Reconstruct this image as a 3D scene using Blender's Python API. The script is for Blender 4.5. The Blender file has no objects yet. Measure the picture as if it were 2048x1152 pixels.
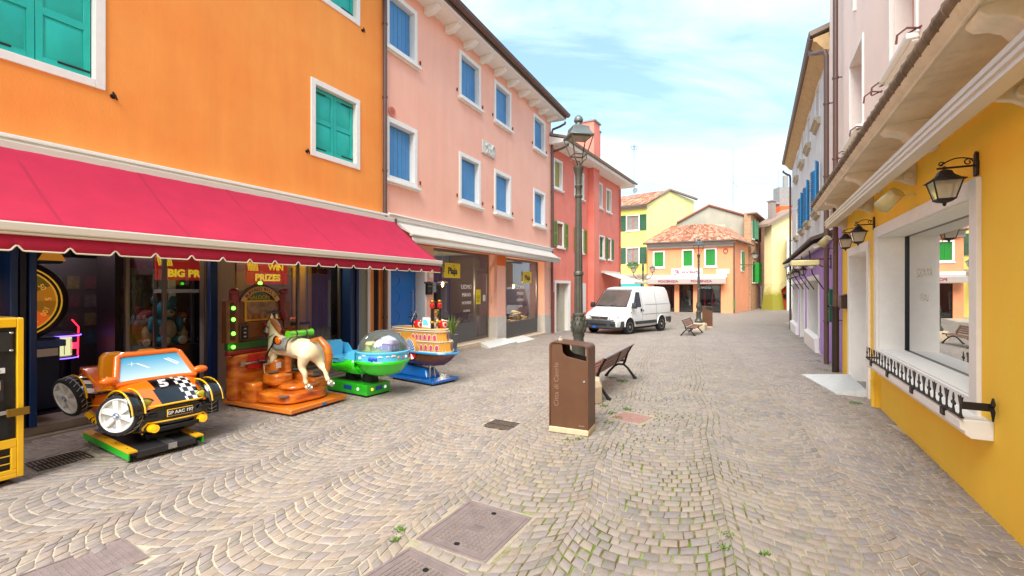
import bpy, math, random
from mathutils import Vector, Matrix, Euler
R_=math.radians
random.seed(7)
scene=bpy.context.scene
COL=bpy.context.collection
# ---------------- camera, world, sun, exposure ----------------
CAMH=1.8; FPX=908.0
cd=bpy.data.cameras.new('camera'); cam=bpy.data.objects.new('camera',cd); COL.objects.link(cam)
cam.location=(0,0,CAMH); cam.rotation_euler=(R_(90),0,0)
cd.sensor_width=36; cd.lens=36*FPX/2048; cd.clip_start=.05; cd.clip_end=900
scene.camera=cam
SUN_EL=R_(50); SUN_ROT=R_(203)
w=bpy.data.worlds.new('World'); scene.world=w; w.use_nodes=True
nt=w.node_tree; N=nt.nodes; Lk=nt.links; N.clear()
def nd(nt,t,**k):
    n=nt.nodes.new(t)
    for a,b in k.items():
        if a in n.inputs.keys(): n.inputs[a].default_value=b
        else: setattr(n,a,b)
    return n
sky=nd(nt,'ShaderNodeTexSky',sky_type='NISHITA',sun_disc=False); sky.sun_elevation=SUN_EL; sky.sun_rotation=SUN_ROT; sky.air_density=1.0; sky.dust_density=.6; sky.ozone_density=1.6
tc=nd(nt,'ShaderNodeTexCoord')
sx=nd(nt,'ShaderNodeSeparateXYZ'); Lk.new(tc.outputs['Generated'],sx.inputs[0])
zz=nd(nt,'ShaderNodeMath',operation='ADD'); Lk.new(sx.outputs['Z'],zz.inputs[0]); zz.inputs[1].default_value=.18
zm=nd(nt,'ShaderNodeMath',operation='MAXIMUM'); Lk.new(zz.outputs[0],zm.inputs[0]); zm.inputs[1].default_value=.05
dx=nd(nt,'ShaderNodeMath',operation='DIVIDE'); dy=nd(nt,'ShaderNodeMath',operation='DIVIDE')
Lk.new(sx.outputs['X'],dx.inputs[0]); Lk.new(zm.outputs[0],dx.inputs[1]); Lk.new(sx.outputs['Y'],dy.inputs[0]); Lk.new(zm.outputs[0],dy.inputs[1])
cb=nd(nt,'ShaderNodeCombineXYZ'); Lk.new(dx.outputs[0],cb.inputs[0]); Lk.new(dy.outputs[0],cb.inputs[1])
mp=nd(nt,'ShaderNodeMapping'); mp.inputs['Scale'].default_value=(.55,1.5,1); mp.inputs['Rotation'].default_value=(0,0,R_(-14)); mp.inputs['Location'].default_value=(1.3,.4,0)
Lk.new(cb.outputs[0],mp.inputs[0])
n1=nd(nt,'ShaderNodeTexNoise',Scale=1.35,Detail=10.0,Roughness=.6,Distortion=.5); Lk.new(mp.outputs[0],n1.inputs['Vector'])
cr=nd(nt,'ShaderNodeValToRGB'); cr.color_ramp.elements[0].position=.38; cr.color_ramp.elements[1].position=.68
cr.color_ramp.elements[0].color=(.12,.12,.12,1); cr.color_ramp.elements[1].color=(.92,.92,.92,1); Lk.new(n1.outputs[0],cr.inputs[0])
mx=nd(nt,'ShaderNodeMix',data_type='RGBA'); Lk.new(cr.outputs[0],mx.inputs[0])
Lk.new(sky.outputs[0],mx.inputs[6]); mx.inputs[7].default_value=(6.4,6.7,6.8,1)
# thin bright veil all over (high cloud)
mx2=nd(nt,'ShaderNodeMix',data_type='RGBA'); mx2.inputs[0].default_value=.30; Lk.new(mx.outputs[2],mx2.inputs[6]); mx2.inputs[7].default_value=(2.2,4.7,6.9,1)
bg=nd(nt,'ShaderNodeBackground',Strength=.08); Lk.new(mx2.outputs[2],bg.inputs[0])
wo=nd(nt,'ShaderNodeOutputWorld'); Lk.new(bg.outputs[0],wo.inputs[0])
sd=bpy.data.lights.new('sun','SUN'); sd.energy=2.4; sd.angle=R_(44); sd.color=(1,.955,.89)
so=bpy.data.objects.new('sun',sd); COL.objects.link(so)
SDIR=Vector((math.sin(SUN_ROT)*math.cos(SUN_EL),math.cos(SUN_ROT)*math.cos(SUN_EL),math.sin(SUN_EL)))  # towards sun
so.rotation_euler=SDIR.to_track_quat('Z','Y').to_euler()
vs=scene.view_settings; vs.view_transform='Standard'; vs.look='None'; vs.gamma=1; vs.exposure=1.73; vs.use_curve_mapping=False
# ---------------- materials ----------------
def hx(h):
    h=h.lstrip('#'); c=[int(h[i:i+2],16)/255 for i in (0,2,4)]
    return tuple(x/12.92 if x<=.04045 else ((x+.055)/1.055)**2.4 for x in c)+(1,)
_M={}
def mat(name,col='#888888',rough=.6,metal=0,var=0.0,sc=6.0,bump=0.0,bsc=60.0,coat=0,emis=0,streak=0.0,col2=None,spec=.5,dirt=0.0):
    if name in _M: return _M[name]
    m=bpy.data.materials.new(name); m.use_nodes=True; t=m.node_tree; b=t.nodes['Principled BSDF']
    c=hx(col) if isinstance(col,str) else tuple(col)+(1,)
    b.inputs['Roughness'].default_value=rough; b.inputs['Metallic'].default_value=metal; b.inputs['Base Color'].default_value=c
    b.inputs['Specular IOR Level'].default_value=spec
    if coat: b.inputs['Coat Weight'].default_value=coat; b.inputs['Coat Roughness'].default_value=.08
    if emis: b.inputs['Emission Color'].default_value=c; b.inputs['Emission Strength'].default_value=emis
    if var or bump or streak or col2 or dirt:
        tc=nd(t,'ShaderNodeTexCoord'); cur=None
        if var or col2:
            n=nd(t,'ShaderNodeTexNoise',Scale=sc,Detail=6.0,Roughness=.6); t.links.new(tc.outputs['Object'],n.inputs['Vector'])
            r=nd(t,'ShaderNodeValToRGB'); r.color_ramp.elements[0].position=.3; r.color_ramp.elements[1].position=.72
            d=hx(col2) if col2 else tuple(x*(1-var) for x in c[:3])+(1,)
            r.color_ramp.elements[0].color=d; r.color_ramp.elements[1].color=c if col2 else tuple(min(1,x*(1+var*.35)) for x in c[:3])+(1,)
            t.links.new(n.outputs[0],r.inputs[0]); cur=r.outputs[0]
        if streak:
            mp=nd(t,'ShaderNodeMapping'); mp.inputs['Scale'].default_value=(2.2,2.2,.25); t.links.new(tc.outputs['Object'],mp.inputs[0])
            n=nd(t,'ShaderNodeTexNoise',Scale=1.6,Detail=7.0,Roughness=.65); t.links.new(mp.outputs[0],n.inputs['Vector'])
            r=nd(t,'ShaderNodeMapRange'); r.inputs[1].default_value=.35; r.inputs[2].default_value=.75; r.inputs[3].default_value=1-streak; r.inputs[4].default_value=1.0; t.links.new(n.outputs[0],r.inputs[0])
            x=nd(t,'ShaderNodeMix',data_type='RGBA',blend_type='MULTIPLY'); x.inputs[0].default_value=1
            if cur: t.links.new(cur,x.inputs[6])
            else: x.inputs[6].default_value=c
            t.links.new(r.outputs[0],x.inputs[7]); cur=x.outputs[2]
        if dirt:
            n=nd(t,'ShaderNodeTexNoise',Scale=sc*3.1,Detail=8.0,Roughness=.7); t.links.new(tc.outputs['Object'],n.inputs['Vector'])
            r=nd(t,'ShaderNodeMapRange'); r.inputs[1].default_value=.5; r.inputs[2].default_value=.75; r.inputs[3].default_value=0; r.inputs[4].default_value=dirt; t.links.new(n.outputs[0],r.inputs[0])
            x=nd(t,'ShaderNodeMix',data_type='RGBA'); t.links.new(r.outputs[0],x.inputs[0])
            if cur: t.links.new(cur,x.inputs[6])
            else: x.inputs[6].default_value=c
            x.inputs[7].default_value=(.16,.13,.10,1); cur=x.outputs[2]
        if cur:
            t.links.new(cur,b.inputs['Base Color'])
            if emis: t.links.new(cur,b.inputs['Emission Color'])
        if bump:
            n=nd(t,'ShaderNodeTexNoise',Scale=bsc,Detail=5.0,Roughness=.6); t.links.new(tc.outputs['Object'],n.inputs['Vector'])
            u=nd(t,'ShaderNodeBump',Strength=bump,Distance=.01); t.links.new(n.outputs[0],u.inputs['Height']); t.links.new(u.outputs[0],b.inputs['Normal'])
    _M[name]=m; return m
def glass(name,tint=(.9,.95,.94),refl=1.0,rough=.0,haze=0.0,hcol=(.9,.88,.8,1)):
    if name in _M: return _M[name]
    m=bpy.data.materials.new(name); m.use_nodes=True; t=m.node_tree; t.nodes.clear()
    o=nd(t,'ShaderNodeOutputMaterial'); mx=nd(t,'ShaderNodeMixShader'); tr=nd(t,'ShaderNodeBsdfTransparent'); gl=nd(t,'ShaderNodeBsdfGlossy')
    tr.inputs[0].default_value=tuple(tint)+(1,); gl.inputs['Roughness'].default_value=rough
    f=nd(t,'ShaderNodeFresnel',IOR=1.52); k=nd(t,'ShaderNodeMath',operation='MULTIPLY_ADD'); k.inputs[1].default_value=1.35*refl; k.inputs[2].default_value=.035*refl; k.use_clamp=True
    t.links.new(f.outputs[0],k.inputs[0]); t.links.new(k.outputs[0],mx.inputs[0]); t.links.new(tr.outputs[0],mx.inputs[1]); t.links.new(gl.outputs[0],mx.inputs[2]); t.links.new(mx.outputs[0],o.inputs[0])
    if haze:
        df=nd(t,'ShaderNodeBsdfTranslucent'); df.inputs[0].default_value=hcol; d2=nd(t,'ShaderNodeBsdfDiffuse'); d2.inputs[0].default_value=hcol; ma=nd(t,'ShaderNodeMixShader'); ma.inputs[0].default_value=.5; t.links.new(df.outputs[0],ma.inputs[1]); t.links.new(d2.outputs[0],ma.inputs[2])
        mh=nd(t,'ShaderNodeMixShader'); mh.inputs[0].default_value=haze; t.links.new(mx.outputs[0],mh.inputs[1]); t.links.new(ma.outputs[0],mh.inputs[2]); t.links.new(mh.outputs[0],o.inputs[0])
    _M[name]=m; return m
# ---------------- mesh builder ----------------
class MB:
    def __init__(s): s.v=[]; s.f=[]; s.m=[]; s.M=Matrix()
    def add(s,vs,fs,mi=0):
        b=len(s.v); M=s.M
        s.v+=[tuple(M@Vector(v)) for v in vs]
        s.f+=[tuple(i+b for i in f) for f in fs]; s.m+=[mi]*len(fs); return s
    def box(s,x0,y0,z0,x1,y1,z1,mi=0):
        if x0>x1:x0,x1=x1,x0
        if y0>y1:y0,y1=y1,y0
        if z0>z1:z0,z1=z1,z0
        return s.add([(x0,y0,z0),(x1,y0,z0),(x1,y1,z0),(x0,y1,z0),(x0,y0,z1),(x1,y0,z1),(x1,y1,z1),(x0,y1,z1)],
              [(0,3,2,1),(4,5,6,7),(0,1,5,4),(1,2,6,5),(2,3,7,6),(3,0,4,7)],mi)
    def cyl(s,p0,p1,r0,r1=None,n=12,mi=0,caps=True):
        if r1 is None: r1=r0
        p0=Vector(p0);p1=Vector(p1); d=(p1-p0).normalized(); a=d.orthogonal().normalized(); b=d.cross(a)
        vs=[];fs=[]
        for p,r in ((p0,r0),(p1,r1)):
            for i in range(n):
                t=2*math.pi*i/n; vs.append(p+a*(r*math.cos(t))+b*(r*math.sin(t)))
        for i in range(n): fs.append((i,(i+1)%n,n+(i+1)%n,n+i))
        if caps: fs.append(tuple(range(n))[::-1]); fs.append(tuple(range(n,2*n)))
        return s.add(vs,fs,mi)
    def tube(s,pts,r,n=8,mi=0,closed=False):
        pts=[Vector(p) for p in pts]; K=len(pts); rr=r if isinstance(r,(list,tuple)) else [r]*K
        vs=[];fs=[];prev=None
        for i,p in enumerate(pts):
            if closed: d=pts[(i+1)%K]-pts[i-1]
            else: d=pts[min(i+1,K-1)]-pts[max(i-1,0)]
            d=d.normalized() if d.length>1e-9 else Vector((0,0,1))
            if prev is None: a=d.orthogonal().normalized()
            else:
                a=prev-d*prev.dot(d); a=a.normalized() if a.length>1e-6 else d.orthogonal().normalized()
            prev=a; b=d.cross(a)
            for j in range(n):
                t=2*math.pi*j/n; vs.append(p+a*(rr[i]*math.cos(t))+b*(rr[i]*math.sin(t)))
        for i in range(K if closed else K-1):
            for j in range(n):
                a0=i*n;b0=((i+1)%K)*n; fs.append((a0+j,a0+(j+1)%n,b0+(j+1)%n,b0+j))
        if not closed: fs.append(tuple(range(n))[::-1]); fs.append(tuple(range((K-1)*n,K*n)))
        return s.add(vs,fs,mi)
    def lathe(s,prof,n=20,c=(0,0,0),mi=0,sx=1,sy=1,sq=0):
        vs=[];fs=[];K=len(prof)
        for r,z in prof:
            for i in range(n):
                t=2*math.pi*i/n; cx,sy_=math.cos(t),math.sin(t)
                if sq:
                    k=(abs(cx)**sq+abs(sy_)**sq)**(-1/sq); cx*=k; sy_*=k
                vs.append((c[0]+r*cx*sx,c[1]+r*sy_*sy,c[2]+z))
        for k in range(K-1):
            for i in range(n): fs.append((k*n+i,k*n+(i+1)%n,(k+1)*n+(i+1)%n,(k+1)*n+i))
        fs.append(tuple(range(n))[::-1]); fs.append(tuple(range((K-1)*n,K*n)))
        return s.add(vs,fs,mi)
    def prism(s,poly,a,b,ax='y',mi=0):
        def P(u,v,w): return {'y':(u,w,v),'x':(w,u,v),'z':(u,v,w)}[ax]
        n=len(poly); vs=[P(u,v,a) for u,v in poly]+[P(u,v,b) for u,v in poly]
        fs=[tuple(range(n)),tuple(range(n,2*n))[::-1]]+[(i,n+i,n+(i+1)%n,(i+1)%n) for i in range(n)]
        return s.add(vs,fs,mi)
    def sph(s,c,r,n=12,mi=0):
        if not isinstance(r,(tuple,list)): r=(r,r,r)
        k=max(5,n//2+1); pr=[(math.sin(math.pi*i/k),-math.cos(math.pi*i/k)) for i in range(k+1)]
        pr[0]=(.02,-1);pr[-1]=(.02,1); vs=[];fs=[]
        for rr,z in pr:
            for i in range(n):
                t=2*math.pi*i/n; vs.append((c[0]+r[0]*rr*math.cos(t),c[1]+r[1]*rr*math.sin(t),c[2]+r[2]*z))
        for q in range(k):
            for i in range(n): fs.append((q*n+i,q*n+(i+1)%n,(q+1)*n+(i+1)%n,(q+1)*n+i))
        fs.append(tuple(range(n))[::-1]); fs.append(tuple(range(k*n,(k+1)*n)))
        return s.add(vs,fs,mi)
    def loft(s,rings,mi=0,closed=True,caps=True):
        n=len(rings[0]); vs=[p for r in rings for p in r]; fs=[]
        for k in range(len(rings)-1):
            for i in range(n if closed else n-1): fs.append((k*n+i,k*n+(i+1)%n,(k+1)*n+(i+1)%n,(k+1)*n+i))
        if caps: fs.append(tuple(range(n))[::-1]); fs.append(tuple(range((len(rings)-1)*n,len(rings)*n)))
        return s.add(vs,fs,mi)
    def quad(s,a,b,c,d,mi=0): return s.add([a,b,c,d],[(0,1,2,3)],mi)
    def slab(s,a,b,c,d,t,mi=0):
        a,b,c,d=map(Vector,(a,b,c,d)); n=(b-a).cross(d-a).normalized()*t
        return s.add([a,b,c,d,a+n,b+n,c+n,d+n],[(0,3,2,1),(4,5,6,7),(0,1,5,4),(1,2,6,5),(2,3,7,6),(3,0,4,7)],mi)
    def panel(s,x0,x1,z0,z1,holes,y=0,dep=.15,mi=0,mr=None):
        """wall face at y looking towards -y with holes (hx0,hx1,hz0,hz1[,depth])"""
        xs=sorted({x0,x1}|{min(max(h[i],x0),x1) for h in holes for i in (0,1)}); zs=sorted({z0,z1}|{min(max(h[i],z0),z1) for h in holes for i in (2,3)})
        for i in range(len(xs)-1):
            for j in range(len(zs)-1):
                cx=(xs[i]+xs[i+1])/2; cz=(zs[j]+zs[j+1])/2
                if any(h[0]<cx<h[1] and h[2]<cz<h[3] for h in holes): continue
                s.quad((xs[i],y,zs[j]),(xs[i+1],y,zs[j]),(xs[i+1],y,zs[j+1]),(xs[i],y,zs[j+1]),mi)
        for h in holes:
            a,b,c,d=h[:4]; q=y+(h[4] if len(h)>4 else dep); k=mi if mr is None else mr
            s.quad((a,y,c),(a,y,d),(a,q,d),(a,q,c),k); s.quad((b,y,c),(b,q,c),(b,q,d),(b,y,d),k)
            s.quad((a,y,d),(b,y,d),(b,q,d),(a,q,d),k); s.quad((a,y,c),(a,q,c),(b,q,c),(b,y,c),k)
        return s
    def build(s,name,mats,parent=None,smooth=True,bevel=0,sub=0,seg=2,ang=38,solid=0):
        me=bpy.data.meshes.new(name); me.from_pydata(s.v,[],s.f)
        if not isinstance(mats,(list,tuple)): mats=[mats]
        for m in mats: me.materials.append(m)
        if len(mats)>1: me.polygons.foreach_set('material_index',s.m)
        if smooth:
            me.polygons.foreach_set('use_smooth',[True]*len(me.polygons)); me.set_sharp_from_angle(angle=R_(ang))
        me.update(); o=bpy.data.objects.new(name,me); COL.objects.link(o)
        if parent is not None: o.parent=parent
        if solid:
            md=o.modifiers.new('s','SOLIDIFY'); md.thickness=solid
        if bevel:
            md=o.modifiers.new('b','BEVEL'); md.width=bevel; md.segments=seg; md.limit_method='ANGLE'; md.angle_limit=R_(40); md.harden_normals=False
        if sub:
            md=o.modifiers.new('u','SUBSURF'); md.levels=sub; md.render_levels=sub
        return o
def tag(o,label,cat,group=None,kind=None):
    if label: o['label']=label
    if cat: o['category']=cat
    if group: o['group']=group
    if kind: o['kind']=kind
    return o
def thing(name,label,cat,loc=(0,0,0),rz=0,group=None):
    o=bpy.data.objects.new(name,None); COL.objects.link(o); o.empty_display_size=.1
    o.location=loc; o.rotation_euler=(0,0,rz); return tag(o,label,cat,group)
def rec_copy(o,parent=None):
    c=o.copy(); COL.objects.link(c)
    if parent is not None: c.parent=parent
    for ch in [x for x in list(bpy.data.objects) if x.parent==o]: rec_copy(ch,c)
    return c
def dup(o,loc,rz,label):
    c=rec_copy(o); c.location=loc; c.rotation_euler=(0,0,rz); c['label']=label; return c
def text(name,body,size,loc,rot,m,parent=None,ext=.002,align='CENTER',sx=1.0,bold=0.0,shear=0,sp=1.0):
    cu=bpy.data.curves.new(name,'FONT'); cu.body=body; cu.size=size; cu.extrude=ext; cu.align_x=align; cu.align_y='CENTER'; cu.offset=bold; cu.shear=shear; cu.space_character=sp
    cu.resolution_u=3
    t=bpy.data.objects.new(name+'_c',cu); COL.objects.link(t)
    bpy.context.view_layer.update()
    me=bpy.data.meshes.new_from_object(t.evaluated_get(bpy.context.evaluated_depsgraph_get())); bpy.data.objects.remove(t)
    me.name=name; me.materials.clear(); me.materials.append(m)
    o=bpy.data.objects.new(name,me); COL.objects.link(o)
    if parent is not None: o.parent=parent
    o.location=loc; o.rotation_euler=rot; o.scale=(sx,1,1); return o
WALLROT=(R_(90),0,0)   # text standing on a local facade, readable from -y
def gz(Y):
    t=min(max((Y-8)/17,0),1); return -0.32*t*t*(3-2*t)*0.6-0.32*t*0.4
# facade frames: local x runs along the wall (to the right when facing it), -y is towards the street
LA=math.atan2(.8957,.4447); LO=Vector((-6.802,3.377,0))
RA=math.atan2(-.8809,-.4733); RO=Vector((1.638*.8809,-1.638*.4733,0))
DA=math.atan2(.8508,.5254); DO=Vector((1.787,20.8,0))
FA=math.atan2(-3.2,6.25); FO_=Vector((12.4,41.5,0))
def wp(O,A,x,out=0,z=0): return Vector((O.x+math.cos(A)*x+math.sin(A)*out, O.y+math.sin(A)*x-math.cos(A)*out, z))
def L3(px,py,Y): return Vector(((px-1024)/FPX*Y,Y,CAMH-(py-576)/FPX*Y))
# ---------------- ground ----------------
def ground():
    m=bpy.data.materials.new('paving_joints'); m.use_nodes=True; t=m.node_tree; b=t.nodes['Principled BSDF']; b.inputs['Roughness'].default_value=.95; b.inputs['Specular IOR Level'].default_value=.2
    tc=nd(t,'ShaderNodeTexCoord')
    n=nd(t,'ShaderNodeTexNoise',Scale=30.0,Detail=4.0); t.links.new(tc.outputs['Object'],n.inputs['Vector'])
    r=nd(t,'ShaderNodeValToRGB'); r.color_ramp.elements[0].color=hx('#A39682'); r.color_ramp.elements[1].color=hx('#C4B8A2'); t.links.new(n.outputs[0],r.inputs[0])
    # moss where people walk least: a wide band along the crown of the street
    s=nd(t,'ShaderNodeSeparateXYZ'); t.links.new(tc.outputs['Object'],s.inputs[0])
    c=nd(t,'ShaderNodeMath',operation='MULTIPLY_ADD'); c.inputs[1].default_value=-.375; t.links.new(s.outputs['Y'],c.inputs[0]); t.links.new(s.outputs['X'],c.inputs[2])
    c2=nd(t,'ShaderNodeMath',operation='ADD'); t.links.new(c.outputs[0],c2.inputs[0]); c2.inputs[1].default_value=.35
    a=nd(t,'ShaderNodeMath',operation='ABSOLUTE'); t.links.new(c2.outputs[0],a.inputs[0])
    mr=nd(t,'ShaderNodeMapRange'); mr.inputs[1].default_value=.7; mr.inputs[2].default_value=2.1; mr.inputs[3].default_value=1; mr.inputs[4].default_value=0; t.links.new(a.outputs[0],mr.inputs[0])
    n2=nd(t,'ShaderNodeTexNoise',Scale=1.7,Detail=5.0,Roughness=.7); t.links.new(tc.outputs['Object'],n2.inputs['Vector'])
    n3=nd(t,'ShaderNodeMapRange'); n3.inputs[1].default_value=.32; n3.inputs[2].default_value=.55; t.links.new(n2.outputs[0],n3.inputs[0])
    mu=nd(t,'ShaderNodeMath',operation='MULTIPLY'); t.links.new(mr.outputs[0],mu.inputs[0]); t.links.new(n3.outputs[0],mu.inputs[1])
    g=nd(t,'ShaderNodeValToRGB'); g.color_ramp.elements[0].color=hx('#5C4D2C'); g.color_ramp.elements[1].color=hx('#5E7A18'); g.color_ramp.elements[0].position=.4; g.color_ramp.elements[1].position=.62
    n4=nd(t,'ShaderNodeTexNoise',Scale=9.0,Detail=6.0); t.links.new(tc.outputs['Object'],n4.inputs['Vector']); t.links.new(n4.outputs[0],g.inputs[0])
    x=nd(t,'ShaderNodeMix',data_type='RGBA'); t.links.new(mu.outputs[0],x.inputs[0]); t.links.new(r.outputs[0],x.inputs[6]); t.links.new(g.outputs[0],x.inputs[7])
    t.links.new(x.outputs[2],b.inputs['Base Color'])
    mb=MB(); ys=[-400,-20]+[-2+i*.5 for i in range(0,57)]+[30,45,80,200,500]
    xs=[-500,-60,-12,0,12,60,500]
    for y in ys:
        for xx in xs: mb.v.append((xx,y,gz(y)-.0065))
    k=len(xs)
    for i in range(len(ys)-1):
        for j in range(k-1): mb.f.append((i*k+j,i*k+j+1,(i+1)*k+j+1,(i+1)*k+j)); mb.m.append(0)
    o=mb.build('ground',m); tag(o,None,None,kind='structure')
    # stones laid in segmental arcs
    sm=bpy.data.materials.new('porphyry_setts'); sm.use_nodes=True; t=sm.node_tree; b=t.nodes['Principled BSDF']; b.inputs['Roughness'].default_value=.62; b.inputs['Specular IOR Level'].default_value=.35
    at=nd(t,'ShaderNodeAttribute',attribute_name='tint'); tc=nd(t,'ShaderNodeTexCoord')
    n=nd(t,'ShaderNodeTexNoise',Scale=26.0,Detail=7.0,Roughness=.7); t.links.new(tc.outputs['Object'],n.inputs['Vector'])
    mr=nd(t,'ShaderNodeMapRange'); mr.inputs[1].default_value=.3; mr.inputs[2].default_value=.7; mr.inputs[3].default_value=.78; mr.inputs[4].default_value=1.06; t.links.new(n.outputs[0],mr.inputs[0])
    x=nd(t,'ShaderNodeMix',data_type='RGBA',blend_type='MULTIPLY'); x.inputs[0].default_value=1; t.links.new(at.outputs['Color'],x.inputs[6]); t.links.new(mr.outputs[0],x.inputs[7])
    # worn dusty film that fills joints in places
    n2=nd(t,'ShaderNodeTexNoise',Scale=.8,Detail=6.0,Roughness=.65); t.links.new(tc.outputs['Object'],n2.inputs['Vector'])
    m2=nd(t,'ShaderNodeMapRange'); m2.inputs[1].default_value=.45; m2.inputs[2].default_value=.7; m2.inputs[3].default_value=.05; m2.inputs[4].default_value=.35; t.links.new(n2.outputs[0],m2.inputs[0])
    y=nd(t,'ShaderNodeMix',data_type='RGBA'); t.links.new(m2.outputs[0],y.inputs[0]); t.links.new(x.outputs[2],y.inputs[6]); y.inputs[7].default_value=hx('#ACA08E'); t.links.new(y.outputs[2],b.inputs['Base Color'])
    nb=nd(t,'ShaderNodeTexNoise',Scale=70.0,Detail=5.0,Roughness=.65); t.links.new(tc.outputs['Object'],nb.inputs['Vector'])
    bu=nd(t,'ShaderNodeBump',Strength=.4,Distance=.005); t.links.new(nb.outputs[0],bu.inputs['Height']); t.links.new(bu.outputs[0],b.inputs['Normal'])
    ax,ay=.351,.936; qx,qy=.936,-.351
    W=1.12; Rr=.75; pitch=.1; c0=.309
    rects=[]
    for cor in MANH:
        mx0=sum(p[0] for p in cor)/4; my0=sum(p[1] for p in cor)/4; rects.append([(mx0+(p[0]-mx0)*(1+.03/math.hypot(p[0]-mx0,p[1]-my0)),my0+(p[1]-my0)*(1+.03/math.hypot(p[0]-mx0,p[1]-my0))) for p in cor])
    def inside(X,Y):
        for c in rects:
            s=None; ok=True
            for i in range(4):
                x0,y0=c[i]; x1,y1=c[(i+1)%4]; cr_=(x1-x0)*(Y-y0)-(y1-y0)*(X-x0)
                if s is None: s=cr_>0
                elif (cr_>0)!=s: ok=False;break
            if ok: return True
        return False
    V=[];Fc=[];C=[]
    pal=[hx(h)[:3] for h in ('#938983','#968B82','#8D847E','#9A8C80','#9C8D7E','#8E8584','#998A80','#958B82','#878079','#9D9186')]
    rnd=random.Random(3); amax=math.asin(.5*W/Rr)
    for k in range(-14,34):
        cc=c0+W*(k+.5)
        off=rnd.random()*pitch
        for j in range(-10,520):
            tt=j*pitch+off; X0=qx*cc+ax*tt; Y0=qy*cc+ay*tt
            if Y0<1.6 or Y0>47 or abs(X0)>1.16*Y0+1.2: continue
            if X0*.8957-Y0*.4447<-7.9 and Y0<22: continue
            if X0*.8809-Y0*.4733>2.1 and Y0<28: continue
            if X0*.8508-Y0*.5254<-9.9: continue
            nst=12 if j%2 else 13
            cuts=[-amax+(2*amax)*(i+(.0 if nst==10 else 0))/nst for i in range(nst+1)]
            cuts=[c+(rnd.uniform(-.2,.2)*2*amax/nst if 0<i<nst else 0) for i,c in enumerate(cuts)]
            for i in range(nst):
                a0,a1=cuts[i],cuts[i+1]; h=pitch*.5
                gp=rnd.uniform(.0035,.0085); ga=gp/Rr
                pts=[]
                for (aa,sg) in ((a0+ga,-1),(a1-ga,-1),(a1-ga,1),(a0+ga,1)):
                    aj=aa+rnd.uniform(-.009,.009); dt=sg*(h-gp)+rnd.uniform(-.006,.006)
                    lc=Rr*math.sin(aj); lt=-Rr*math.cos(aj)+Rr*.8+dt
                    X=qx*(cc+lc)+ax*(tt+lt); Y=qy*(cc+lc)+ay*(tt+lt); pts.append((X+.035*math.sin(Y*1.9+X*.7)+.018*math.sin(Y*4.3-X*3.1),Y+.03*math.sin(X*2.3-Y*.6)+.015*math.sin(X*5.1+Y*3.7)))
                mx_=sum(p[0] for p in pts)/4; my=sum(p[1] for p in pts)/4
                if my<1.5 or my>46 or abs(mx_)>1.13*my+.5: continue
                if rects and my<12 and inside(mx_,my): continue
                base=rnd.choice(pal); kf=rnd.uniform(.88,1.06); col=tuple(c*kf for c in base)+(1,)
                dz=rnd.uniform(-.002,.002); tl=[rnd.uniform(-.001,.001) for _ in range(4)]; g0=gz(my)
                b0=len(V)
                if my<20:
                    inn=[(mx_+(p[0]-mx_)*.90,my+(p[1]-my)*.90) for p in pts]
                    V+=[(p[0],p[1],g0-.013) for p in pts]
                    V+=[(mx_+(p[0]-mx_)*.985,my+(p[1]-my)*.985,g0-.0025+dz) for p in pts]
                    V+=[(p[0],p[1],g0+dz+tl[q]) for q,p in enumerate(inn)]
                    C+=[col]*12; Fc.append((b0+8,b0+9,b0+10,b0+11))
                    for q in range(4):
                        r_=(q+1)%4; Fc.append((b0+q,b0+r_,b0+4+r_,b0+4+q)); Fc.append((b0+4+q,b0+4+r_,b0+8+r_,b0+8+q))
                else:
                    V+=[(p[0],p[1],g0+dz) for p in pts]; C+=[col]*4; Fc.append((b0,b0+1,b0+2,b0+3))
    me=bpy.data.meshes.new('cobbled_paving'); me.from_pydata(V,[],Fc); me.materials.append(sm)
    a=me.color_attributes.new('tint','FLOAT_COLOR','POINT'); a.data.foreach_set('color',[c for q in C for c in q])
    me.polygons.foreach_set('use_smooth',[True]*len(me.polygons)); me.set_sharp_from_angle(angle=R_(50))
    o=bpy.data.objects.new('cobbled_paving',me); COL.objects.link(o); tag(o,None,None,kind='structure')
    print('stones',len(V),len(Fc))
MANH=[[(-.35,3.85),(.16,3.56),(-.19,2.95),(-.69,3.28)],[(-.71,3.16),(-.26,2.85),(-.75,2.1),(-1.22,2.42)],[(-2.78,3.24),(-2.43,3.02),(-3.0,2.2),(-3.38,2.44)],
      [(-4.84,5.05),(-4.46,4.84),(-4.66,4.46),(-4.98,4.66)],[(-.23,6.24),(.1,6.05),(-.06,5.71),(-.38,5.92)],[(1.33,6.31),(1.62,6.64),(1.97,6.36),(1.71,5.96)]]
ground()
NB=[0]
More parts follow.
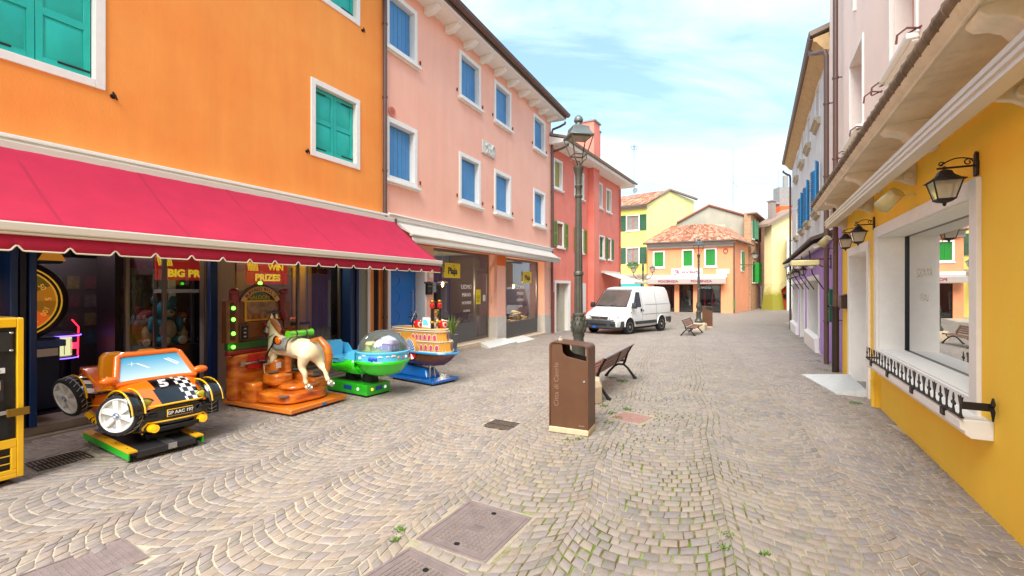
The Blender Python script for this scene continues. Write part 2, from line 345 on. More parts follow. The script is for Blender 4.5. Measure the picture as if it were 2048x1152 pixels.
def qcover(name,label,cat,cor,kind,z=.0):
    a,b,c,d=[Vector((x,y,0)) for x,y in cor]; o=(a+b+c+d)/4; ang=math.atan2((b-a).y,(b-a).x)
    w=((b-a).length+(c-d).length)/2; h=((d-a).length+(c-b).length)/2
    t=thing(name,label,cat,(o.x,o.y,gz(o.y)),ang)
    # local: x along a->b, y from d/c (near) to a/b
    iron=mat('cast_iron','#8C7E7A',.6,.25,var=.25,sc=8,bump=.25,bsc=80); sand=mat('joint_sand','#B9A582',.95)
    if kind!='stone': NB[0]+=1; f=MB(); f.box(-w/2-.03,-h/2-.03,-.045,w/2+.03,h/2+.03,-.0036-.0006*NB[0]); f.build('mortar_bed',mat('mortar','#A69A86',.9,var=.25,sc=20,bump=.3),t)
    if kind=='grid':
        f=MB(); f.box(-w/2,-h/2,-.03,w/2,-h/2+.025,.001); f.box(-w/2,h/2-.025,-.03,w/2,h/2,.001); f.box(-w/2,-h/2+.025,-.03,-w/2+.025,h/2-.025,.001); f.box(w/2-.025,-h/2+.025,-.03,w/2,h/2-.025,.001)
        f.build('rim',iron,t,bevel=.003)
        p=MB(); W2=w-.06; H2=h-.06; p.box(-W2/2,-H2/2,-.03,W2/2,H2/2,-.006,1)
        p.box(-W2/2,-H2/2,-.006,-W2/2+.05,H2/2,0); p.box(W2/2-.05,-H2/2,-.006,W2/2,H2/2,0); p.box(-W2/2+.05,-H2/2,-.006,W2/2-.05,-H2/2+.05,0); p.box(-W2/2+.05,H2/2-.05,-.006,W2/2-.05,H2/2,0)
        nx=11; ny=13; cw=(W2-.11)/nx; ch=(H2-.11)/ny
        for i in range(nx):
            for j in range(ny):
                x=-W2/2+.055+i*cw; y=-H2/2+.055+j*ch
                if 4<=i<=6 and 5<=j<=7: continue
                p.box(x+.003,y+.003,-.006,x+cw-.003,y+ch-.003,-.0005)
        x0=-W2/2+.055+4*cw;x1=-W2/2+.055+7*cw;y0=-H2/2+.055+5*ch;y1=-H2/2+.055+8*ch
        p.box(x0,y0,-.006,x1,y1,-.003)
        for i in range(7): p.box(x0+.01+i*(x1-x0-.02)/7,y0+.012,-.003,x0+.01+(i+.55)*(x1-x0-.02)/7,y1-.012,0)
        p.build('lid',[iron,sand],t)
        for yy in (-h*.36,h*.36): k=MB(); k.lathe([(.021,-.001),(.021,.0012),(.015,.0008)],12,(0,yy,0)); k.build('lifting_hole',mat('hole_black','#060505',.9),t)
    elif kind=='tread':
        p=MB(); p.box(-w/2,-h/2,-.03,w/2,h/2,-.004); 
        for i in range(18):
            for j in range(30):
                x=-w/2+.03+(i+.5)*(w-.06)/18; y=-h/2+.03+(j+.5)*(h-.06)/30
                if abs(x)<w*.2 and abs(y)<h*.14: continue
                s_=.011; q=.0045
                if (i+j)%2: p.add([(x-s_,y,-.004),(x,y-q,-.004),(x+s_,y,-.004),(x,y+q,-.004),(x,y,.001)],[(0,1,4),(1,2,4),(2,3,4),(3,0,4)])
                else: p.add([(x,y-s_,-.004),(x+q,y,-.004),(x,y+s_,-.004),(x-q,y,-.004),(x,y,.001)],[(0,1,4),(1,2,4),(2,3,4),(3,0,4)])
        p.build('lid',iron,t)
        k=MB(); k.box(-w*.18,-h*.1,-.004,w*.18,h*.02,-.001); k.build('name_plate',mat('iron_plate','#84706A',.5,.3),t)
        f=MB(); f.box(-w/2-.015,-h/2-.015,-.03,w/2+.015,-h/2,.001); f.box(-w/2-.015,h/2,-.03,w/2+.015,h/2+.015,.001); f.box(-w/2-.015,-h/2,-.03,-w/2,h/2,.001); f.box(w/2,-h/2,-.03,w/2+.015,h/2,.001); f.build('rim',iron,t)
    elif kind=='bars':
        n=13; f=MB(); f.box(-w/2,-h/2,-.04,w/2,h/2,-.015,1)
        long=h>w; LL=h if long else w; SS=w if long else h
        for i in range(n+1):
            q=-LL/2+i*(LL/n)
            if long: f.box(-w/2,q-.007,-.015,w/2,q+.007,0)
            else: f.box(q-.007,-h/2,-.015,q+.007,h/2,0)
        for q in (-SS/2+.008,0,SS/2-.008):
            if long: f.box(q-.008,-h/2,-.014,q+.008,h/2,-.001)
            else: f.box(-w/2,q-.008,-.014,w/2,q+.008,-.001)
        f.build('grating',[mat('rusty_iron','#4A3A33',.7,.3,var=.3),sand],t)
    elif kind=='stone':
        f=MB(); f.box(-w/2+.02,-h/2+.02,-.03,w/2-.02,h/2-.02,.001); f.build('slab',mat('pink_stone','#A07A6E',.8,var=.3,sc=14,bump=.4),t,bevel=.006)
        f=MB(); f.box(-w/2-.04,-h/2-.03,-.03,w/2+.04,h/2+.03,-.004); f.build('mortar_bed',mat('mortar','#B8AC98',.9,var=.15,sc=20),t)
    return t
qcover('manhole_cover','large square iron manhole cover with fine grid, complete in view at bottom centre','manhole cover',MANH[0],'grid')['group']='grid pattern manhole covers'
qcover('manhole_cover','iron grid manhole cover cut by the bottom edge, nearest the camera','manhole cover',MANH[1],'grid')['group']='grid pattern manhole covers'
qcover('manhole_cover','iron cover with diamond tread and small name plate at bottom left','manhole cover',MANH[2],'tread')
qcover('drain_grate','rusty slotted drain grate beside the yellow machine and orange toy car','drain grate',MANH[3],'bars')
qcover('drain_grate','dark square drain grate in the middle of the cobbles left of the brown bin','drain grate',MANH[4],'bars')
qcover('paving_inlay','pinkish stone inlay slab in pale mortar right of the brown bin','stone slab',MANH[5],'stone')
# ---------------- shared building pieces ----------------
WHITE=mat('white_stone_trim','#EDE9E1',.7,var=.05,sc=9,bump=.08,bsc=50)
DKIRON=mat('dark_ironwork','#2B2422',.5,.4)
PIPE=mat('brown_painted_metal','#6B5349',.45,.3,var=.15,sc=5)
INT=mat('dark_interior','#241F1D',.9)
def bar_y(mb,x0,x1,z0,z1,o,y1=0,mi=0): mb.box(x0,-o,z0,x1,y1,z1,mi)
def window(par,x0,x1,z0,z1,fw=.11,rev=.08,sh='#16BCAC',style='panel',sillp=.07,matn='teal_shutter',leaves=2,label=None,frame_mat=None,nosill=False):
    """frame surround > sill, shutters ; returns hole"""
    fm=frame_mat or WHITE; a,b,c,d=x0+fw,x1-fw,z0+fw,z1-fw
    f=MB()
    bar_y(f,x0,a,z0,z1,.025,.03); bar_y(f,b,x1,z0,z1,.025,.03); bar_y(f,a,b,d,z1,.025,.03)
    bar_y(f,a,b,z0,c,.025,.03)
    # lining of the reveal
    f.box(a-.02,.03,c-.02,a,rev+.07,d+.02); f.box(b,.03,c-.02,b+.02,rev+.07,d+.02); f.box(a,.03,d,b,rev+.07,d+.02); f.box(a,.03,c-.02,b,rev+.07,c)
    F=f.build('window',fm,par,bevel=.006)
    if label: F['label']=label
    if not nosill:
        s=MB(); s.box(x0-.06,-sillp-.025,z0-.07,x1+.06,.0,z0+.0); s.box(x0-.04,-sillp*.6-.01,z0-.1,x1+.04,0,z0-.07); s.build('sill',fm,F,bevel=.012,seg=3)
    sm=mat(matn,sh,.42,0,var=.12,sc=4,bump=.05,bsc=90,streak=.1); n=leaves; wd=(b-a-.02)/n
    for i in range(n):
        p=MB(); l=a+.01+i*wd+.003; r=l+wd-.006; y0=rev; y1=rev+.035
        if style=='panel':
            st=.07*min(1,wd/.45); zs=[c+.012,c+(d-c)*.5,d-.012]
            p.box(l,y0,c+.012,l+st,y1,d-.012); p.box(r-st,y0,c+.012,r,y1,d-.012)
            for q in zs: 
                zc=min(max(q,c+.012+.045),d-.012-.045); p.box(l+st,y0,zc-.045,r-st,y1,zc+.045)
            p.box(l+st,y0+.018,c+.02,r-st,y1-.004,d-.02)
            for (u,v) in ((zs[0]+.09,zs[1]-.045),(zs[1]+.045,zs[2]-.09)):
                p.add([(l+st+.02,y0+.018,u+.02),(r-st-.02,y0+.018,u+.02),(r-st-.02,y0+.018,v-.02),(l+st+.02,y0+.018,v-.02),(l+st+.05,y0+.006,u+.05),(r-st-.05,y0+.006,u+.05),(r-st-.05,y0+.006,v-.05),(l+st+.05,y0+.006,v-.05)],[(0,1,5,4),(1,2,6,5),(2,3,7,6),(3,0,4,7),(4,5,6,7)])
        elif style=='board':
            k=3; 
            for q in range(k): p.box(l+q*(r-l)/k+.002,y0,c+.01,l+(q+1)*(r-l)/k-.002,y1,d-.01)
        elif style=='louver':
            st=.05; p.box(l,y0,c+.01,l+st,y1,d-.01); p.box(r-st,y0,c+.01,r,y1,d-.01); p.box(l+st,y0,c+.01,r-st,y1,c+.07); p.box(l+st,y0,d-.07,r-st,y1,d-.01)
            m_=int((d-c-.16)/.05)
            for q in range(m_):
                z=c+.08+q*.05; p.slab((l+st,y0+.004,z),(r-st,y0+.004,z),(r-st,y1-.004,z+.035),(l+st,y1-.004,z+.035),.006)
            p.box(l+st,y1-.006,c+.05,r-st,y1-.003,d-.05)
        for zc in (c+.1,d-.1):   # strap hinges
            hl=(r-l)*.62
            if i==0: p.box(l,y0-.006,zc-.014,l+hl,y0,zc+.014,1)
            elif i==n-1: p.box(r-hl,y0-.006,zc-.014,r,y0,zc+.014,1)
        p.build('shutter',[sm,DKIRON] if style=='panel' else [sm,DKIRON if style=='louver' else sm],F,bevel=.003 if style!='louver' else 0,seg=1)
    bk=MB(); bk.box(a,rev+.07,c,b,rev+.09,d); bk.build('backing',INT,F)
    return (x0+.02,x1-.02,z0+.02,z1-.02,rev+.05)
def holdfast(mb,x,z):
    mb.box(x-.012,-.05,z-.012,x+.012,0,z+.012); mb.tube([(x-.02,-.05,z+.045),(x,-.06,z),(x+.03,-.05,z-.05)],[.012,.016,.01],6); mb.cyl((x,-.02,z),(x,0,z),.03,.035,10)
def downpipe(par,x,z0,z1,r=.045,out=.08,hop=None,m=None,name='downpipe',foot=None):
    p=MB(); p.cyl((x,-out,z0),(x,-out,z1),r,n=14)
    z=z0+1.1
    while z<z1-.3: p.cyl((x,-out,z-.02),(x,-out,z+.02),r+.012,n=14); p.box(x-.015,-out,z-.012,x+.015,0,z+.012); z+=1.75
    if hop: p.tube([(x,-out,z1),(x,-out-.03,z1+.12),(x+hop[0]*.5,-out-(hop[1]-out)*.6,z1+.22),(x+hop[0],-hop[1],z1+.34),(x+hop[0],-hop[1],z1+.42)],r,12)
    if foot: p.cyl((x,-out,z0),(x,-out,z0+foot),r+.018,n=14); p.cyl((x,-out,z0+foot),(x,-out,z0+foot+.06),r+.035,n=14)
    return p.build(name,m or PIPE,par)
def gutter(par,x0,x1,z,out,r=.08,m=None):
    g=MB(); n=8; ring=[]
    prof=[(-out+ -r*math.cos(math.pi*i/n), z-r*math.sin(math.pi*i/n)) for i in range(n+1)]
    inner=[(-out+ -(r-.008)*math.cos(math.pi*i/n), z-(r-.008)*math.sin(math.pi*i/n)) for i in range(n+1)][::-1]
    g.prism([(u,v) for u,v in prof+inner],x0,x1,'x')
    g.cyl((x0,-out-r,z),(x1,-out-r,z),.012,n=8)
    return g.build('gutter',m or PIPE,par)
TILE=None
def tilemat(name,a,b_,c_):
    if name in _M: return _M[name]
    m=bpy.data.materials.new(name); m.use_nodes=True; t=m.node_tree; b=t.nodes['Principled BSDF']; b.inputs['Roughness'].default_value=.85
    at=nd(t,'ShaderNodeAttribute',attribute_name='tint'); r=nd(t,'ShaderNodeValToRGB'); e=r.color_ramp.elements; e[0].color=hx(a); e[1].color=hx(c_); e.new(.5).color=hx(b_)
    t.links.new(at.outputs['Fac'],r.inputs[0]); t.links.new(r.outputs[0],b.inputs['Base Color']); _M[name]=m; return m
def tiled(name,par,A,B,Cc,D,pw=.2,rl=.36,m=None):
    """curved roof tiles on quad A(eave left) B(eave right) Cc(top right) D(top left)"""
    A,B,Cc,D=map(Vector,(A,B,Cc,D)); nrm=(B-A).cross(D-A).normalized()
    if nrm.z<0: nrm=-nrm
    nc=max(2,int((B-A).length/pw)); nr=max(2,int(((D-A).length+(Cc-B).length)/2/rl)); prof=[0,.7,1,.7]
    V=[];F=[];T=[]; rn=random.Random(5)
    for j in range(nr):
        for e in (0,1):
            v=(j+e*1.0)/nr
            for i in range(nc*4+1):
                u=i/(nc*4); P=A.lerp(B,u).lerp(D.lerp(Cc,u),v)
                h=prof[i%4]*.055+(.03 if e==0 else .0)+.01; V.append(P+nrm*h)
        b=j*2*(nc*4+1); L=nc*4+1
        for i in range(nc*4): F.append((b+i,b+i+1,b+L+i+1,b+L+i))
        tv=[rn.random() for _ in range(nc+1)]
        for e in (0,1):
            for i in range(nc*4+1): T.append(min(1,max(0,tv[i//4])))
    me=bpy.data.meshes.new(name); me.from_pydata([tuple(v) for v in V],[],F); me.materials.append(m)
    a=me.color_attributes.new('tint','FLOAT_COLOR','POINT'); a.data.foreach_set('color',[x for t_ in T for x in (t_,t_,t_,1)])
    me.polygons.foreach_set('use_smooth',[True]*len(me.polygons)); me.set_sharp_from_angle(angle=R_(50))
    o=bpy.data.objects.new(name,me); COL.objects.link(o)
    if par is not None: o.parent=par
    md=o.modifiers.new('s','SOLIDIFY'); md.thickness=.05
    return o
# ---------------- orange house (left) ----------------
OR=thing('orange_house','bright orange rendered house with teal shutters above the crimson awning','house',LO,LA)
plO=mat('orange_plaster','#FFA64E',.85,var=.20,sc=.8,bump=.35,bsc=40,streak=.08,col2='#FB9440')
h=[]
h.append(window(OR,1.72,3.025,4.44,6.0,matn='teal_shutter',nosill=True)); h.append(window(OR,6.297,7.602,4.44,6.0,nosill=True)); h.append(window(OR,6.297,7.602,7.66,9.2,nosill=True)); h.append(window(OR,1.72,3.025,7.66,9.2,nosill=True))
h.append(window(OR,-2.8,-1.5,4.44,6.0)); 
wl=MB(); wl.panel(-8,8.34,3.45,9.6,h); wl.box(-8,.3,3.2,8.34,9,9.6)
wl.build('wall',plO,OR,smooth=False)
for x,z in ((3.11,4.40),(7.69,7.62),(6.21,4.49),(1.6,4.49)): hf=MB(); holdfast(hf,x,z); hf.build('shutter_stay',DKIRON,OR)
rf=MB(); rf.slab((-8.3,-.75,9.55),(8.5,-.75,9.55),(8.5,9,12.2),(-8.3,9,12.2),.15); rf.build('roof',mat('roof_edge','#8A7A6C',.8),OR)
cm=MB(); cm.box(-8,-.10,3.46,8.42,0,3.52); cm.box(-8,-.15,3.52,8.42,0,3.565); cm.box(-8,-.07,3.40,8.42,0,3.46); cm.build('cornice',WHITE,OR,bevel=.008)
# ground storey: pilasters, shopfronts
GB=mat('beige_plaster','#B7A594',.85,var=.12,sc=2,bump=.15)
NAVY=mat('navy_painted_metal','#14386E',.35,.1,var=.1); NAVYD=mat('dark_navy_metal','#0D1F3D',.4,.2); BLK=mat('black_metal','#15151A',.35,.3)
gp=MB(); gp.box(-8,0,-.4,1.3,.5,3.45); gp.box(4.50,0,-.4,4.78,.5,3.45); gp.box(7.55,.02,-.4,7.85,.5,3.45,1); gp.box(7.93,.0,-.4,8.05,.5,3.45,2); gp.box(8.2,0.0,-.4,8.34,.5,3.45,2)
gp.box(1.3,0,2.75,4.5,.4,3.45,0); gp.box(4.78,0,2.75,8.2,.4,3.45,0); gp.box(7.85,-.01,-.3,7.93,.3,2.75,3)
gp.build('ground_storey',[GB,mat('sage_panel','#8B9283',.5),plO,WHITE],OR,smooth=False)
st=MB(); st.box(1.3,-.10,-.4,4.6,.6,.02); st.box(1.3,-.0,.02,4.6,.6,.13); st.box(4.6,-.10,-.4,8.0,.6,.02); st.box(4.6,0.0,.02,8.0,.6,.13)
st.build('threshold',mat('worn_stone_step','#9C8C78',.85,var=.25,sc=5,bump=.3),OR,bevel=.012)
for (a,b,n) in ((2.12,2.36,3),(4.35,4.48,1),(7.28,7.55,3)):
    d=MB(); k=(b-a)/n
    for i in range(n):
        d.box(a+i*k+.008,-.05 if i%2==0 else -.02,.13,a+(i+1)*k-.008,.3 if n>1 else .04,2.75,0 if i%2==0 else 1)
    d.build('folding_door',[NAVY,NAVYD],OR,bevel=.006,seg=1)
d=MB()
for i in range(3): d.box(8.05+i*.05,-.02-.012*(i%2),.0,8.05+i*.05+.04,.2,2.75)
d.build('folding_door',BLK,OR,bevel=.004)
# glazing
ALU=mat('aluminium_frame','#7A736D',.4,.7)
def glazing(par,x0,x1,z0,z1,y,mull,fr=.05,gm=None,name='shop_glazing',fm=None,trans=()):
    f=MB(); f.box(x0,y-.03,z0,x0+fr,y+.03,z1); f.box(x1-fr,y-.03,z0,x1,y+.03,z1); f.box(x0+fr,y-.03,z0,x1-fr,y+.03,z0+fr); f.box(x0+fr,y-.03,z1-fr,x1-fr,y+.03,z1)
    for m_ in mull: f.box(m_-fr/2,y-.032,z0+fr,m_+fr/2,y+.032,z1-fr)
    for (a,b,z) in trans: f.box(a,y-.028,z-fr/2,b,y+.028,z+fr/2)
    F=f.build(name,fm or ALU,par,bevel=.004,seg=1)
    g=MB(); g.quad((x0+fr,y,z0+fr),(x1-fr,y,z0+fr),(x1-fr,y,z1-fr),(x0+fr,y,z1-fr)); g.build('pane',gm or glass('shop_glass'),F,smooth=False)
    return F
glazing(OR,3.35,4.49,.13,2.75,.25,[3.85],gm=glass('arcade_glass',(.8,.82,.8)))
glazing(OR,4.78,7.28,.13,2.75,.25,[6.2],gm=glass('arcade_glass'))
# arcade room
rm=MB(); W_=8.0
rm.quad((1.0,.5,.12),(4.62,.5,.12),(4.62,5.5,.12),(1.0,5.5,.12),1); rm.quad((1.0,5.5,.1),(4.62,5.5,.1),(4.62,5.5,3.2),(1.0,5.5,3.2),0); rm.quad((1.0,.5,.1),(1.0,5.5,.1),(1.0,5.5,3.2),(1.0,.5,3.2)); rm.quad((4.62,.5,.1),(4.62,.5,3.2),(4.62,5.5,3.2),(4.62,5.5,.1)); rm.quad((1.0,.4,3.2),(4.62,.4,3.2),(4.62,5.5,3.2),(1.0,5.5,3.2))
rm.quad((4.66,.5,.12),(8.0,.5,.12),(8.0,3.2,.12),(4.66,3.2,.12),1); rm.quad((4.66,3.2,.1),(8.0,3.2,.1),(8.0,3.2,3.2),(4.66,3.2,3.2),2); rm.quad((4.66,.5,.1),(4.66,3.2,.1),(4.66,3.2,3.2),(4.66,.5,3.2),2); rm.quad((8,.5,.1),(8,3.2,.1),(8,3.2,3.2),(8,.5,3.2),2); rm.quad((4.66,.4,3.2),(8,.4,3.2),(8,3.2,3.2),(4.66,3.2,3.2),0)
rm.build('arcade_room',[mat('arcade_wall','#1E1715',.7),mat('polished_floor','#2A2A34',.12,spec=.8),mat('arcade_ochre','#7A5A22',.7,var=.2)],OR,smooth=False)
# ---------------- crimson awning ----------------
AW=thing('red_awning','crimson fabric awning with scalloped white edged valance over the arcade front','awning',LO,LA)
cr=mat('crimson_canvas','#B81640',.8,var=.12,sc=2.5,bump=.12,bsc=200,streak=.06)
x0,x1=-.9,8.52; top=(3.43,.16); bot=(2.40,1.52)
f=MB(); nx=90; ny=14; g_=[]
for i in range(nx+1):
    for j in range(ny+1):
        u=i/nx; v=j/ny; x=x0+(x1-x0)*u
        sag=-.045*math.sin(math.pi*v); rip=.016*math.sin(x*2.6+v*3.4)*v*(1.25-v)+.006*math.sin(x*7.3+v*6+math.sin(x))*v+.003*math.sin(x*17+v*9)
        g_.append((x,-(top[1]+(bot[1]-top[1])*v),top[0]+(bot[0]-top[0])*v+sag+rip))
f.v=g_; f.f=[(i*(ny+1)+j,(i+1)*(ny+1)+j,(i+1)*(ny+1)+j+1,i*(ny+1)+j+1) for i in range(nx) for j in range(ny)]; f.m=[0]*len(f.f)
f.build('canopy',cr,AW,solid=.004,ang=80)
sm_=MB()
for x in [x0+ .6+i*1.2 for i in range(8)]:
    pts=[]
    for j in range(ny+1):
        v=j/ny; sag=-.045*math.sin(math.pi*v); rip=.016*math.sin(x*2.6+v*3.4)*v*(1.25-v)+.006*math.sin(x*7.3+v*6+math.sin(x))*v+.003*math.sin(x*17+v*9)
        pts.append((x,-(top[1]+(bot[1]-top[1])*v),top[0]+(bot[0]-top[0])*v+sag+rip+.006))
    for j in range(ny):
        a,b=pts[j],pts[j+1]; sm_.quad((a[0]-.016,a[1],a[2]),(a[0]+.016,a[1],a[2]),(b[0]+.016,b[1],b[2]),(b[0]-.016,b[1],b[2]))
sm_.build('seam',mat('crimson_seam','#A01238',.8),AW)
b=MB(); b.box(x0,-1.60,2.33,x1+.02,-1.50,2.42); b.box(x0,-1.585,2.30,x1+.02,-1.515,2.33); b.build('front_bar',mat('cream_aluminium','#D9D0C0',.4,.1),AW,bevel=.02,seg=3)
b=MB(); b.box(x0,-.22,3.34,x1,-.04,3.47); b.build('cassette',mat('cream_aluminium'),AW,bevel=.01)
b=MB(); b.cyl((x1-.25,-.16,3.40),(x1+.05,-.16,3.40),.05,n=12); b.tube([(x1-.12,-.16,3.32),(x1-.9,-.85,2.75),(x1-.15,-1.5,2.36)],.025,8); b.tube([(x0+.3,-.16,3.32),(x0+1.1,-.85,2.75),(x0+.4,-1.5,2.36)],.025,8); b.box(x1+.02,-.24,3.33,x1+.06,-.06,3.47); b.build('folding_arm',mat('bronze_metal','#7A6355',.4,.5),AW)
# valance
def scallop(x):
    per=.38; q=((x-1.745)%per)/per
    d=min(q,1-q)/.5   # 0 at notch
    return max(0,1-d/.26)
f=MB(); e=MB(); xs=[]; n=int((x1-x0)/.0155)
for i in range(n+1):
    x=x0+(x1-x0)*i/n; s_=scallop(x); s_=s_*s_*(3-2*s_); zb=2.15+.05*s_; yy=-1.545-.012*math.sin(x*4.1)
    f.v+= [(x,-1.545,2.31),(x,yy,zb)]; xs.append((x,yy,zb))
f.f=[(2*i,2*i+1,2*i+3,2*i+2) for i in range(n)]; f.m=[0]*n
f.build('valance',mat('crimson_valance','#B00E36',.8,var=.06,sc=3),AW,solid=.004)
e.tube(xs,.0085,5); e.build('valance_piping',mat('cream_piping','#E8DFC8',.7),AW)
# ---------------- pink house ----------------
PK=thing('pink_house','tall salmon pink rendered house with blue shutters and bracketed eaves','house',LO,LA)
plP=mat('salmon_plaster','#FFC3AA',.85,var=.10,sc=1.0,bump=.25,bsc=40,streak=.07,col2='#FBB89E',dirt=.02)
h=[]; 
for (a,b) in ((8.44,9.64),(11.66,12.95),(13.89,15.2),(17.27,18.56)):
    for (c,d) in ((4.43,5.97),(7.63,9.09)):
        h.append(window(PK,a,b,c,d,fw=.12,rev=.14,sh='#4A8FC6',matn='blue_shutter',style='board',sillp=.1))
wl=MB(); wl.panel(8.345,19.28,3.3,9.5,h); wl.box(8.345,.3,3.1,19.28,9,9.5); 
wl.quad((19.28,0,3.3),(19.28,.3,3.3),(19.28,.3,9.5),(19.28,0,9.5)); wl.quad((8.345,0,3.3),(8.345,0,9.5),(8.345,.3,9.5),(8.345,.3,3.3))
wl.build('wall',plP,PK,smooth=False)
lw=MB(); 
# ground storey wall with door and two shop openings
lw.panel(8.345,19.28,-.6,3.3,[(8.50,10.02,-.6,2.35,.34),(10.371,14.106,-.1,2.98,.36),(14.77,18.51,-.35,2.95,.36)],mi=0)
lw.quad((10.371,-.003,2.72),(18.51,-.003,2.72),(18.51,-.003,3.12),(10.371,-.003,3.12),1) if False else None
lw.build('ground_storey',[plP],PK,smooth=False)
oh=MB(); oh.box(8.6,-.006,2.95,18.8,-.0,3.3); oh.box(14.106,-.006,2.6,14.77,0,2.95); oh.build('orange_fascia',mat('orange_fascia','#E8762E',.8,var=.1),PK,smooth=False)
for a,b,z in ((14.09,14.786,.78),(18.496,19.3,.72),(10.02,10.387,.82)):
    pl=MB(); pl.box(a,-.018,-.6,b,.35,z-.1 if a>18 else z); pl.build('plinth',mat('plinth_stone','#CFC8BC',.8,var=.15,sc=3,bump=.2),PK,bevel=.004)
sp=MB(); sp.box(10.05,-.16,-.5,14.12,.4,.0); sp.box(10.05,-.12,-.0,14.12,.4,.05); sp.box(14.76,-.12,-.6,18.52,.4,-.13); sp.build('threshold',mat('pale_stone_step','#CDB9A0',.8,var=.15,sc=4,bump=.2),PK,bevel=.012)
rp=MB()
for a,b,z in ((12.75,14.4,-.04),(14.75,16.0,-.11)):
    rp.add([(a,-.12,z+.07),(b,-.12,z+.07),(b+.05,-.62,z-.05),(a-.25,-.62,z-.05),(a,-.12,-.4),(b,-.12,-.4),(b+.05,-.62,-.4),(a-.25,-.62,-.4)],[(0,1,2,3),(0,3,7,4),(1,5,6,2),(3,2,6,7)])
rp.build('door_ramp',mat('galvanised_plate','#D8D8D2',.55,.1,var=.15,sc=14,bump=.3,bsc=150),PK)
# blue door with jambs
dj=MB(); dj.box(8.50,-.03,-.1,8.60,.34,2.35); dj.box(9.42,-.02,-.1,10.0,.02,2.35) if False else None
dj.box(8.5,-.03,2.27,10.02,.02,2.36); dj.box(9.95,-.03,-.1,10.03,.3,2.27); dj.box(8.5,-.12,-.3,10.02,.34,.03); dj.build('door_frame',WHITE,PK,bevel=.005)
dd=MB(); dd.box(8.60,.30,.03,9.95,.34,2.27); 
DO_=dd.build('door',mat('blue_door_paint','#1A78D0',.3,var=.08,coat=.3),PK,bevel=.01)
dd=MB()
for z in (.55,1.05,1.55,2.0):
    dd.tube([(9.1+.2*math.cos(t*math.pi/12),.298,z+.17*math.sin(t*math.pi/12)) for t in range(24)],.011,6,closed=True)
dd.build('moulding',mat('blue_door_paint'),DO_)
dd=MB(); dd.cyl((9.75,.22,.75),(9.75,.22,1.75),.014); dd.cyl((9.75,.22,.82),(9.75,.3,.82),.01); dd.cyl((9.75,.22,1.68),(9.75,.3,1.68),.01); dd.build('handle',mat('steel','#B8B8B8',.25,.9),DO_)
# shopfronts
DG=mat('dark_grey_panel','#5B5A5A',.5)
for (x0_,x1_,z0_,z1_,mu,dl) in ((10.4,14.08,.05,2.98,[13.2],(13.2,14.05)),(14.8,18.5,-.13,2.95,[15.45],(14.82,15.45))):
    F=glazing(PK,x0_,x1_,z0_,z1_,.36,mu,fr=.08,trans=[(13.23,14.03,2.35)] if x0_<12 else [(14.85,15.42,2.35)])
    kp=MB(); a_=10.47 if x0_<12 else 15.49; b_=13.16 if x0_<12 else 18.43; kp.box(a_,.335,z0_+.07,b_,.35,z0_+.62); kp.build('kick_panel',DG,F)
sr=MB()
for (a,b,zb,mi) in ((10.37,14.1,.04,0),(14.78,18.5,-.14,0)):
    sr.quad((a,.4,zb),(b,.4,zb),(b,3.0,zb),(a,3.0,zb),1); sr.quad((a,3.0,zb),(b,3.0,zb),(b,3.0,3.0),(a,3.0,3.0),0); sr.quad((a,.4,3),(b,.4,3),(b,3,3),(a,3,3),2)
    sr.quad((a-.005,.37,zb),(a-.005,3,zb),(a-.005,3,3),(a-.005,.37,3),3); sr.quad((b+.005,.37,zb),(b+.005,3,zb),(b+.005,3,3),(b+.005,.37,3),3)
    for i in range(4):
        xx=a+.3+i*.95; sr.box(xx,2.6,.1,xx+.8,2.99,2.1,4)
        for k in range(4): sr.box(xx+.05,2.55,.35+k*.45,xx+.75,2.6,.38+k*.45,5)
sr.build('shop_interior',[mat('shop_back_wall','#57504C',.8),mat('wood_floor','#7A5F46',.4,var=.2,sc=4),mat('shop_ceiling','#B8B2A8',.8),mat('purple_wall','#4A3E58',.8),mat('dark_shelf','#2A2522',.6),mat('shelf_edge','#A9876A',.5)],PK,smooth=False)
# window ledge board, cornice and eaves
cm=MB(); cm.box(8.40,-.12,3.46,19.28,0,3.56); cm.box(8.40,-.16,3.56,19.28,0,3.60); cm.box(8.4,-.08,3.40,19.28,0,3.46); cm.build('cornice',WHITE,PK,bevel=.012,seg=3)
ev=MB(); ev.box(8.3,-.62,9.40,19.5,.4,9.46); ev.build('eaves_soffit',WHITE,PK,smooth=False)
x=8.95
while x<19.2:
    cb_=MB(); cb_.prism([(0,9.20),(-.22,9.20),(-.30,9.24),(-.46,9.32),(-.46,9.40),(0,9.40)],x,x+.17,'x'); x+=.98; cb_.build('eaves_bracket',WHITE,PK,bevel=.008)
gutter(PK,8.3,19.55,9.62,.72,.12); fs=MB(); fs.box(8.3,-.66,9.44,19.5,-.62,9.56); fs.build('fascia',PIPE,PK)
rf=MB(); rf.slab((8.3,-.70,9.57),(19.5,-.70,9.57),(19.5,5,11.2),(8.3,5,11.2),.12); rf.build('roof',mat('roof_edge'),PK)
downpipe(PK,8.35,.0,9.2,.05,.07); downpipe(PK,19.22,-.2,8.85,.05,.08,hop=(.12,.66))
for (a,b) in ((8.44,9.64),(11.66,12.95),(13.89,15.2),(17.27,18.56)):
    for z in (4.6,7.8):
        for x in ((a-.12,b+.12) if a>9 else (b+.12,)): hf=MB(); hf.box(x-.018,-.04,z-.05,x+.018,0,z+.05); hf.build('shutter_stay',mat('rust_iron','#6A3A30',.7),PK,bevel=.01)
v=MB(); v.lathe([(.0,-.0),(.10,.0),(.12,.012),(.12,.03),(.095,.034),(.085,.02),(.01,.02)],20); 
for i in range(5): v.box(-.07,-.05+i*.022,.02,.07,-.042+i*.022,.03)
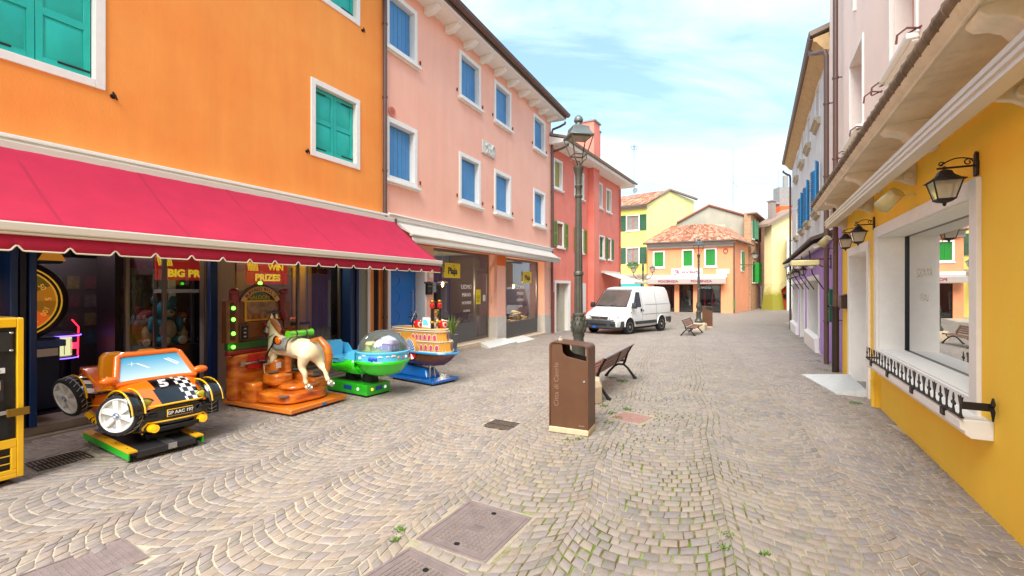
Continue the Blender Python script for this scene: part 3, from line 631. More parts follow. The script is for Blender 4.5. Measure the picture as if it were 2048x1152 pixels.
vo=v.build('vent_cover',mat('vent_pink','#D98672',.7),PK); vo.location=(8.66,-.0,6.12); vo.rotation_euler=(R_(90),0,0)
# carved relief: weathered stone tablet
rl=thing('stone_relief','small white carved stone tablet with a worn animal relief between the upper windows','relief',wp(LO,LA,13.45,0,6.50),LA)
b=MB(); b.box(-.44,-.06,-.22,.44,0,.22); b.build('tablet',mat('white_relief_stone','#DAD6CC',.8,var=.2,sc=10,bump=.5,bsc=30),rl,bevel=.02)
b=MB(); rn=random.Random(2)
b.sph((.02,-.06,.0),(.2,.05,.08),10); b.sph((-.2,-.07,.08),(.08,.05,.07),10); b.tube([(.14,-.07,.02),(.2,-.08,.15),(.34,-.07,.16),(.38,-.06,.05)],[.03,.05,.04,.02],7)
for x in (-.14,-.02,.1,.18): b.tube([(x,-.07,-.05),(x-.04,-.08,-.12),(x-.07,-.07,-.18)],[.03,.022,.02],6)
for i in range(12): b.sph((rn.uniform(-.38,.38),-.06,rn.uniform(-.18,.18)),(rn.uniform(.02,.05),.02,rn.uniform(.015,.04)),7)
b.build('carving',mat('white_relief_stone'),rl)
# retracted cream awning
WA=thing('cream_awning','long retracted cream awning above the shoe shop windows','awning',LO,LA)
cv=mat('cream_canvas','#D8D0C4',.75,var=.08,sc=4,streak=.08)
b=MB(); b.prism([(-.06,3.40),(-.13,3.40),(-.52,3.13),(-.52,3.11),(-.06,3.34)],8.75,18.95,'x'); b.build('canopy',cv,WA)
b=MB(); b.prism([(-.50,3.14),(-.57,3.14),(-.60,3.10),(-.58,3.06),(-.50,3.06)],8.72,18.98,'x'); b.build('front_bar',mat('cream_aluminium'),WA,bevel=.008)
b=MB(); b.quad((8.75,-.555,3.06),(18.95,-.555,3.06),(18.95,-.56,2.90),(8.75,-.56,2.90)); b.build('valance',cv,WA,solid=.004)
# ---------------- red house ----------------
RD=thing('red_house','brick red rendered house with olive and green shutters and a projecting chimney breast','house',DO,DA)
plR=mat('red_plaster','#F08C78',.85,var=.12,sc=1.2,bump=.2,bsc=45,streak=.05,col2='#E67C68')
h=[];ol='#A8963A'
h.append(window(RD,.25,1.2,6.45,7.85,fw=.1,rev=.12,sh=ol,matn='olive_shutter',style='board'))
h.append(window(RD,2.6,3.85,6.45,7.85,fw=.1,rev=.12,sh=ol,matn='olive_shutter',style='board'))
h.append(window(RD,6.0,6.6,6.4,7.85,fw=.08,rev=.12,sh='#B9B2A2',matn='beige_blind',style='board',leaves=1))
h.append(window(RD,7.22,8.1,6.35,7.75,fw=.09,rev=.12,sh=ol,matn='olive_shutter',style='board'))
def openwin(par,x0,x1,z0,z1,sh,matn,both=True,wood='#A65A28',fw=.09):
    """window with opened louvre shutters folded on the wall and curtains"""
    F=MB(); bar_y(F,x0,x0+fw,z0,z1,.025,.1); bar_y(F,x1-fw,x1,z0,z1,.025,.1); bar_y(F,x0+fw,x1-fw,z1-fw,z1,.025,.1); bar_y(F,x0+fw,x1-fw,z0,z0+fw,.025,.1)
    W=F.build('window',WHITE,par,bevel=.004); s=MB(); s.box(x0-.06,-.1,z0-.07,x1+.06,0,z0); s.build('sill',WHITE,W,bevel=.01)
    a,b,c,d=x0+fw,x1-fw,z0+fw,z1-fw; m=(a+b)/2
    g=MB(); g.box(a,.08,c,b,.1,d,0)
    for i in range(8): 
        q=a+(b-a)*i/8; g.box(q+.004,.072,c,q+(b-a)/8-.02,.08,d,0)
    g.build('curtain',mat('lace_curtain','#8B8580',.9,var=.3,sc=6),W)
    g=MB()
    for (p,q) in ((a,a+.05),(m-.035,m+.035),(b-.05,b)): g.box(p,.04,c,q,.07,d)
    g.box(a+.05,.04,c,b-.05,.07,c+.05); g.box(a+.05,.04,d-.05,b-.05,.07,d); g.build('sash',mat('wood_'+wood[1:],wood,.5),W)
    hw=(x1-x0)/2
    sm=mat(matn,sh,.5,0,var=.12,sc=4)
    for (p,q) in (((x0-hw,x0-.01),(x1+.01,x1+hw)) if both else ((x1+.01,x1+hw),)):
        g=MB(); y0,y1=-.07,-.035; g.box(p,y0,z0+.02,p+.05,y1,z1-.02); g.box(q-.05,y0,z0+.02,q,y1,z1-.02)
        for zc in (z0+.05,(z0+z1)/2,z1-.05): g.box(p+.05,y0,zc-.03,q-.05,y1,zc+.03)
        z=z0+.1
        while z<z1-.12: g.slab((p+.05,y0+.004,z),(q-.05,y0+.004,z),(q-.05,y1-.004,z+.04),(p+.05,y1-.004,z+.04),.006); z+=.055
        g.box(p+.05,y1-.008,z0+.05,q-.05,y1-.004,z1-.05); g.build('shutter',sm,W)
    return (x0+.02,x1-.02,z0+.02,z1-.02,.12)
h.append(openwin(RD,.55,1.35,3.72,4.95,'#7E8C36','olive_green_shutter',True)); h.append(openwin(RD,2.95,3.75,3.62,4.9,'#7E8C36','olive_green_shutter',True))
h.append(window(RD,6.05,6.95,3.5,4.85,fw=.08,rev=.1,sh='#4C7F3C',matn='leaf_green_shutter',style='louver')); h.append(openwin(RD,7.45,8.1,3.5,4.8,'#4C7F3C','leaf_green_shutter',True,fw=.07))
h.append((.42,1.97,-.4,2.05,.5)); h.append((3.3,4.0,.55,2.0,.1))
wl=MB(); wl.panel(-.3,9.79,-.8,8.4,h); wl.box(-.3,.5,-.8,9.79,8,8.4); wl.quad((9.79,0,-.8),(9.79,.5,-.8),(9.79,.5,8.4),(9.79,0,8.4)); wl.build('wall',plR,RD,smooth=False)
b=MB(); b.box(4.45,-.33,-.8,5.25,0,8.38); b.box(4.45,-.33,8.38,5.3,.7,10.6); b.box(5.37,-.25,9.2,5.65,.5,10.5); b.box(5.3,-.25,8.6,5.65,.5,9.3); b.box(4.45,-.33,10.6,5.3,.7,10.8); b.build('chimney_breast',plR,RD,smooth=False)
b=MB(); b.box(4.4,-.4,10.8,5.37,.76,10.88); b.box(5.35,-.3,10.5,5.7,.55,10.57); b.build('chimney_cap',mat('grey_slab','#8B8784',.8),RD)
b=MB(); b.box(.32,-.05,-.4,.46,.0,2.15); b.box(1.93,-.05,-.4,2.07,.0,2.15); b.box(.46,-.05,2.02,1.93,0,2.15); b.box(.46,.0,-.4,.5,.5,2.02); b.box(1.89,0,-.4,1.93,.5,2.02); DF=b.build('door_frame',WHITE,RD,bevel=.006)
b=MB(); b.box(.5,.45,-.3,1.3,.5,2.02,0); b.box(1.3,.2,-.3,1.89,.5,2.02,1); b.build('door',[mat('dark_green_door','#1B2A1E',.4),mat('cream_plaster_door','#C9BFAA',.8,var=.1)],RD)
b=MB(); b.box(3.25,-.04,.5,4.05,.0,2.05); b.build('notice_board',WHITE,RD,bevel=.01)
ev=MB(); ev.prism([(.3,8.28),(-.75,8.28),(-.80,8.42),(.3,8.75)],-.35,10.45,'x'); ev.build('eaves',WHITE,RD)
gutter(RD,-.35,10.5,8.5,.87,.08,mat('tan_gutter','#9B8672',.6)); rf=MB(); rf.slab((-.35,-.84,8.46),(10.5,-.84,8.46),(10.5,3.2,9.7),(-.35,3.2,9.7),.1); rf.build('roof',mat('roof_edge'),RD)
downpipe(RD,-.02,3.6,7.9,.05,.1,hop=(.15,.8)); downpipe(RD,9.6,-.2,8.1,.04,.08,m=mat('red_pipe','#B84A40',.6))
b=MB(); b.cyl((.18,-.06,-.3),(.18,-.06,1.6),.03,n=8); b.build('gas_pipe',mat('red_pipe'),RD)
# ---------------- yellow house (right) ----------------
YH=thing('yellow_house','yolk yellow ground storey with pale peach upper wall and long stone balcony slab','house',RO,RA)
plY=mat('yolk_plaster','#FFD444',.85,var=.08,sc=1.2,bump=.2,bsc=45,col2='#FFC838',streak=.03)
plC=mat('pale_peach_plaster','#FBE6D6',.85,var=.08,sc=1.2,bump=.15,bsc=45)
wl=MB(); wl.panel(-11.97,7,-.4,3.72,[(-10.97,-9.38,-.4,2.42,.36),(-8.68,-5.27,.78,2.58,.36)]); wl.box(-11.97,4.0,-.4,7,9,3.72); wl.quad((-11.97,0,-.4),(-11.97,0,3.72),(-11.97,4,3.72),(-11.97,4,-.4)); wl.build('ground_storey',plY,YH,smooth=False)
h=[window(YH,-11.07,-9.75,4.62,6.2,fw=.07,rev=.22,sh='#C8642A',matn='orange_brown_blind',style='board',sillp=.1), window(YH,-8.02,-6.78,4.72,6.4,fw=.07,rev=.22,sh='#E07A3A',matn='orange_blind',style='board',sillp=.1),window(YH,-5.1,-3.8,4.72,6.4,fw=.07,rev=.22,sh='#E07A3A',matn='orange_blind',style='board',sillp=.1)]
wl=MB(); wl.panel(-13.9,7,3.72,10.5,h); wl.box(-13.9,.4,3.3,7,9,10.5); wl.quad((-13.9,0,3.2),(-13.9,0,10.5),(-13.9,.4,10.5),(-13.9,.4,3.2)); wl.build('upper_wall',plC,YH,smooth=False)
b=MB(); b.tube([(-10.45,-.02,6.95),(-10.42,-.02,7.55)],.035,6); b.tube([(-10.6,-.02,7.1),(-10.25,-.02,7.42)],.035,6); b.build('tie_plate',WHITE,YH)
for x,z in ((-11.2,4.5),(-9.65,4.52),(-8.5,4.68),(-8.0,4.62),(-6.7,4.72)):
    b=MB(); b.tube([(x,0,z+.02),(x,-.12,z+.05),(x-.03,-.2,z),(x-.03,-.21,z-.1)],.012,6); b.tube([(x+.05,0,z+.02),(x-.1,-.1,z+.02)],.01,6); b.build('shutter_hook',mat('rust_iron'),YH)
# window and door surrounds
def surround(par,x0,x1,z0,z1,fw,dep,bottom=True,top=True):
    f=MB(); f.box(x0,-.035,z0,x0+fw,.0,z1); f.box(x1-fw,-.035,z0,x1,0,z1); f.box(x0+fw,-.035,z1-fw,x1-fw,0,z1)
    a,b,c,d=x0+fw,x1-fw,z0+(fw if bottom else 0),z1-fw
    f.box(a-.003,0,c-.01,a+.012,dep,d+.01); f.box(b-.012,0,c-.01,b+.003,dep,d+.01); f.box(a+.012,0,d-.012,b-.012,dep,d+.003)
    if bottom: f.box(x0+fw,-.035,z0,x1-fw,0,c); f.box(a+.012,0,c-.003,b-.012,dep,c+.012)
    return f
SUR=surround(YH,-8.83,-5.12,.72,2.72,.15,.35).build('display_window',WHITE,YH,bevel=.004)
glazing(YH,-8.68,-5.27,.87,2.57,.33,[],fr=.014,gm=glass('display_glass',refl=2.6),name='window_frame',fm=BLK).parent=SUR
s=MB(); s.prism([(0,.60),(-.13,.60),(-.17,.63),(-.17,.655),(-.20,.67),(-.20,.74),(-.19,.75),(0,.75)],-8.45,-4.90,'x'); s.build('sill',WHITE,SUR,bevel=.006)
SR=surround(YH,-11.12,-9.23,-.2,2.57,.15,.35,bottom=False).build('door_frame',WHITE,YH,bevel=.004)
b=MB(); b.box(-10.97,.33,0,-9.38,.37,2.42); b.build('door',mat('cream_door','#D6D0C2',.5),YH)
# shop interior behind the display window
b=MB()
b.quad((-8.9,.40,.80),(-4.8,.40,.80),(-4.8,2.3,.80),(-8.9,2.3,.80),0); b.quad((-8.9,2.3,.1),(-4.8,2.3,.1),(-4.8,2.3,3.2),(-8.9,2.3,3.2),1); b.quad((-8.9,.37,.1),(-8.9,2.3,.1),(-8.9,2.3,3.2),(-8.9,.37,3.2),1); b.quad((-4.8,.37,.1),(-4.8,.37,3.2),(-4.8,2.3,3.2),(-4.8,2.3,.1),1); b.quad((-8.9,.37,3.0),(-4.8,.37,3.0),(-4.8,2.3,3.0),(-8.9,2.3,3.0),1)
b.box(-8.66,.7,.80,-8.2,.9,3.0,1); b.box(-7.6,1.5,.8,-6.9,1.55,2.5,1)
b.build('shop_interior',[mat('display_floor','#C9BFA8',.6),mat('shop_cream_wall','#C2BEA8',.8)],YH,smooth=False)
# stone balcony slab with corbels
b=MB(); b.prism([(0,3.54),(-.44,3.52),(-.45,3.50),(-.47,3.50),(-.47,3.53),(-.49,3.54),(-.52,3.58),(-.53,3.62),(-.50,3.64),(0,3.64)],-12.2,7,'x')
b.build('balcony_slab',mat('weathered_concrete','#EADCC4',.9,var=.2,sc=2.5,bump=.4,bsc=30,dirt=.2),YH,bevel=.004)
b=MB(); i=0; x=-12.15
while x<-.5: b.cyl((x,-.49,3.645),(x+.17,-.49,3.645),.068,n=10); b.cyl((x+.17,-.49,3.645),(x+.19,-.49,3.645),.076,n=10); x+=.19
b.build('coping_tiles',mat('lichened_tile','#86735E',.95,var=.55,sc=6,bump=.8,bsc=25,dirt=.5),YH)
for xc in (-10.85,-8.54,-6.2,-3.9,-1.6):
    b=MB(); pr=[(0,3.54),(-.44,3.54),(-.44,3.48),(-.40,3.44),(-.33,3.43),(-.27,3.40),(-.22,3.33),(-.15,3.26),(-.07,3.23),(0,3.22)]
    b.prism(pr,xc-.11,xc+.11,'x'); b.build('corbel',mat('pale_concrete','#F0E4CE',.85,var=.2,sc=4,bump=.3),YH,bevel=.012)
gutter(YH,-12.2,-12.05,3.6,.4,.05)
downpipe(YH,-11.98,0,9.8,.05,.12,m=mat('brown_painted_metal')); b=MB(); b.cyl((-11.98,-.12,-.1),(-11.98,-.12,1.35),.066,n=14); b.cyl((-11.98,-.12,1.33),(-11.98,-.12,1.40),.08,n=14); b.build('pipe_guard',mat('dark_bronze','#3E322C',.5,.4,var=.2),YH)
b=MB(); b.cyl((-8.68,-.06,.0),(-8.68,-.06,.58),.035,n=12); b.cyl((-8.68,-.06,.36),(-8.68,-.06,.40),.045,n=12); b.box(-8.63,-.05,.0,-8.61,0,.56); b.build('overflow_pipe',plY,YH)
# awning cassette on the yellow house
YA=thing('rolled_awning','rolled up cream awning cassette under the balcony slab of the yellow house','awning',RO,RA)
b=MB(); b.prism([(-.20,3.26),(-.32,3.25),(-.36,3.20),(-.36,3.165),(-.345,3.16),(-.345,3.145),(-.36,3.14),(-.36,3.11),(-.345,3.105),(-.345,3.09),(-.35,3.06),(-.24,3.05),(-.20,3.08)],-11.6,5.5,'x'); b.build('cassette',mat('cream_aluminium'),YA)
for x in (-11.4,-9.1,-6.9,-4.3,-2): 
    b=MB(); b.prism([(0,3.30),(-.22,3.22),(-.24,3.08),(-.12,3.05),(-.05,3.0),(0,3.0)],x,x+.05,'x'); b.cyl((x-.03,-.08,3.1),(x+.09,-.08,3.1),.045); b.build('bracket',mat('cream_aluminium'),YA,bevel=.005)
# ornamental wrought sill guard
SG=thing('sill_railing','black wrought iron crown and fleur railing along the display window sill','railing',RO,RA)
b=MB(); b.box(-8.42,-.205,.765,-4.86,-.185,.778); b.box(-8.42,-.2,.765,-8.40,0,.785); 
b.box(-4.87,-.20,.84,-4.86,-.02,.90); b.tube([(-4.865,-.03,.87),(-4.83,-.03,.90),(-4.83,-.03,.95)],[.02,.016,.006],6); b.tube([(-4.865,-.03,.87),(-4.83,-.03,.84),(-4.83,-.03,.77)],[.02,.016,.006],6)
b.build('rail',DKIRON,SG)
b=MB()
for x in (-8.1,-7.2,-6.2,-5.3): b=MB(); b.box(x,-.215,.70,x+.08,-.15,.764); b.build('rail_foot',DKIRON,SG)
nP=24
for i in range(nP):
    x=-8.37+i*(3.47/(nP-1)); b=MB(); y=-.195
    if i%2==0:
        b.prism([(x-.03,.778),(x+.03,.778),(x+.012,.83),(x+.011,.86),(x+.035,.845),(x+.05,.87),(x+.02,.885),(x+.008,.895),(x+.018,.915),(x,.965),(x-.018,.915),(x-.008,.895),(x-.02,.885),(x-.05,.87),(x-.035,.845),(x-.011,.86),(x-.012,.83)][::-1],y-.0045,y+.0045,'y')
    else:
        b.prism([(x-.04,.778),(x+.04,.778),(x+.013,.81),(x+.016,.88),(x+.028,.90),(x+.05,.965),(x+.018,.94),(x,.972),(x-.018,.94),(x-.05,.965),(x-.028,.90),(x-.016,.88),(x-.013,.81)][::-1],y-.0045,y+.0045,'y')
    b.v=[(vx,vy,.778+(vz-.778)*.86) for vx,vy,vz in b.v]; b.build('finial',DKIRON,SG,bevel=.002,seg=1)
# wall lanterns
LGL=glass('lantern_glass',(.95,.93,.85),refl=.5,haze=.55,hcol=(.75,.72,.6,1))
def lantern_head(par,s=1.0,c=(0,0,0),iron=None,bulb=True):
    """tapered four-sided lantern hanging from c (top hook)"""
    iron=iron or mat('weathered_black_iron','#332B28',.6,.4,var=.35,sc=25); X,Y,Z=c
    b=MB(); q=4
    def ring(r,z): return [(X+r*a*s,Y+r*b_*s,Z+z*s) for a,b_ in ((-1,-1),(1,-1),(1,1),(-1,1))]
    b.loft([ring(.018,-.005),ring(.045,-.02),ring(.06,-.06),ring(.10,-.10),ring(.135,-.118),ring(.135,-.126)]); b.cyl((X,Y,Z),(X,Y,Z+.03*s),.012*s)
    H=b.build('lantern_roof',iron,par,bevel=.003*s,seg=1)
    b=MB(); t=[(-.11,-.125),(-.07,-.30)]
    for a,b_ in ((-1,-1),(1,-1),(1,1),(-1,1)): b.tube([(X+.11*a*s,Y+.11*b_*s,Z-.125*s),(X+.068*a*s,Y+.068*b_*s,Z-.30*s)],.007*s,5)
    b.loft([ring(.073,-.295),ring(.075,-.305),ring(.05,-.325),ring(.015,-.335),ring(.012,-.35)]); b.sph((X,Y,Z-.355*s),.014*s,8); b.build('cage',iron,par)
    g=MB()
    r0,r1=ring(.108,-.127),ring(.068,-.298)
    for i in range(4): g.quad(r0[i],r0[(i+1)%4],r1[(i+1)%4],r1[i])
    g.build('pane',LGL,par,smooth=False)
    if bulb:
        g=MB(); g.lathe([(.008,-.13),(.012,-.16),(.03,-.19),(.035,-.215),(.025,-.24),(.003,-.25)],12,(X,Y,Z),sx=1) if s==1 else g.sph((X,Y,Z-.2*s),.03*s,8)
        g.build('bulb',mat('unlit_bulb','#D8D2BE',.2),par)
def wall_lantern(label,loc,ang,group=None,o=.21):
    t=thing('wall_lantern',label,'wall lamp',loc,ang,group); iron=mat('weathered_black_iron','#332B28',.6,.4,var=.35,sc=25)
    b=MB(); b.prism([(-.035,-.09),(.035,-.09),(.04,.02),(.03,.05),(.03,.10),(0,.12),(-.03,.10),(-.03,.05),(-.04,.02)][::-1],-.02,0,'y'); b.build('wall_plate',iron,t,bevel=.006)
    b=MB(); b.cyl((0,-.01,.0),(0,-o-.05,.0),.009,n=8)
    sp=[]
    for k in range(14):
        u=k/13; sp.append((0,-.03-(o+.0)*u, .055+.035*math.sin(u*math.pi*1.0)-.03*u))
    b.tube(sp,.006,6)
    for cy,cz,r0 in ((-.06,.035,.03),(-o-.02,.035,.022)):
        b.tube([(0,cy+r0*(1-k/22)*math.cos(k*.5),cz+r0*(1-k/22)*math.sin(k*.5)) for k in range(16)],.005,5)
    b.build('bracket',iron,t); lantern_head(t,.86,(0,-o,-.01)); return t
wall_lantern('nearest and largest-looking black wall lantern, above right end of the display window',wp(RO,RA,-5.2,0,2.83),RA,'lanterns on the yellow wall')
wall_lantern('black wall lantern at far top corner of the yellow display window',wp(RO,RA,-8.95,0,2.80),RA,'lanterns on the yellow wall')
wall_lantern('black wall lantern above the doorway of the yellow house',wp(RO,RA,-10.1,0,2.80),RA,'lanterns on the yellow wall')
def spot(label,loc,ang,s=1.0,group=None):
    t=thing('spotlight',label,'spotlight',loc,ang,group); m=mat('cream_enamel','#D9CB8E',.35,.1,var=.1,sc=6)
    b=MB(); b.box(-.02,-.22,-.012,.02,0,.012); b.cyl((-.03,-.2,0),(.03,-.2,0),.02); b.build('arm',m,t,bevel=.003)
    b=MB(); d=Vector((-.55,-.42,-.5)).normalized(); p=Vector((-.0,-.2,0))
    b.cyl(p-d*.08*s,p+d*.22*s,.095*s,.108*s,20,caps=False); b.cyl(p-d*.082*s,p-d*.08*s,.07*s,.095*s,20); b.build('shade',m,t,solid=.004)
    b=MB(); b.cyl(p-d*.04,p+d*.1,.05,.05); b.build('lamp',mat('lamp_dark','#4A4640',.5),t); return t
spot('cream cylindrical spotlight between the lanterns above the display window',wp(RO,RA,-6.9,0,2.89),RA,.82,'cream spotlights on the right hand wall')
spot('cream cylindrical spotlight beside the brown downpipe on the purple wall',wp(RO,RA,-12.7,0,2.92),RA,.82,'cream spotlights on the right hand wall')
def mailbox(label,loc,ang,w,h,d,col,mn,curved=False,group=None):
    t=thing('mailbox',label,'mailbox',loc,ang,group); m=mat(mn,col,.4,.2,var=.15,sc=8); b=MB(); b.box(-w/2,-d,0,w/2,0,h*.84); b.build('body',m,t,bevel=.006)
    b=MB(); 
    if curved: b.prism([(-d-.01,h*.84),(-d*.7,h*.97),(-d*.3,h),(0,h),(0,h*.84)],-w/2-.01,w/2+.01,'x')
    else: b.prism([(-d-.015,h*.80),(-d-.015,h*.84),(0,h),(0,h*.84)],-w/2-.012,w/2+.012,'x')
    b.build('lid',m,t,bevel=.004); b=MB(); b.box(-w*.35,-d-.004,h*.6,w*.35,-d,h*.66); b.box(-.03,-d-.006,h*.25,.03,-d,h*.3); b.build('slot',mat('slot_brass','#8C7A48',.4,.7),t); return t
mailbox('small dark brown mailbox beside the yellow doorway',wp(RO,RA,-11.4,0,1.38),RA,.34,.30,.12,'#3F2C22','brown_mail')
mailbox('upper dark green mailbox on the purple wall',wp(RO,RA,-13.1,0,1.40),RA,.45,.38,.12,'#0F5B45','green_mail',True,'green mailboxes on the purple wall')
mailbox('lower dark green mailbox on the purple wall',wp(RO,RA,-13.1,0,1.0),RA,.45,.38,.12,'#0F5B45','green_mail',True,'green mailboxes on the purple wall')
# entrance ramp
rp=thing('entrance_ramp','ribbed grey metal ramp in front of the yellow doorway','ramp',wp(RO,RA,-10.2,0,0),RA)
b=MB(); b.add([(-.85,-.02,.10),(.85,-.02,.10),(.82,-.45,.02),(-1.0,-.80,.005),(-.85,-.02,-.1),(.85,-.02,-.1),(.82,-.45,-.1),(-1.0,-.80,-.1)],[(0,3,2,1),(0,4,7,3),(1,2,6,5),(3,7,6,2),(0,1,5,4)])
b.build('plate',mat('galvanised_plate','#B8BAB6'),rp); b=MB()
for i in range(22):
    u=i/21; y=-.04-u*.40; z=.10-.078*u+.004
    b.box(-.84,y-.004,z-.004,.80,y+.004,z+.001)
b.build('rib',mat('galvanised_plate'),rp)
# ---------------- lilac house ----------------
LH=thing('lilac_house','lilac ground storey under tall off white upper wall with blue shutters','house',RO,RA)
plV=mat('lilac_plaster','#BC98DE',.85,var=.12,sc=1.5,bump=.2,streak=.1); plW=mat('offwhite_plaster','#DCD9D3',.9,var=.14,sc=1.5,bump=.3,streak=.16)
wl=MB(); wl.panel(-27.3,-11.975,-.8,3.15,[(-19.15,-16.0,-.5,2.05,.4),(-22.2,-20.5,-.8,2.0,.4),(-26.6,-23.3,-.6,2.0,.4)]); wl.box(-27.3,.5,-.8,-11.975,8,3.15); wl.build('ground_storey',plV,LH,smooth=False)
for (a,b_,z0,z1,bt) in ((-19.3,-15.85,-.05,2.2,True),(-22.35,-20.35,-.5,2.15,False),(-26.75,-23.15,-.2,2.15,True)):
    SS=surround(LH,a,b_,z0,z1,.15,.4,bottom=bt).build('shop_window',WHITE,LH,bevel=.004)
    g=MB(); g.box(a+.15,.38,z0+.1,b_-.15,.42,z1-.15); g.build('pane',mat('dark_pane','#1B1E20',.08),SS)
    if bt: g=MB(); g.prism([(0,z0-.3),(-.10,z0-.3),(-.14,z0+.35),(0,z0+.42)],a,b_,'x'); g.build('stall_riser',WHITE,SS)
def sidewin(par,x0,x1,z0,z1,shut):
    F=MB(); f=.09; bar_y(F,x0,x0+f,z0,z1,.02,.2); bar_y(F,x1-f,x1,z0,z1,.02,.2); bar_y(F,x0+f,x1-f,z1-f,z1,.02,.2); bar_y(F,x0+f,x1-f,z0,z0+f,.02,.2); W=F.build('window',WHITE,par)
    s=MB(); s.prism([(0,z0),(-.16,z0),(-.16,z0-.06),(-.10,z0-.10),(-.08,z0-.18),(0,z0-.22)],x0-.08,x1+.08,'x'); s.build('sill',mat('aged_sill','#B5A88E',.8,var=.25,sc=6),W)
    g=MB(); g.box(x0+f,.16,z0+f,x1-f,.2,z1-f); g.build('pane',mat('grey_pane','#6F7C84',.15),W)
    if shut:
        for (p,dx) in ((x0-.02,-.22),(x1+.02,.22)):
            g=MB(); A=Vector((p,-.03,0)); B=Vector((p+dx,-.12,0))
            g.slab((A.x,A.y,z0),(B.x,B.y,z0),(B.x,B.y,z1),(A.x,A.y,z1),.03); 
            z=z0+.06
            while z<z1-.06: g.slab(A+(B-A)*.1+Vector((0,-.012,z)),A+(B-A)*.9+Vector((0,-.012,z)),A+(B-A)*.9+Vector((0,-.04,z+.03)),A+(B-A)*.1+Vector((0,-.04,z+.03)),.004); z+=.06
            g.build('shutter',mat('sky_blue_shutter','#2A86BE',.5,var=.1),W)
    return (x0+.02,x1-.02,z0+.02,z1-.02,.2)
h=[]
for xc in (-16.3,-18.9,-21.2,-24): h.append(sidewin(LH,xc-.5,xc+.5,6.75,7.9,False)); h.append(sidewin(LH,xc-.5,xc+.5,4.1,5.45,xc>-22))
wl=MB(); wl.panel(-27.3,-13.9,3.15,8.15,h); wl.box(-27.3,.45,3.15,-13.95,8,8.15); wl.quad((-27.3,0,3.1),(-27.3,.45,3.1),(-27.3,.45,8.15),(-27.3,0,8.15)); wl.build('upper_wall',plW,LH,smooth=False)
b=MB(); b.prism([(0,7.85),(-.12,7.9),(-.28,8.12),(-.34,8.14),(-.34,8.22),(0,8.3)],-27.4,-13.95,'x'); b.build('eaves',mat('ochre_eaves','#C9A878',.85,var=.2,sc=6),LH)
gutter(LH,-27.5,-13.95,8.28,.36,.09); rf=MB(); rf.slab((-13.95,-.4,8.3),(-27.5,-.4,8.3),(-27.5,6,10.2),(-13.95,6,10.2),-.12); rf.build('roof',mat('roof_edge'),LH)
downpipe(LH,-13.25,-.1,7.4,.055,.14,hop=(-.5,.42)); downpipe(LH,-27.0,-.4,7.4,.05,.1,hop=(-.1,.4))
b=MB(); b.prism([(0,3.12),(-.42,2.98),(-.46,3.0),(-.46,3.05),(0,3.22)],-26.8,-13.35,'x'); b.build('shop_canopy',mat('brown_edge','#4B3A32',.7),LH)
LAW=thing('furled_awning','furled cream awning with dark hanging arms on the lilac shopfront','awning',RO,RA)
b=MB(); b.prism([(-.12,2.96),(-.38,2.90),(-.40,2.82),(-.34,2.78),(-.12,2.88)],-26.6,-13.5,'x'); b.build('canopy',cv,LAW)
for x in (-14.6,-17.0,-18.6,-20.6,-22.6,-25.4):
    b=MB(); b.tube([(x,-.38,2.88),(x-.02,-.30,2.2),(x-.04,-.03,1.75)],.016,6); b.build('arm',mat('dark_bronze'),LAW)
for i,(x,lb) in enumerate(((-17.4,'dark wall lantern nearest on the lilac shopfront'),(-20.2,'dark wall lantern second along the lilac shopfront'),(-21.8,'dark wall lantern third along the lilac shopfront'),(-24.4,'dark wall lantern near far end of the lilac shopfront'))):
    wall_lantern(lb,wp(RO,RA,x,0,2.5),RA,'lanterns along the lilac shopfront',o=.3)
t=thing('projecting_lamp_bracket','long dark bracket with cream box lamp projecting from lilac wall near the downpipe','wall lamp',wp(RO,RA,-13.6,0,2.42),RA)
b=MB(); b.cyl((0,0,.1),(0,-.85,.1),.015); b.tube([(0,0,-.1),(0,-.2,-.08),(0,-.4,.1)],.012,6); b.box(-.03,-.02,-.15,.03,0,.2); b.build('bracket',DKIRON,t)
b=MB(); b.box(-.12,-.85,-.06,.12,-.25,.08); b.build('lamp_box',mat('cream_enamel'),t,bevel=.02); b=MB(); 
for y in (-.7,-.4): b.sph((0,y,-.08),(.09,.09,.06),12)
b.build('globe',mat('frosted_globe','#D8D4C4',.3),t)
spot('cream round spotlight among the lanterns at far end of lilac shopfront',wp(RO,RA,-22.9,0,2.55),RA,1.0,'cream spotlights on the right hand wall')
# ---------------- far buildings round the square ----------------
ZB=-.8
def locframe(A,B):   # facade from A to B (left to right facing it)
    d=B-A; return Vector((A.x,A.y,0)), math.atan2(d.y,d.x), Vector((d.x,d.y)).length
TL=tilemat('terracotta_tiles','#7E4C38','#AA7054','#C69C80')
def simplewin(par,x0,x1,z0,z1,sh,matn,fw=.12,deco=True):
    return window(par,x0,x1,z0,z1,fw=fw,rev=.06,sh=sh,matn=matn,style='board',sillp=.04,leaves=2)
# orange shop with sign
FS=thing('orange_shop','low orange shop building with hipped terracotta roof and green shutters across the square','shop',FO_,FA)
plF=mat('apricot_plaster','#F09A6C',.85,var=.1,sc=1.0,bump=.15,streak=.06)
h=[simplewin(FS,.47,1.5,3.62,5.15,'#1E8A2E','green_shutter'),simplewin(FS,2.95,3.92,3.62,5.2,'#1E8A2E','green_shutter'),simplewin(FS,4.78,5.76,3.62,5.25,'#1E8A2E','green_shutter')]
ops=[(.55,2.32,-.6,2.10,.25),(2.72,3.88,-.6,2.10,.25),(4.35,6.08,-.6,2.10,.25)]
wl=MB(); wl.panel(0,7.02,ZB,5.9,h+ops); wl.box(0,.4,2.4,7.02,.6,5.9); 
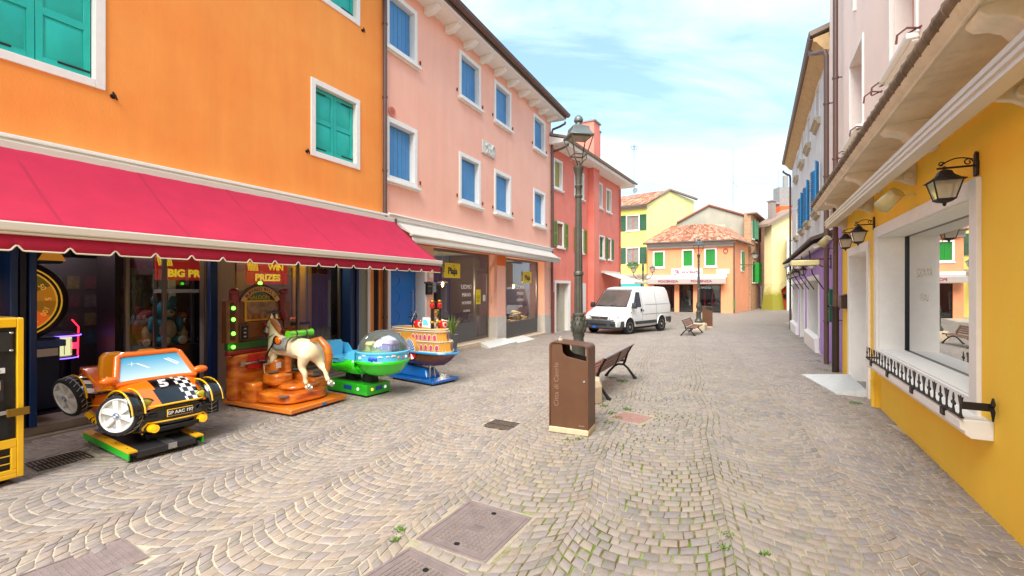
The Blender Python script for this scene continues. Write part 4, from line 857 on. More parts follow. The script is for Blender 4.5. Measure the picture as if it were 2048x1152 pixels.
# right hand oblique wall and left return
SA=Vector((18.65,38.3,0)); SB=Vector((22.55,43.3,0)); inv=Matrix.Rotation(-FA,4,'Z')@Matrix.Translation(-FO_)
pA=inv@SA; pB=inv@SB
wl.add([(pA.x,pA.y,ZB),(pB.x,pB.y,ZB),(pB.x,pB.y,5.9),(pA.x,pA.y,5.9)],[(0,1,2,3)]); wl.quad((0,0,ZB),(0,8,ZB),(0,8,5.9),(0,0,5.9)); wl.build('wall',plF,FS,smooth=False)
for k,(a,b,c,d,_) in enumerate(ops):
    F=glazing(FS,a,b,-.3,2.10,.18,[(a+b)/2+.1] if k==2 else [],fr=.08,fm=BLK,gm=glass('shop_glass_far'))
b=MB(); b.quad((.0,2.4,-.3),(7,2.4,-.3),(7,2.4,2.4),(0,2.4,2.4),0); b.quad((0,.4,-.3),(7,.4,-.3),(7,2.4,-.3),(0,2.4,-.3),1)
rn=random.Random(4)
for i in range(11):
    x=.3+i*.62; c=2+rn.randrange(5); b.prism([(x,.2),(x+.16,.25),(x+.2,1.4),(x+.12,1.6),(x+.02,1.6),(x-.05,1.4)],1.1+.3*(i%2),1.15+.3*(i%2),'y',c)
b.build('shop_interior',[mat('shop_dark_back','#3A3532',.8),mat('shop_tile_floor','#6D665E',.3),mat('cloth_red','#A3232E',.8),mat('cloth_white','#B9B4AA',.8),mat('cloth_grey','#5B5D66',.8),mat('cloth_navy','#22283F',.8),mat('cloth_violet','#5B3A63',.8)],FS,smooth=False)
b=MB(); b.box(-.05,-.12,5.35,7.1,0,5.55); b.box(-.05,-.2,5.55,7.1,0,5.72); b.box(-.1,-.3,5.72,7.2,0,5.82)
for i in range(58): b.box(.0+i*.122,-.19,5.42,.06+i*.122,-.12,5.54)
b.build('dentil_cornice',mat('pale_cornice','#BDB4AC',.8,var=.1),FS)
b=MB(); b.box(.25,-.06,5.22,7.0,0,5.24); b.build('string_line',mat('darker_apricot','#C9713F',.8),FS)
# roof
e0=(-.3,-.45,5.85); e1=(7.25,-.5,5.85); e2=(pB.x+.4,pB.y-.3,5.85); r0=(1.6,3.6,7.75); r1=(4.9,3.4,7.75); r2=(6.6,6.8,7.6)
tiled('roof',FS,e0,e1,r1,r0,m=TL); tiled('roof_side',FS,e1,e2,r2,r1,m=TL); tiled('roof_side',FS,(-.3,8,5.85),e0,r0,(1.6,7,7.75),m=TL)
gg=MB(); gg.tube([(-.35,-.5,5.80),(7.3,-.55,5.80),(pB.x+.45,pB.y-.4,5.80)],.075,8); gg.build('gutter',mat('dark_gutter','#54443C',.6,.2),FS)
b=MB(); b.cyl((7.1,-.12,5.6),(7.12,-.10,-.3),.045,n=8); b.build('downpipe',mat('dark_gutter'),FS)
b=MB(); b.cyl((7.13,-.11,.0),(7.13,-.11,.9),.055,n=8); b.build('pipe_foot',mat('green_pipe','#2E7A34',.6),FS)
b=MB(); b.box(6.25,-.03,2.9,7.0 if False else 6.95,-.0,3.35) if False else b.box(5.75,-.04,3.0,6.75,0,3.42); b.build('street_name_plate',mat('pale_plate','#CFC5B4',.7),FS,bevel=.01)
b=MB(); b.tube([(6.45+.17*math.cos(k*.9),-.05-.01*(k%2),4.95+.2*math.sin(k*.9)) for k in range(18)],.022,5); b.build('cable_coil',mat('dark_gutter'),FS)
# text board
SG_=thing('shop_sign','white sign board with red lettering and square emblem above the orange shop','sign',wp(FO_,FA,3.35,0,3.17),FA)
b=MB(); b.box(-1.27,-.07,-.34,1.27,-.01,.34); b.build('board',mat('sign_white','#E4E2DF',.4),SG_,bevel=.008)
red=mat('sign_red','#C41E3A',.4); text('lettering','FOCENZA',.27,(.36,-.075,-.01),WALLROT,red,SG_,sx=1.18,bold=.013)
b=MB(); b.box(-1.02,-.085,.10,-.66,-.07,.2); b.box(-.76,-.085,-.16,-.66,-.07,.1); b.box(-.92,-.085,-.05,-.76,-.07,.03); b.build('emblem',red,SG_)
b=MB(); b.box(-1.1,-.085,-.2,-1.02,-.07,.08); b.box(-1.02,-.085,-.2,-.82,-.07,-.12); b.build('emblem_corner',mat('sign_grey','#5E7580',.4),SG_)
FW=thing('shop_awning','grey and white striped-edge awning with red lettering over the orange shop windows','awning',FO_,FA)
b=MB(); b.box(-.05,-.25,2.70,6.55,0,2.93); b.build('cassette',mat('sign_white'),FW,bevel=.02)
b=MB(); b.prism([(-.2,2.70),(-.85,2.55),(-.85,2.50),(-.2,2.62)],.0,6.5,'x'); b.build('canopy',mat('grey_canvas','#A59C94',.8),FW)
b=MB(); b.box(0,-.86,2.16,6.5,-.84,2.56); b.build('valance',mat('grey_canvas'),FW)
text('lettering','FOCENZA',.26,(1.9,-.87,2.37),WALLROT,mat('awning_red','#8E1F40',.6),FW,sx=1.4,bold=.01); text('lettering','FOCENZA',.26,(4.6,-.87,2.37),WALLROT,mat('awning_red'),FW,sx=1.4,bold=.01)
t=thing('wall_lantern','ornate bracket lantern on side wall of orange shop by the alley','wall lamp',wp(SA,math.atan2(SB.y-SA.y,SB.x-SA.x),2.9,0,3.9),math.atan2(SB.y-SA.y,SB.x-SA.x))
b=MB(); b.cyl((0,0,0),(0,-1.2,0),.03); b.tube([(0,-.05,-.35),(0,-.3,-.3),(0,-.6,-.1),(0,-1.0,-.05)],.025,6); b.cyl((0,-1.15,0),(0,-1.15,.4),.025); b.build('bracket',mat('bronze_metal'),t); lantern_head(t,2.2,(0,-1.15,1.15),bulb=False)
# side wall windows
SAf=math.atan2(SB.y-SA.y,SB.x-SA.x)
sw=thing('side_window','narrow white framed window with green shutters on side wall of the orange shop','window',SA,SAf)
f=MB(); f.box(2.9,-.04,3.35,3.0,0,5.2); f.box(3.9,-.04,3.35,4.0,0,5.2); f.box(3.0,-.04,5.1,3.9,0,5.2); f.box(2.95,-.08,3.28,4.05,0,3.35); f.box(3.0,-.01,3.35,3.9,0,5.1); f.build('frame',WHITE,sw)
f=MB(); f.box(3.45,-.10,3.4,4.3,-.05,5.1); f.build('shutter',mat('green_shutter','#1E8A2E'),sw)
# yellow house behind
A=Vector((9.6,45.2,0)); B=Vector((12.89,43.5,0)); O_,A_,Ln=locframe(A,B)
YB=thing('lemon_house','lemon yellow house with dark green shutters and terracotta roof left of the orange shop','house',O_,A_)
plL=mat('lemon_plaster','#E2DA70',.85,var=.08,sc=1.0,bump=.15); plL2=mat('pale_lemon_plaster','#E4E098',.85,var=.06,sc=1.0)
h=[openwin(YB,1.75,3.05,7.35,8.9,'#1F5A38','dark_green_shutter'),openwin(YB,1.75,3.05,4.15,5.75,'#1F5A38','dark_green_shutter')]
wl=MB(); wl.panel(-3,Ln,ZB,9.75,h); wl.box(-3,.4,ZB,Ln,.8,9.7); wl.build('wall',plL,YB,smooth=False)
inv=Matrix.Rotation(-A_,4,'Z')@Matrix.Translation(-O_)
P=[inv@Vector(v) for v in ((12.89,43.5,ZB),(18.9,47.2,ZB),(18.9,47.2,10.9),(15.7,45.2,11.45),(12.89,43.5,9.75))]
wl=MB(); wl.add([tuple(p) for p in P]+[tuple(p+Vector((0,.3,0))) for p in P],[(0,1,2,3,4),(9,8,7,6,5),(0,5,6,1),(1,6,7,2),(2,7,8,3),(3,8,9,4)]); wl.build('gable_wall',plL2,YB,smooth=False)
b=MB(); b.tube([tuple(P[4]+Vector((-.25,-.35,-.05))),tuple(P[3]+Vector((0,-.1,.12))),tuple(P[2]+Vector((.3,-.1,.1)))],.16,6); b.build('verge',mat('brown_verge','#8B7566',.8),YB)
tiled('roof',YB,(-3,-.6,9.75),(Ln+.1,-.6,9.75),tuple(P[3]+Vector((0,0,.1))),(-1,3.6,11.4),pw=.22,m=TL)
b=MB(); b.box(-3,-.15,9.4,Ln+.05,0,9.62); b.box(-3,-.45,9.6,Ln+.05,0,9.72); b.build('eaves',mat('taupe_eaves','#A39384',.8),YB); gutter(YB,-3,Ln+.1,9.78,.62,.08,mat('tan_gutter'))
b=MB(); b.box(-1,1.2,10.85,2.6,1.3,10.9); 
for (x,y,z) in ((0.2,1.1,10.45),(1.8,1.6,10.75)): b.slab((x,y,z),(x+.9,y,z),(x+.9,y+.7,z+.3),(x,y+.7,z+.3),.06)
b.build('skylight',mat('skylight_grey','#8FA0AA',.2,.3),YB)
b=MB(); b.box(1.9,-.3,3.95,2.95,-.02,4.15); b.build('flower_box',mat('green_box','#2F5B36',.7),YB)
b=MB()
for i in range(26): b.sph((1.95+rn.random()*.95,-.16+rn.uniform(-.1,.1),4.18+rn.random()*.12),(.07,.06,.05),6)
b.build('flowers',mat('pot_foliage','#4E7A34',.8,var=.5,sc=20),YB)
b=MB(); b.box(-3,-.18,2.9,Ln+.05,0,3.15); b.box(-3,-.1,2.7,Ln+.05,0,2.9); b.build('string_course',mat('taupe_eaves'),YB)
b=MB(); b.box(-2,-.02,ZB,Ln-.4,0,2.5); b.build('shopfront',mat('dark_shopfront','#4A2D22',.6),YB)
t=thing('teal_awning','teal and white awning at foot of the lemon house','awning',O_,A_); b=MB(); b.prism([(0,2.6),(-1.2,2.25),(-1.2,2.2),(0,2.5)],-1.4,Ln-.3,'x'); b.build('canopy',mat('white_canvas','#D9D6CE',.8),t); b=MB(); b.box(-1.4,-1.22,1.85,Ln-.3,-1.2,2.22); b.build('valance',mat('teal_canvas','#3E9E9A',.8),t)
t=thing('tv_antenna','tall roof antenna with satellite dish above the lemon house','antenna',tuple(L3(1268,388,47))); b=MB(); b.cyl((0,0,-1),(0,0,5.1),.035,n=6); b.build('mast',mat('grey_metal','#7D8488',.5,.6),t)
b=MB(); 
for z,l in ((4.9,.35),(4.6,.3)): b.cyl((-l,0,z),(l,0,z),.02,n=5)
for x in (-.3,-.1,.1,.3): b.cyl((x,-.25,4.9),(x,.25,4.7),.015,n=5); b.cyl((x*.8-.05,0,4.4),(x*.8,0,5.1),.013,n=5)
b.build('aerial',mat('grey_metal'),t); b=MB(); b.lathe([(.28,.1),(.2,.03),(.02,0),(.02,-.02),(.2,.01),(.29,.08)],14); dsh=b.build('dish',mat('grey_metal'),t); dsh.rotation_euler=(R_(80),0,R_(-40)); dsh.location=(.15,0,.35)
# beige gable
GBk=thing('beige_gable_house','unpainted beige rendered gable house with red verge behind the orange shop','house',(0,0,0))
pts=[L3(1353,447,45.2),L3(1417,412,44.8),L3(1502,436,44.4),L3(1502,500,44.4),L3(1353,500,45.2)]
b=MB(); b.add([tuple(p) for p in pts]+[tuple(p+Vector((.3,1.0,0))) for p in pts],[(4,3,2,1,0),(5,6,7,8,9),(0,1,6,5),(1,2,7,6)]); b.build('gable_wall',mat('beige_render','#AEA794',.9,var=.12,sc=.8,bump=.3,streak=.1),GBk,smooth=False)
b=MB(); b.tube([tuple(p+Vector((0,-.1,.08))) for p in pts[:3]],.11,6); b.build('verge',mat('red_verge','#96604C',.8),GBk)
b=MB(); p=L3(1428,449,44.3); b.box(p.x-.0,p.y,p.z-.9,p.x+1.1,p.y+.1,p.z); b.build('blocked_window',mat('beige_patch','#BDB29A',.9),GBk)
b=MB(); p=L3(1466,425,44.9); b.cyl((p.x,p.y,p.z-1),(p.x,p.y,p.z+6.4),.03,n=5); b.tube([(p.x,p.y,p.z+3),(p.x+.6,p.y,p.z+2.4)],.02,5); b.build('aerial_mast',mat('grey_metal'),GBk)
# brick house along the alley
A=Vector((22.75,43.2,0)); B=Vector((28.2,50.6,0)); O_,A_,Ln=locframe(A,B)
BR=thing('brick_house','old brick house with faded green shutters along the narrow alley','house',O_,A_)
bm=bpy.data.materials.new('old_brick'); bm.use_nodes=True; t=bm.node_tree; bb=t.nodes['Principled BSDF']; bb.inputs['Roughness'].default_value=.9
tc=nd(t,'ShaderNodeTexCoord'); mp=nd(t,'ShaderNodeMapping'); mp.inputs['Rotation'].default_value=(R_(90),0,0); t.links.new(tc.outputs['Object'],mp.inputs[0])
br=nd(t,'ShaderNodeTexBrick',Scale=1.0); br.inputs['Brick Width'].default_value=.26; br.inputs['Row Height'].default_value=.075; br.inputs['Mortar Size'].default_value=.01; br.inputs['Color1'].default_value=hx('#9C5A38'); br.inputs['Color2'].default_value=hx('#C08A55'); br.inputs['Mortar'].default_value=hx('#A08A70')
t.links.new(mp.outputs[0],br.inputs['Vector']); nn=nd(t,'ShaderNodeTexNoise',Scale=1.3,Detail=8.0,Roughness=.7); t.links.new(tc.outputs['Object'],nn.inputs['Vector'])
mr=nd(t,'ShaderNodeMapRange'); mr.inputs[1].default_value=.45; mr.inputs[2].default_value=.62; mr.inputs[4].default_value=.75; t.links.new(nn.outputs[0],mr.inputs[0]); x_=nd(t,'ShaderNodeMix',data_type='RGBA'); t.links.new(mr.outputs[0],x_.inputs[0]); t.links.new(br.outputs[0],x_.inputs[6]); x_.inputs[7].default_value=hx('#B08A62'); t.links.new(x_.outputs[2],bb.inputs['Base Color'])
wl=MB(); wl.panel(0,Ln,ZB,9.0,[]); wl.box(0,.01,ZB,Ln,.6,9.0); wl.build('wall',bm,BR,smooth=False)
ev=MB(); ev.box(-.2,-.5,8.85,Ln+.2,.3,8.98); ev.build('eaves',mat('brown_verge'),BR)
for (x,z0,z1,sh,mn) in ((.9,6.55,8.3,'#4E8560','faded_green_shutter'),(2.7,6.4,8.2,'#6A4A3E','worn_brown_shutter'),(1.0,2.35,4.3,'#1E8A2E','green_shutter'),(3.0,2.35,4.3,'#1E8A2E','green_shutter')):
    b=MB(); b.box(x-.45,-.03,z0,x+.45,0,z1); W=b.build('window',mat('dark_pane'),BR); b=MB(); b.box(x-.55,-.12,z0-.1,x+.55,0,z0); b.box(x-.52,-.05,z0,x-.45,0,z1); b.box(x+.45,-.05,z0,x+.52,0,z1); b.build('sill',WHITE,W)
    for s_ in (-1,1): b=MB(); b.slab((x+s_*.48,-.06,z0),(x+s_*.85,-.36,z0),(x+s_*.85,-.36,z1),(x+s_*.48,-.06,z1),.04); b.build('shutter',mat(mn,sh,.6,var=.2),W)
b=MB(); b.box(5.0,-.03,6.5,5.8,0,7.4); b.box(5.6,-.04,-.3,6.5,0,2.0); b.build('small_window',mat('dark_pane'),BR)
b=MB(); b.cyl((4.6,-.12,3.5),(4.6,-.12,8.8),.05,n=8); b.build('downpipe',mat('dark_gutter'),BR)
# plain brown house closing the alley
t=thing('alley_house','plain brown house closing the end of the narrow alley','house',(30.2,55,0),R_(0)); b=MB(); b.box(-3,0,ZB,3,1,9.5); b.build('wall',mat('brown_wall','#7A6048',.9,var=.2),t)
# pale yellow flared house
A=Vector((25.15,44.0,0)); B=Vector((27.8,45.0,0)); O_,A_,Ln=locframe(A,B)
PF=thing('cream_buttress_house','narrow pale yellow house front with flared mossy foot','house',O_,A_)
cmt=bpy.data.materials.new('mossy_cream_plaster'); cmt.use_nodes=True; t=cmt.node_tree; bb=t.nodes['Principled BSDF']; bb.inputs['Roughness'].default_value=.9
tc=nd(t,'ShaderNodeTexCoord'); s=nd(t,'ShaderNodeSeparateXYZ'); t.links.new(tc.outputs['Object'],s.inputs[0]); n=nd(t,'ShaderNodeTexNoise',Scale=1.4,Detail=7.0,Roughness=.65); t.links.new(tc.outputs['Object'],n.inputs['Vector'])
a=nd(t,'ShaderNodeMath',operation='MULTIPLY_ADD'); a.inputs[1].default_value=3.0; t.links.new(n.outputs[0],a.inputs[0]); t.links.new(s.outputs['Z'],a.inputs[2])
r=nd(t,'ShaderNodeMapRange'); r.inputs[1].default_value=2.4; r.inputs[2].default_value=3.9; r.inputs[3].default_value=1; r.inputs[4].default_value=0; t.links.new(a.outputs[0],r.inputs[0])
x_=nd(t,'ShaderNodeMix',data_type='RGBA'); t.links.new(r.outputs[0],x_.inputs[0]); x_.inputs[6].default_value=hx('#E2CF9A'); x_.inputs[7].default_value=hx('#8A8428'); t.links.new(x_.outputs[2],bb.inputs['Base Color'])
wl=MB(); pr=[(-.45,ZB),(1.15,ZB),(1.15,1.6),(2.7,2.6),(2.75,9.3),(.0,8.0),(-.0,2.0)]
wl.add([(x,-.55 if z<0 else (-.1 if z<3 else 0),z) for x,z in pr]+[(x,.8,z) for x,z in pr],[tuple(range(7)),tuple(range(7,14))[::-1]]+[(i,7+i,7+(i+1)%7,(i+1)%7) for i in range(7)]); wl.build('wall',cmt,PF,smooth=False)
b=MB(); b.add([(-.9,-.4,7.7),(2.9,-.4,9.45),(2.9,1.2,9.45),(-.9,1.2,7.7),(-.9,-.4,7.95),(2.9,-.4,9.7),(2.9,1.2,9.7),(-.9,1.2,7.95)],[(0,3,2,1),(4,5,6,7),(0,1,5,4),(1,2,6,5),(2,3,7,6),(3,0,4,7)]); b.build('roof',mat('brown_verge'),PF); b=MB(); b.box(.45,.3,8.4,.95,.8,10.3); b.box(.38,.22,10.3,1.02,.88,10.42); b.build('chimney',mat('grey_brown_chimney','#8E7F76',.8),PF)
OB=thing('vermilion_house','vermilion orange house sliver with grey chimney beyond the cream house','house',(26.6,44.9,0),R_(5))
b=MB(); b.box(-.75,0,ZB,3.0,1,2.3); b.box(1.0,1.5,2.0,3.4,3,10.2); b.build('wall',mat('vermilion_plaster','#E8622A',.85,var=.1),OB,smooth=False); b=MB(); b.box(.9,-.8,1.75,3,0,2.15); b.build('door_hood',mat('grey_slab'),OB)
b=MB(); b.box(1.3,-.02,-.4,1.9,0,1.7); b.build('door',mat('dark_pane'),OB); b=MB(); b.box(.2,-.18,.85,1.0,0,1.2); b.build('mailbox',mat('dark_green_box','#17382C',.4),OB)
b=MB(); b.box(1.7,2.6,9.0,3.4,3.6,12.4); b.box(1.3,2.5,10.6,1.7,3.5,10.8); b.cyl((2.7,3.1,12.4),(2.7,3.1,13.7),.25,n=10); b.cyl((1.9,3.1,12),(1.9,3.1,15),.03,n=5); b.build('chimney',mat('grey_render','#8F8C88',.85,var=.2),OB)
# background closing the gaps left and right
t=thing('shaded_side_house','plain pale house partly seen between the lilac and vermilion houses','house',(26.9,42.5,0),R_(60)); b=MB(); b.box(0,0,ZB,6,1,6.6); b.build('wall',mat('pale_green_render','#C4CCBE',.85,var=.1),t); b=MB(); b.box(-.1,-.3,6.55,6,.2,6.7); b.build('eaves',mat('brown_verge'),t)
# white awning by the red house
t=thing('white_patio_awning','open white awning on the red house end above the van','awning',wp(DO,DA,6.4,0,0),DA)
b=MB(); b.slab((0,-.1,2.7),(2.8,-.1,2.7),(2.8,-1.9,2.1),(0,-1.9,2.1),.03); b.build('canopy',mat('white_canvas'),t); b=MB(); b.box(0,-1.95,2.04,2.8,-1.88,2.14); b.box(-.02,-.2,2.66,2.8,0,2.8); b.build('front_bar',mat('cream_aluminium'),t)
# ---------------- street furniture ----------------
GRN=mat('grey_green_cast_iron','#5A5A50',.5,.5,var=.25,sc=9,bump=.15)
STN=mat('buff_stone_block','#BFAE92',.85,var=.2,sc=6,bump=.35)
def street_lamp(label,loc,ang,group):
    t=thing('street_lamp',label,'street lamp',loc,ang,group)
    b=MB(); b.lathe([(.40,0),(.40,.26),(.36,.36),(.18,.365)],8,(0,0,0)); b.build('plinth',STN,t,smooth=False,bevel=.015)
    pr=[(.19,.36),(.19,.46),(.155,.50),(.145,.56),(.115,.58),(.11,.86),(.125,.88),(.125,.92),(.085,.95),(.08,1.0),(.095,1.03),(.10,1.06)]
    b=MB(); b.lathe(pr,24); b.build('base',GRN,t)
    b=MB(); b.lathe([(.075,1.04),(.10,1.08),(.118,1.16),(.115,1.24),(.09,1.32),(.085,1.35),(.098,1.36),(.098,1.385),(.08,1.40)],24)
    for r_ in range(3):
        for k in range(12):
            a=(k+.5*(r_%2))*math.pi/6; z=1.10+r_*.085; rr=.112 if r_<2 else .1
            b.tube([(rr*math.cos(a-.14),rr*math.sin(a-.14),z),((rr+.012)*math.cos(a),(rr+.012)*math.sin(a),z+.07),(rr*math.cos(a+.14),rr*math.sin(a+.14),z)],[.006,.011,.006],5)
    b.build('leaf_bulb',GRN,t)
    b=MB(); n=24; rings=[]
    for z,r in ((1.38,.070),(2.0,.064),(2.05,.064),(3.25,.048)):
        rings.append([(r*(1+(.0 if i%2 else -.09))*math.cos(2*math.pi*i/n),r*(1+(.0 if i%2 else -.09))*math.sin(2*math.pi*i/n),z) for i in range(n)])
    b.loft(rings); b.build('column',GRN,t,smooth=False)
    b=MB(); b.lathe([(.066,2.0),(.078,2.01),(.078,2.05),(.064,2.07)],20); b.lathe([(.048,3.24),(.062,3.26),(.062,3.285),(.05,3.30),(.05,3.40),(.062,3.42),(.062,3.445),(.05,3.46),(.055,3.60),(.078,3.70),(.085,3.72),(.085,3.745),(.03,3.76),(.025,3.84)],20); b.build('capital',GRN,t)
    q=MB()
    def R4(r,z): return [(r*math.cos(math.pi/4+i*math.pi/2),r*math.sin(math.pi/4+i*math.pi/2),z) for i in range(4)]
    rt=R4(.26,4.22); rb=R4(.145,3.93)
    for i in range(4):
        q.tube([rt[i],rb[i]],.011,5); q.cyl(rb[i],rb[(i+1)%4],.010,n=6)
        q.tube([rb[i],(rb[i][0]*.95,rb[i][1]*.95,3.86),(rb[i][0]*.5,rb[i][1]*.5,3.82),(rb[i][0]*.35,rb[i][1]*.35,3.78),(0,0,3.77)],.009,5)
    q.build('cage',GRN,t)
    q=MB(); q.loft([R4(.27,4.215),R4(.275,4.23),R4(.20,4.31),R4(.19,4.37),R4(.06,4.42)]); q.lathe([(.05,4.41),(.045,4.45),(.07,4.47),(.075,4.50),(.06,4.54),(.03,4.57),(.005,4.575)],16)
    q.build('lantern_roof',mat('grey_lantern_roof','#6A7272',.5,.5,var=.15),t,bevel=.004,seg=1)
    q=MB(); q.box(-.14,-.14,4.195,.14,.14,4.213); q.build('light_panel',mat('led_panel','#8C8168',.3),t); return t
street_lamp('tall grey green street lamp behind the brown bin, nearest the camera',(1.07,7.3,0),R_(12),'fluted street lamps')
street_lamp('distant street lamp beside the slatted bench in front of the orange shop',(9.29,22.6,gz(22.6)),R_(20),'fluted street lamps')
# twin arm lamp
t=thing('twin_lamp_post','ornate two armed lamp post behind the white van by the lemon house','street lamp',(9.95,34.5,gz(34)),R_(-25)); BRZ=mat('green_bronze','#5E665C',.5,.4)
b=MB(); b.lathe([(.16,0),(.16,.4),(.08,.6),(.07,2.2),(.1,2.25),(.06,2.35),(.06,3.4),(.1,3.5),(.08,3.9),(.03,4.1),(.005,4.4)],12); b.build('column',BRZ,t)
b=MB()
for s_ in (-1,1):
    b.tube([(0,0,2.9),(s_*.25,0,2.75),(s_*.5,0,2.85),(s_*.7,0,3.1),(s_*.7,0,3.25)],.03,6); b.tube([(s_*(.3+.14*math.cos(k*.6)*(1-k/16)),0,3.02+.14*math.sin(k*.6)*(1-k/16)) for k in range(14)],.018,5)
b.build('arm',BRZ,t)
for s_ in (-1,1): lantern_head(t,1.7,(s_*.7,0,3.85),iron=BRZ,bulb=False)
def bench(label,loc,ang,group=None,k=1.0):
    t=thing('park_bench',label,'bench',loc,ang,group); ir=mat('black_cast_iron','#17181A',.45,.5,bump=.1); wd=mat('brown_varnished_slats','#7E4E38',.45,var=.3,sc=5,streak=.2,bump=.1)
    for s_ in (-1,1):
        x=s_*.98; b=MB(); w=.028
        def P(pts,r): b.tube([(x,y,z) for y,z in pts],r,8)
        P([(-.30,0.015),(-.24,.10),(-.13,.22),(-.05,.26),(.05,.26),(.13,.20),(.22,.08),(.27,.015)],[.03,.025,.022,.022,.022,.022,.025,.03])
        P([(.05,.26),(.09,.36),(.13,.50),(.20,.62),(.235,.67)],[.024,.024,.022,.02,.016])
        P([(.08,.345),(-.02,.33),(-.16,.335),(-.26,.35),(-.31,.33)],[.022,.02,.02,.02,.014]); P([(-.13,.22),(-.19,.29),(-.20,.335)],.018)
        P([(-.33,.012),(-.27,.012)],.026); P([(.24,.012),(.31,.012)],.026); b.build('leg',ir,t)
    for i in range(5):
        y=-.29+i*.075; z=.365-.012*math.sin(i/4*math.pi); b=MB(); b.box(-1.05,y-.03,z-.012,1.05,y+.03,z+.014); b.build('seat_slat',wd,t,bevel=.006)
    for i,(y,z) in enumerate(((.115,.43),(.145,.505),(.185,.575),(.222,.645))):
        b=MB(); a=Vector((0,.42,.9)).normalized(); n_=Vector((0,-.9,.42)).normalized()
        c=Vector((0,y-.012,z)); h=a*.03; b.slab(c-h+Vector((-1.05,0,0)),c-h+Vector((1.05,0,0)),c+h+Vector((1.05,0,0)),c+h+Vector((-1.05,0,0)),.024); b.build('back_slat',wd,t,bevel=.006)
    b=MB(); b.box(-1.05,.205,.665,1.05,.26,.69); b.build('top_rail',mat('grey_worn_rail','#8E8684',.4,var=.2),t,bevel=.008)
    b=MB(); b.tube([(0,.13,.40),(0,.17,.50),(0,.235,.655)],.011,6); b.build('brace',ir,t); return t
bench('near slatted bench seen from behind, partly hidden by the brown bin',(1.76,8.31,0),R_(-117),'wooden slatted benches')
bench('small distant slatted bench beside the far street lamp',(7.94,20.08,gz(20)),R_(59.3),'wooden slatted benches')
def litter_bin(label,loc,ang,group,txt=True):
    t=thing('litter_bin',label,'litter bin',loc,ang,group); br=mat('brown_steel','#66432A',.45,.1,var=.16,sc=3,streak=.12,dirt=.12)
    w,d,h=.25,.175,1.13
    b=MB(); b.box(-w-.004,-d-.004,0,w+.004,d+.004,.07); b.build('base',mat('travertine_base','#CDB896',.8,var=.15,sc=9,bump=.3),t,bevel=.008)
    # outer wrap
    def prof(o):
        p=[(-w+o,.07)]; R=.06
        for k in range(5): a=math.pi-k*math.pi/8; p.append((-w+o+R-o*0+(R-o)*math.cos(a)-(0),h-R+(R-o)*math.sin(a)))
        for k in range(5): a=math.pi/2-k*math.pi/8; p.append((w-o-R+(R-o)*math.cos(a)+0,h-.03-R+(R-o)*math.sin(a)))
        p.append((w-o,.07)); return p
    po,pi=prof(0),prof(.012); b=MB(); rg=[]
    n=len(po); vs=[(x,-d,z) for x,z in po]+[(x,-d,z) for x,z in pi]+[(x,d,z) for x,z in po]+[(x,d,z) for x,z in pi]; fs=[]
    for i in range(n-1): fs+=[(i,n+i,n+i+1,i+1),(2*n+i,2*n+i+1,3*n+i+1,3*n+i),(i,i+1,2*n+i+1,2*n+i),(n+i,3*n+i,3*n+i+1,n+i+1)]
    b.add(vs,fs); b.build('outer_shell',br,t)
    # front / back panels with slot
    z1=h-.018; pts=[(-w+.014,.07),(w-.014,.07),(w-.014,.905),(-.03,.955),(-.075,1.0),(-.085,1.10),(-w+.03,1.11),(-w+.014,1.09)]
    b=MB(); b.prism(pts,-d+.012,-d+.024,'y'); b.build('front_panel',br,t,bevel=.003)
    b=MB(); b.prism(pts,d-.03,d-.018,'y'); b.build('back_panel',br,t)
    b=MB(); b.box(-w+.016,-d+.03,.1,w-.016,d-.04,.88); b.build('liner',mat('black_liner','#0E0D0D',.7),t)
    b=MB(); b.cyl((.20,-d+.014,.66),(.20,-d+.002,.66),.014,n=14); b.cyl((.20,-d+.004,.66),(.20,-d-.001,.66),.006,n=8); b.build('lock',mat('chrome','#C8C8C8',.2,.9),t)
    b=MB(); b.box(.13,-d+.0115,.105,.20,-d+.0105,.12); b.build('maker_plate',mat('scratched_plate','#8B7A6C',.4,.5),t)
    if txt: text('lettering','Citta di Caorle',.085,(-.155,-d+.008,.60),(R_(90),R_(-90),0),mat('faded_lettering','#8E6E5A',.5),t,ext=.001,sp=1.05)
    return t
litter_bin('large brown steel litter bin with vertical lettering in the foreground',(.765,5.755,0),R_(-24.5),'brown litter bins')
litter_bin('small distant brown litter bin beside the far street lamp',(10.5,24.4,gz(24.4)),R_(-22),'brown litter bins',False)
t=thing('crumpled_cup','crumpled pale paper cup lying on top of the brown bin','litter',(.62,5.80,1.125),R_(20)); b=MB(); b.lathe([(.03,0),(.034,.02),(.02,.035),(.024,.05),(.01,.055)],9,sy=.7); b.build('cup',mat('crumpled_paper','#B9B0A0',.6,var=.3,sc=30),t)
# ---------------- white van ----------------
VN=thing('white_van','white panel van with grey bumpers parked in front of the red house','van',(4.52,20.75,gz(20.8)),R_(-46))
vw=mat('white_van_paint','#DEDEDB',.3,0,coat=.4,var=.06,sc=2,dirt=.10); vg=mat('grey_plastic','#3A3C40',.55,var=.1); vk=mat('black_rubber','#16161A',.7); vgl=mat('dark_car_glass','#3B454A',.04,spec=.9)
def ring(y,zb,zt,wb,wm,wt,r=.12,n=5):
    """closed section: bottom width, waist width, top width"""
    L_=[(-wb,zb+.06),(-wm,zb+.3),(-wm,zb+(zt-zb)*.5),(-wt-.02,zt-r*1.3)]
    for k in range(n): a=math.pi-k*(math.pi/2)/(n-1); L_.append((-wt+r+r*math.cos(a),zt-r+r*math.sin(a)))
    Rr=[(-x,z) for x,z in L_[::-1]]; B_=[(wb-.05,zb),(-wb+.05,zb)]
    return [(x,y,z) for x,z in L_+Rr+B_]
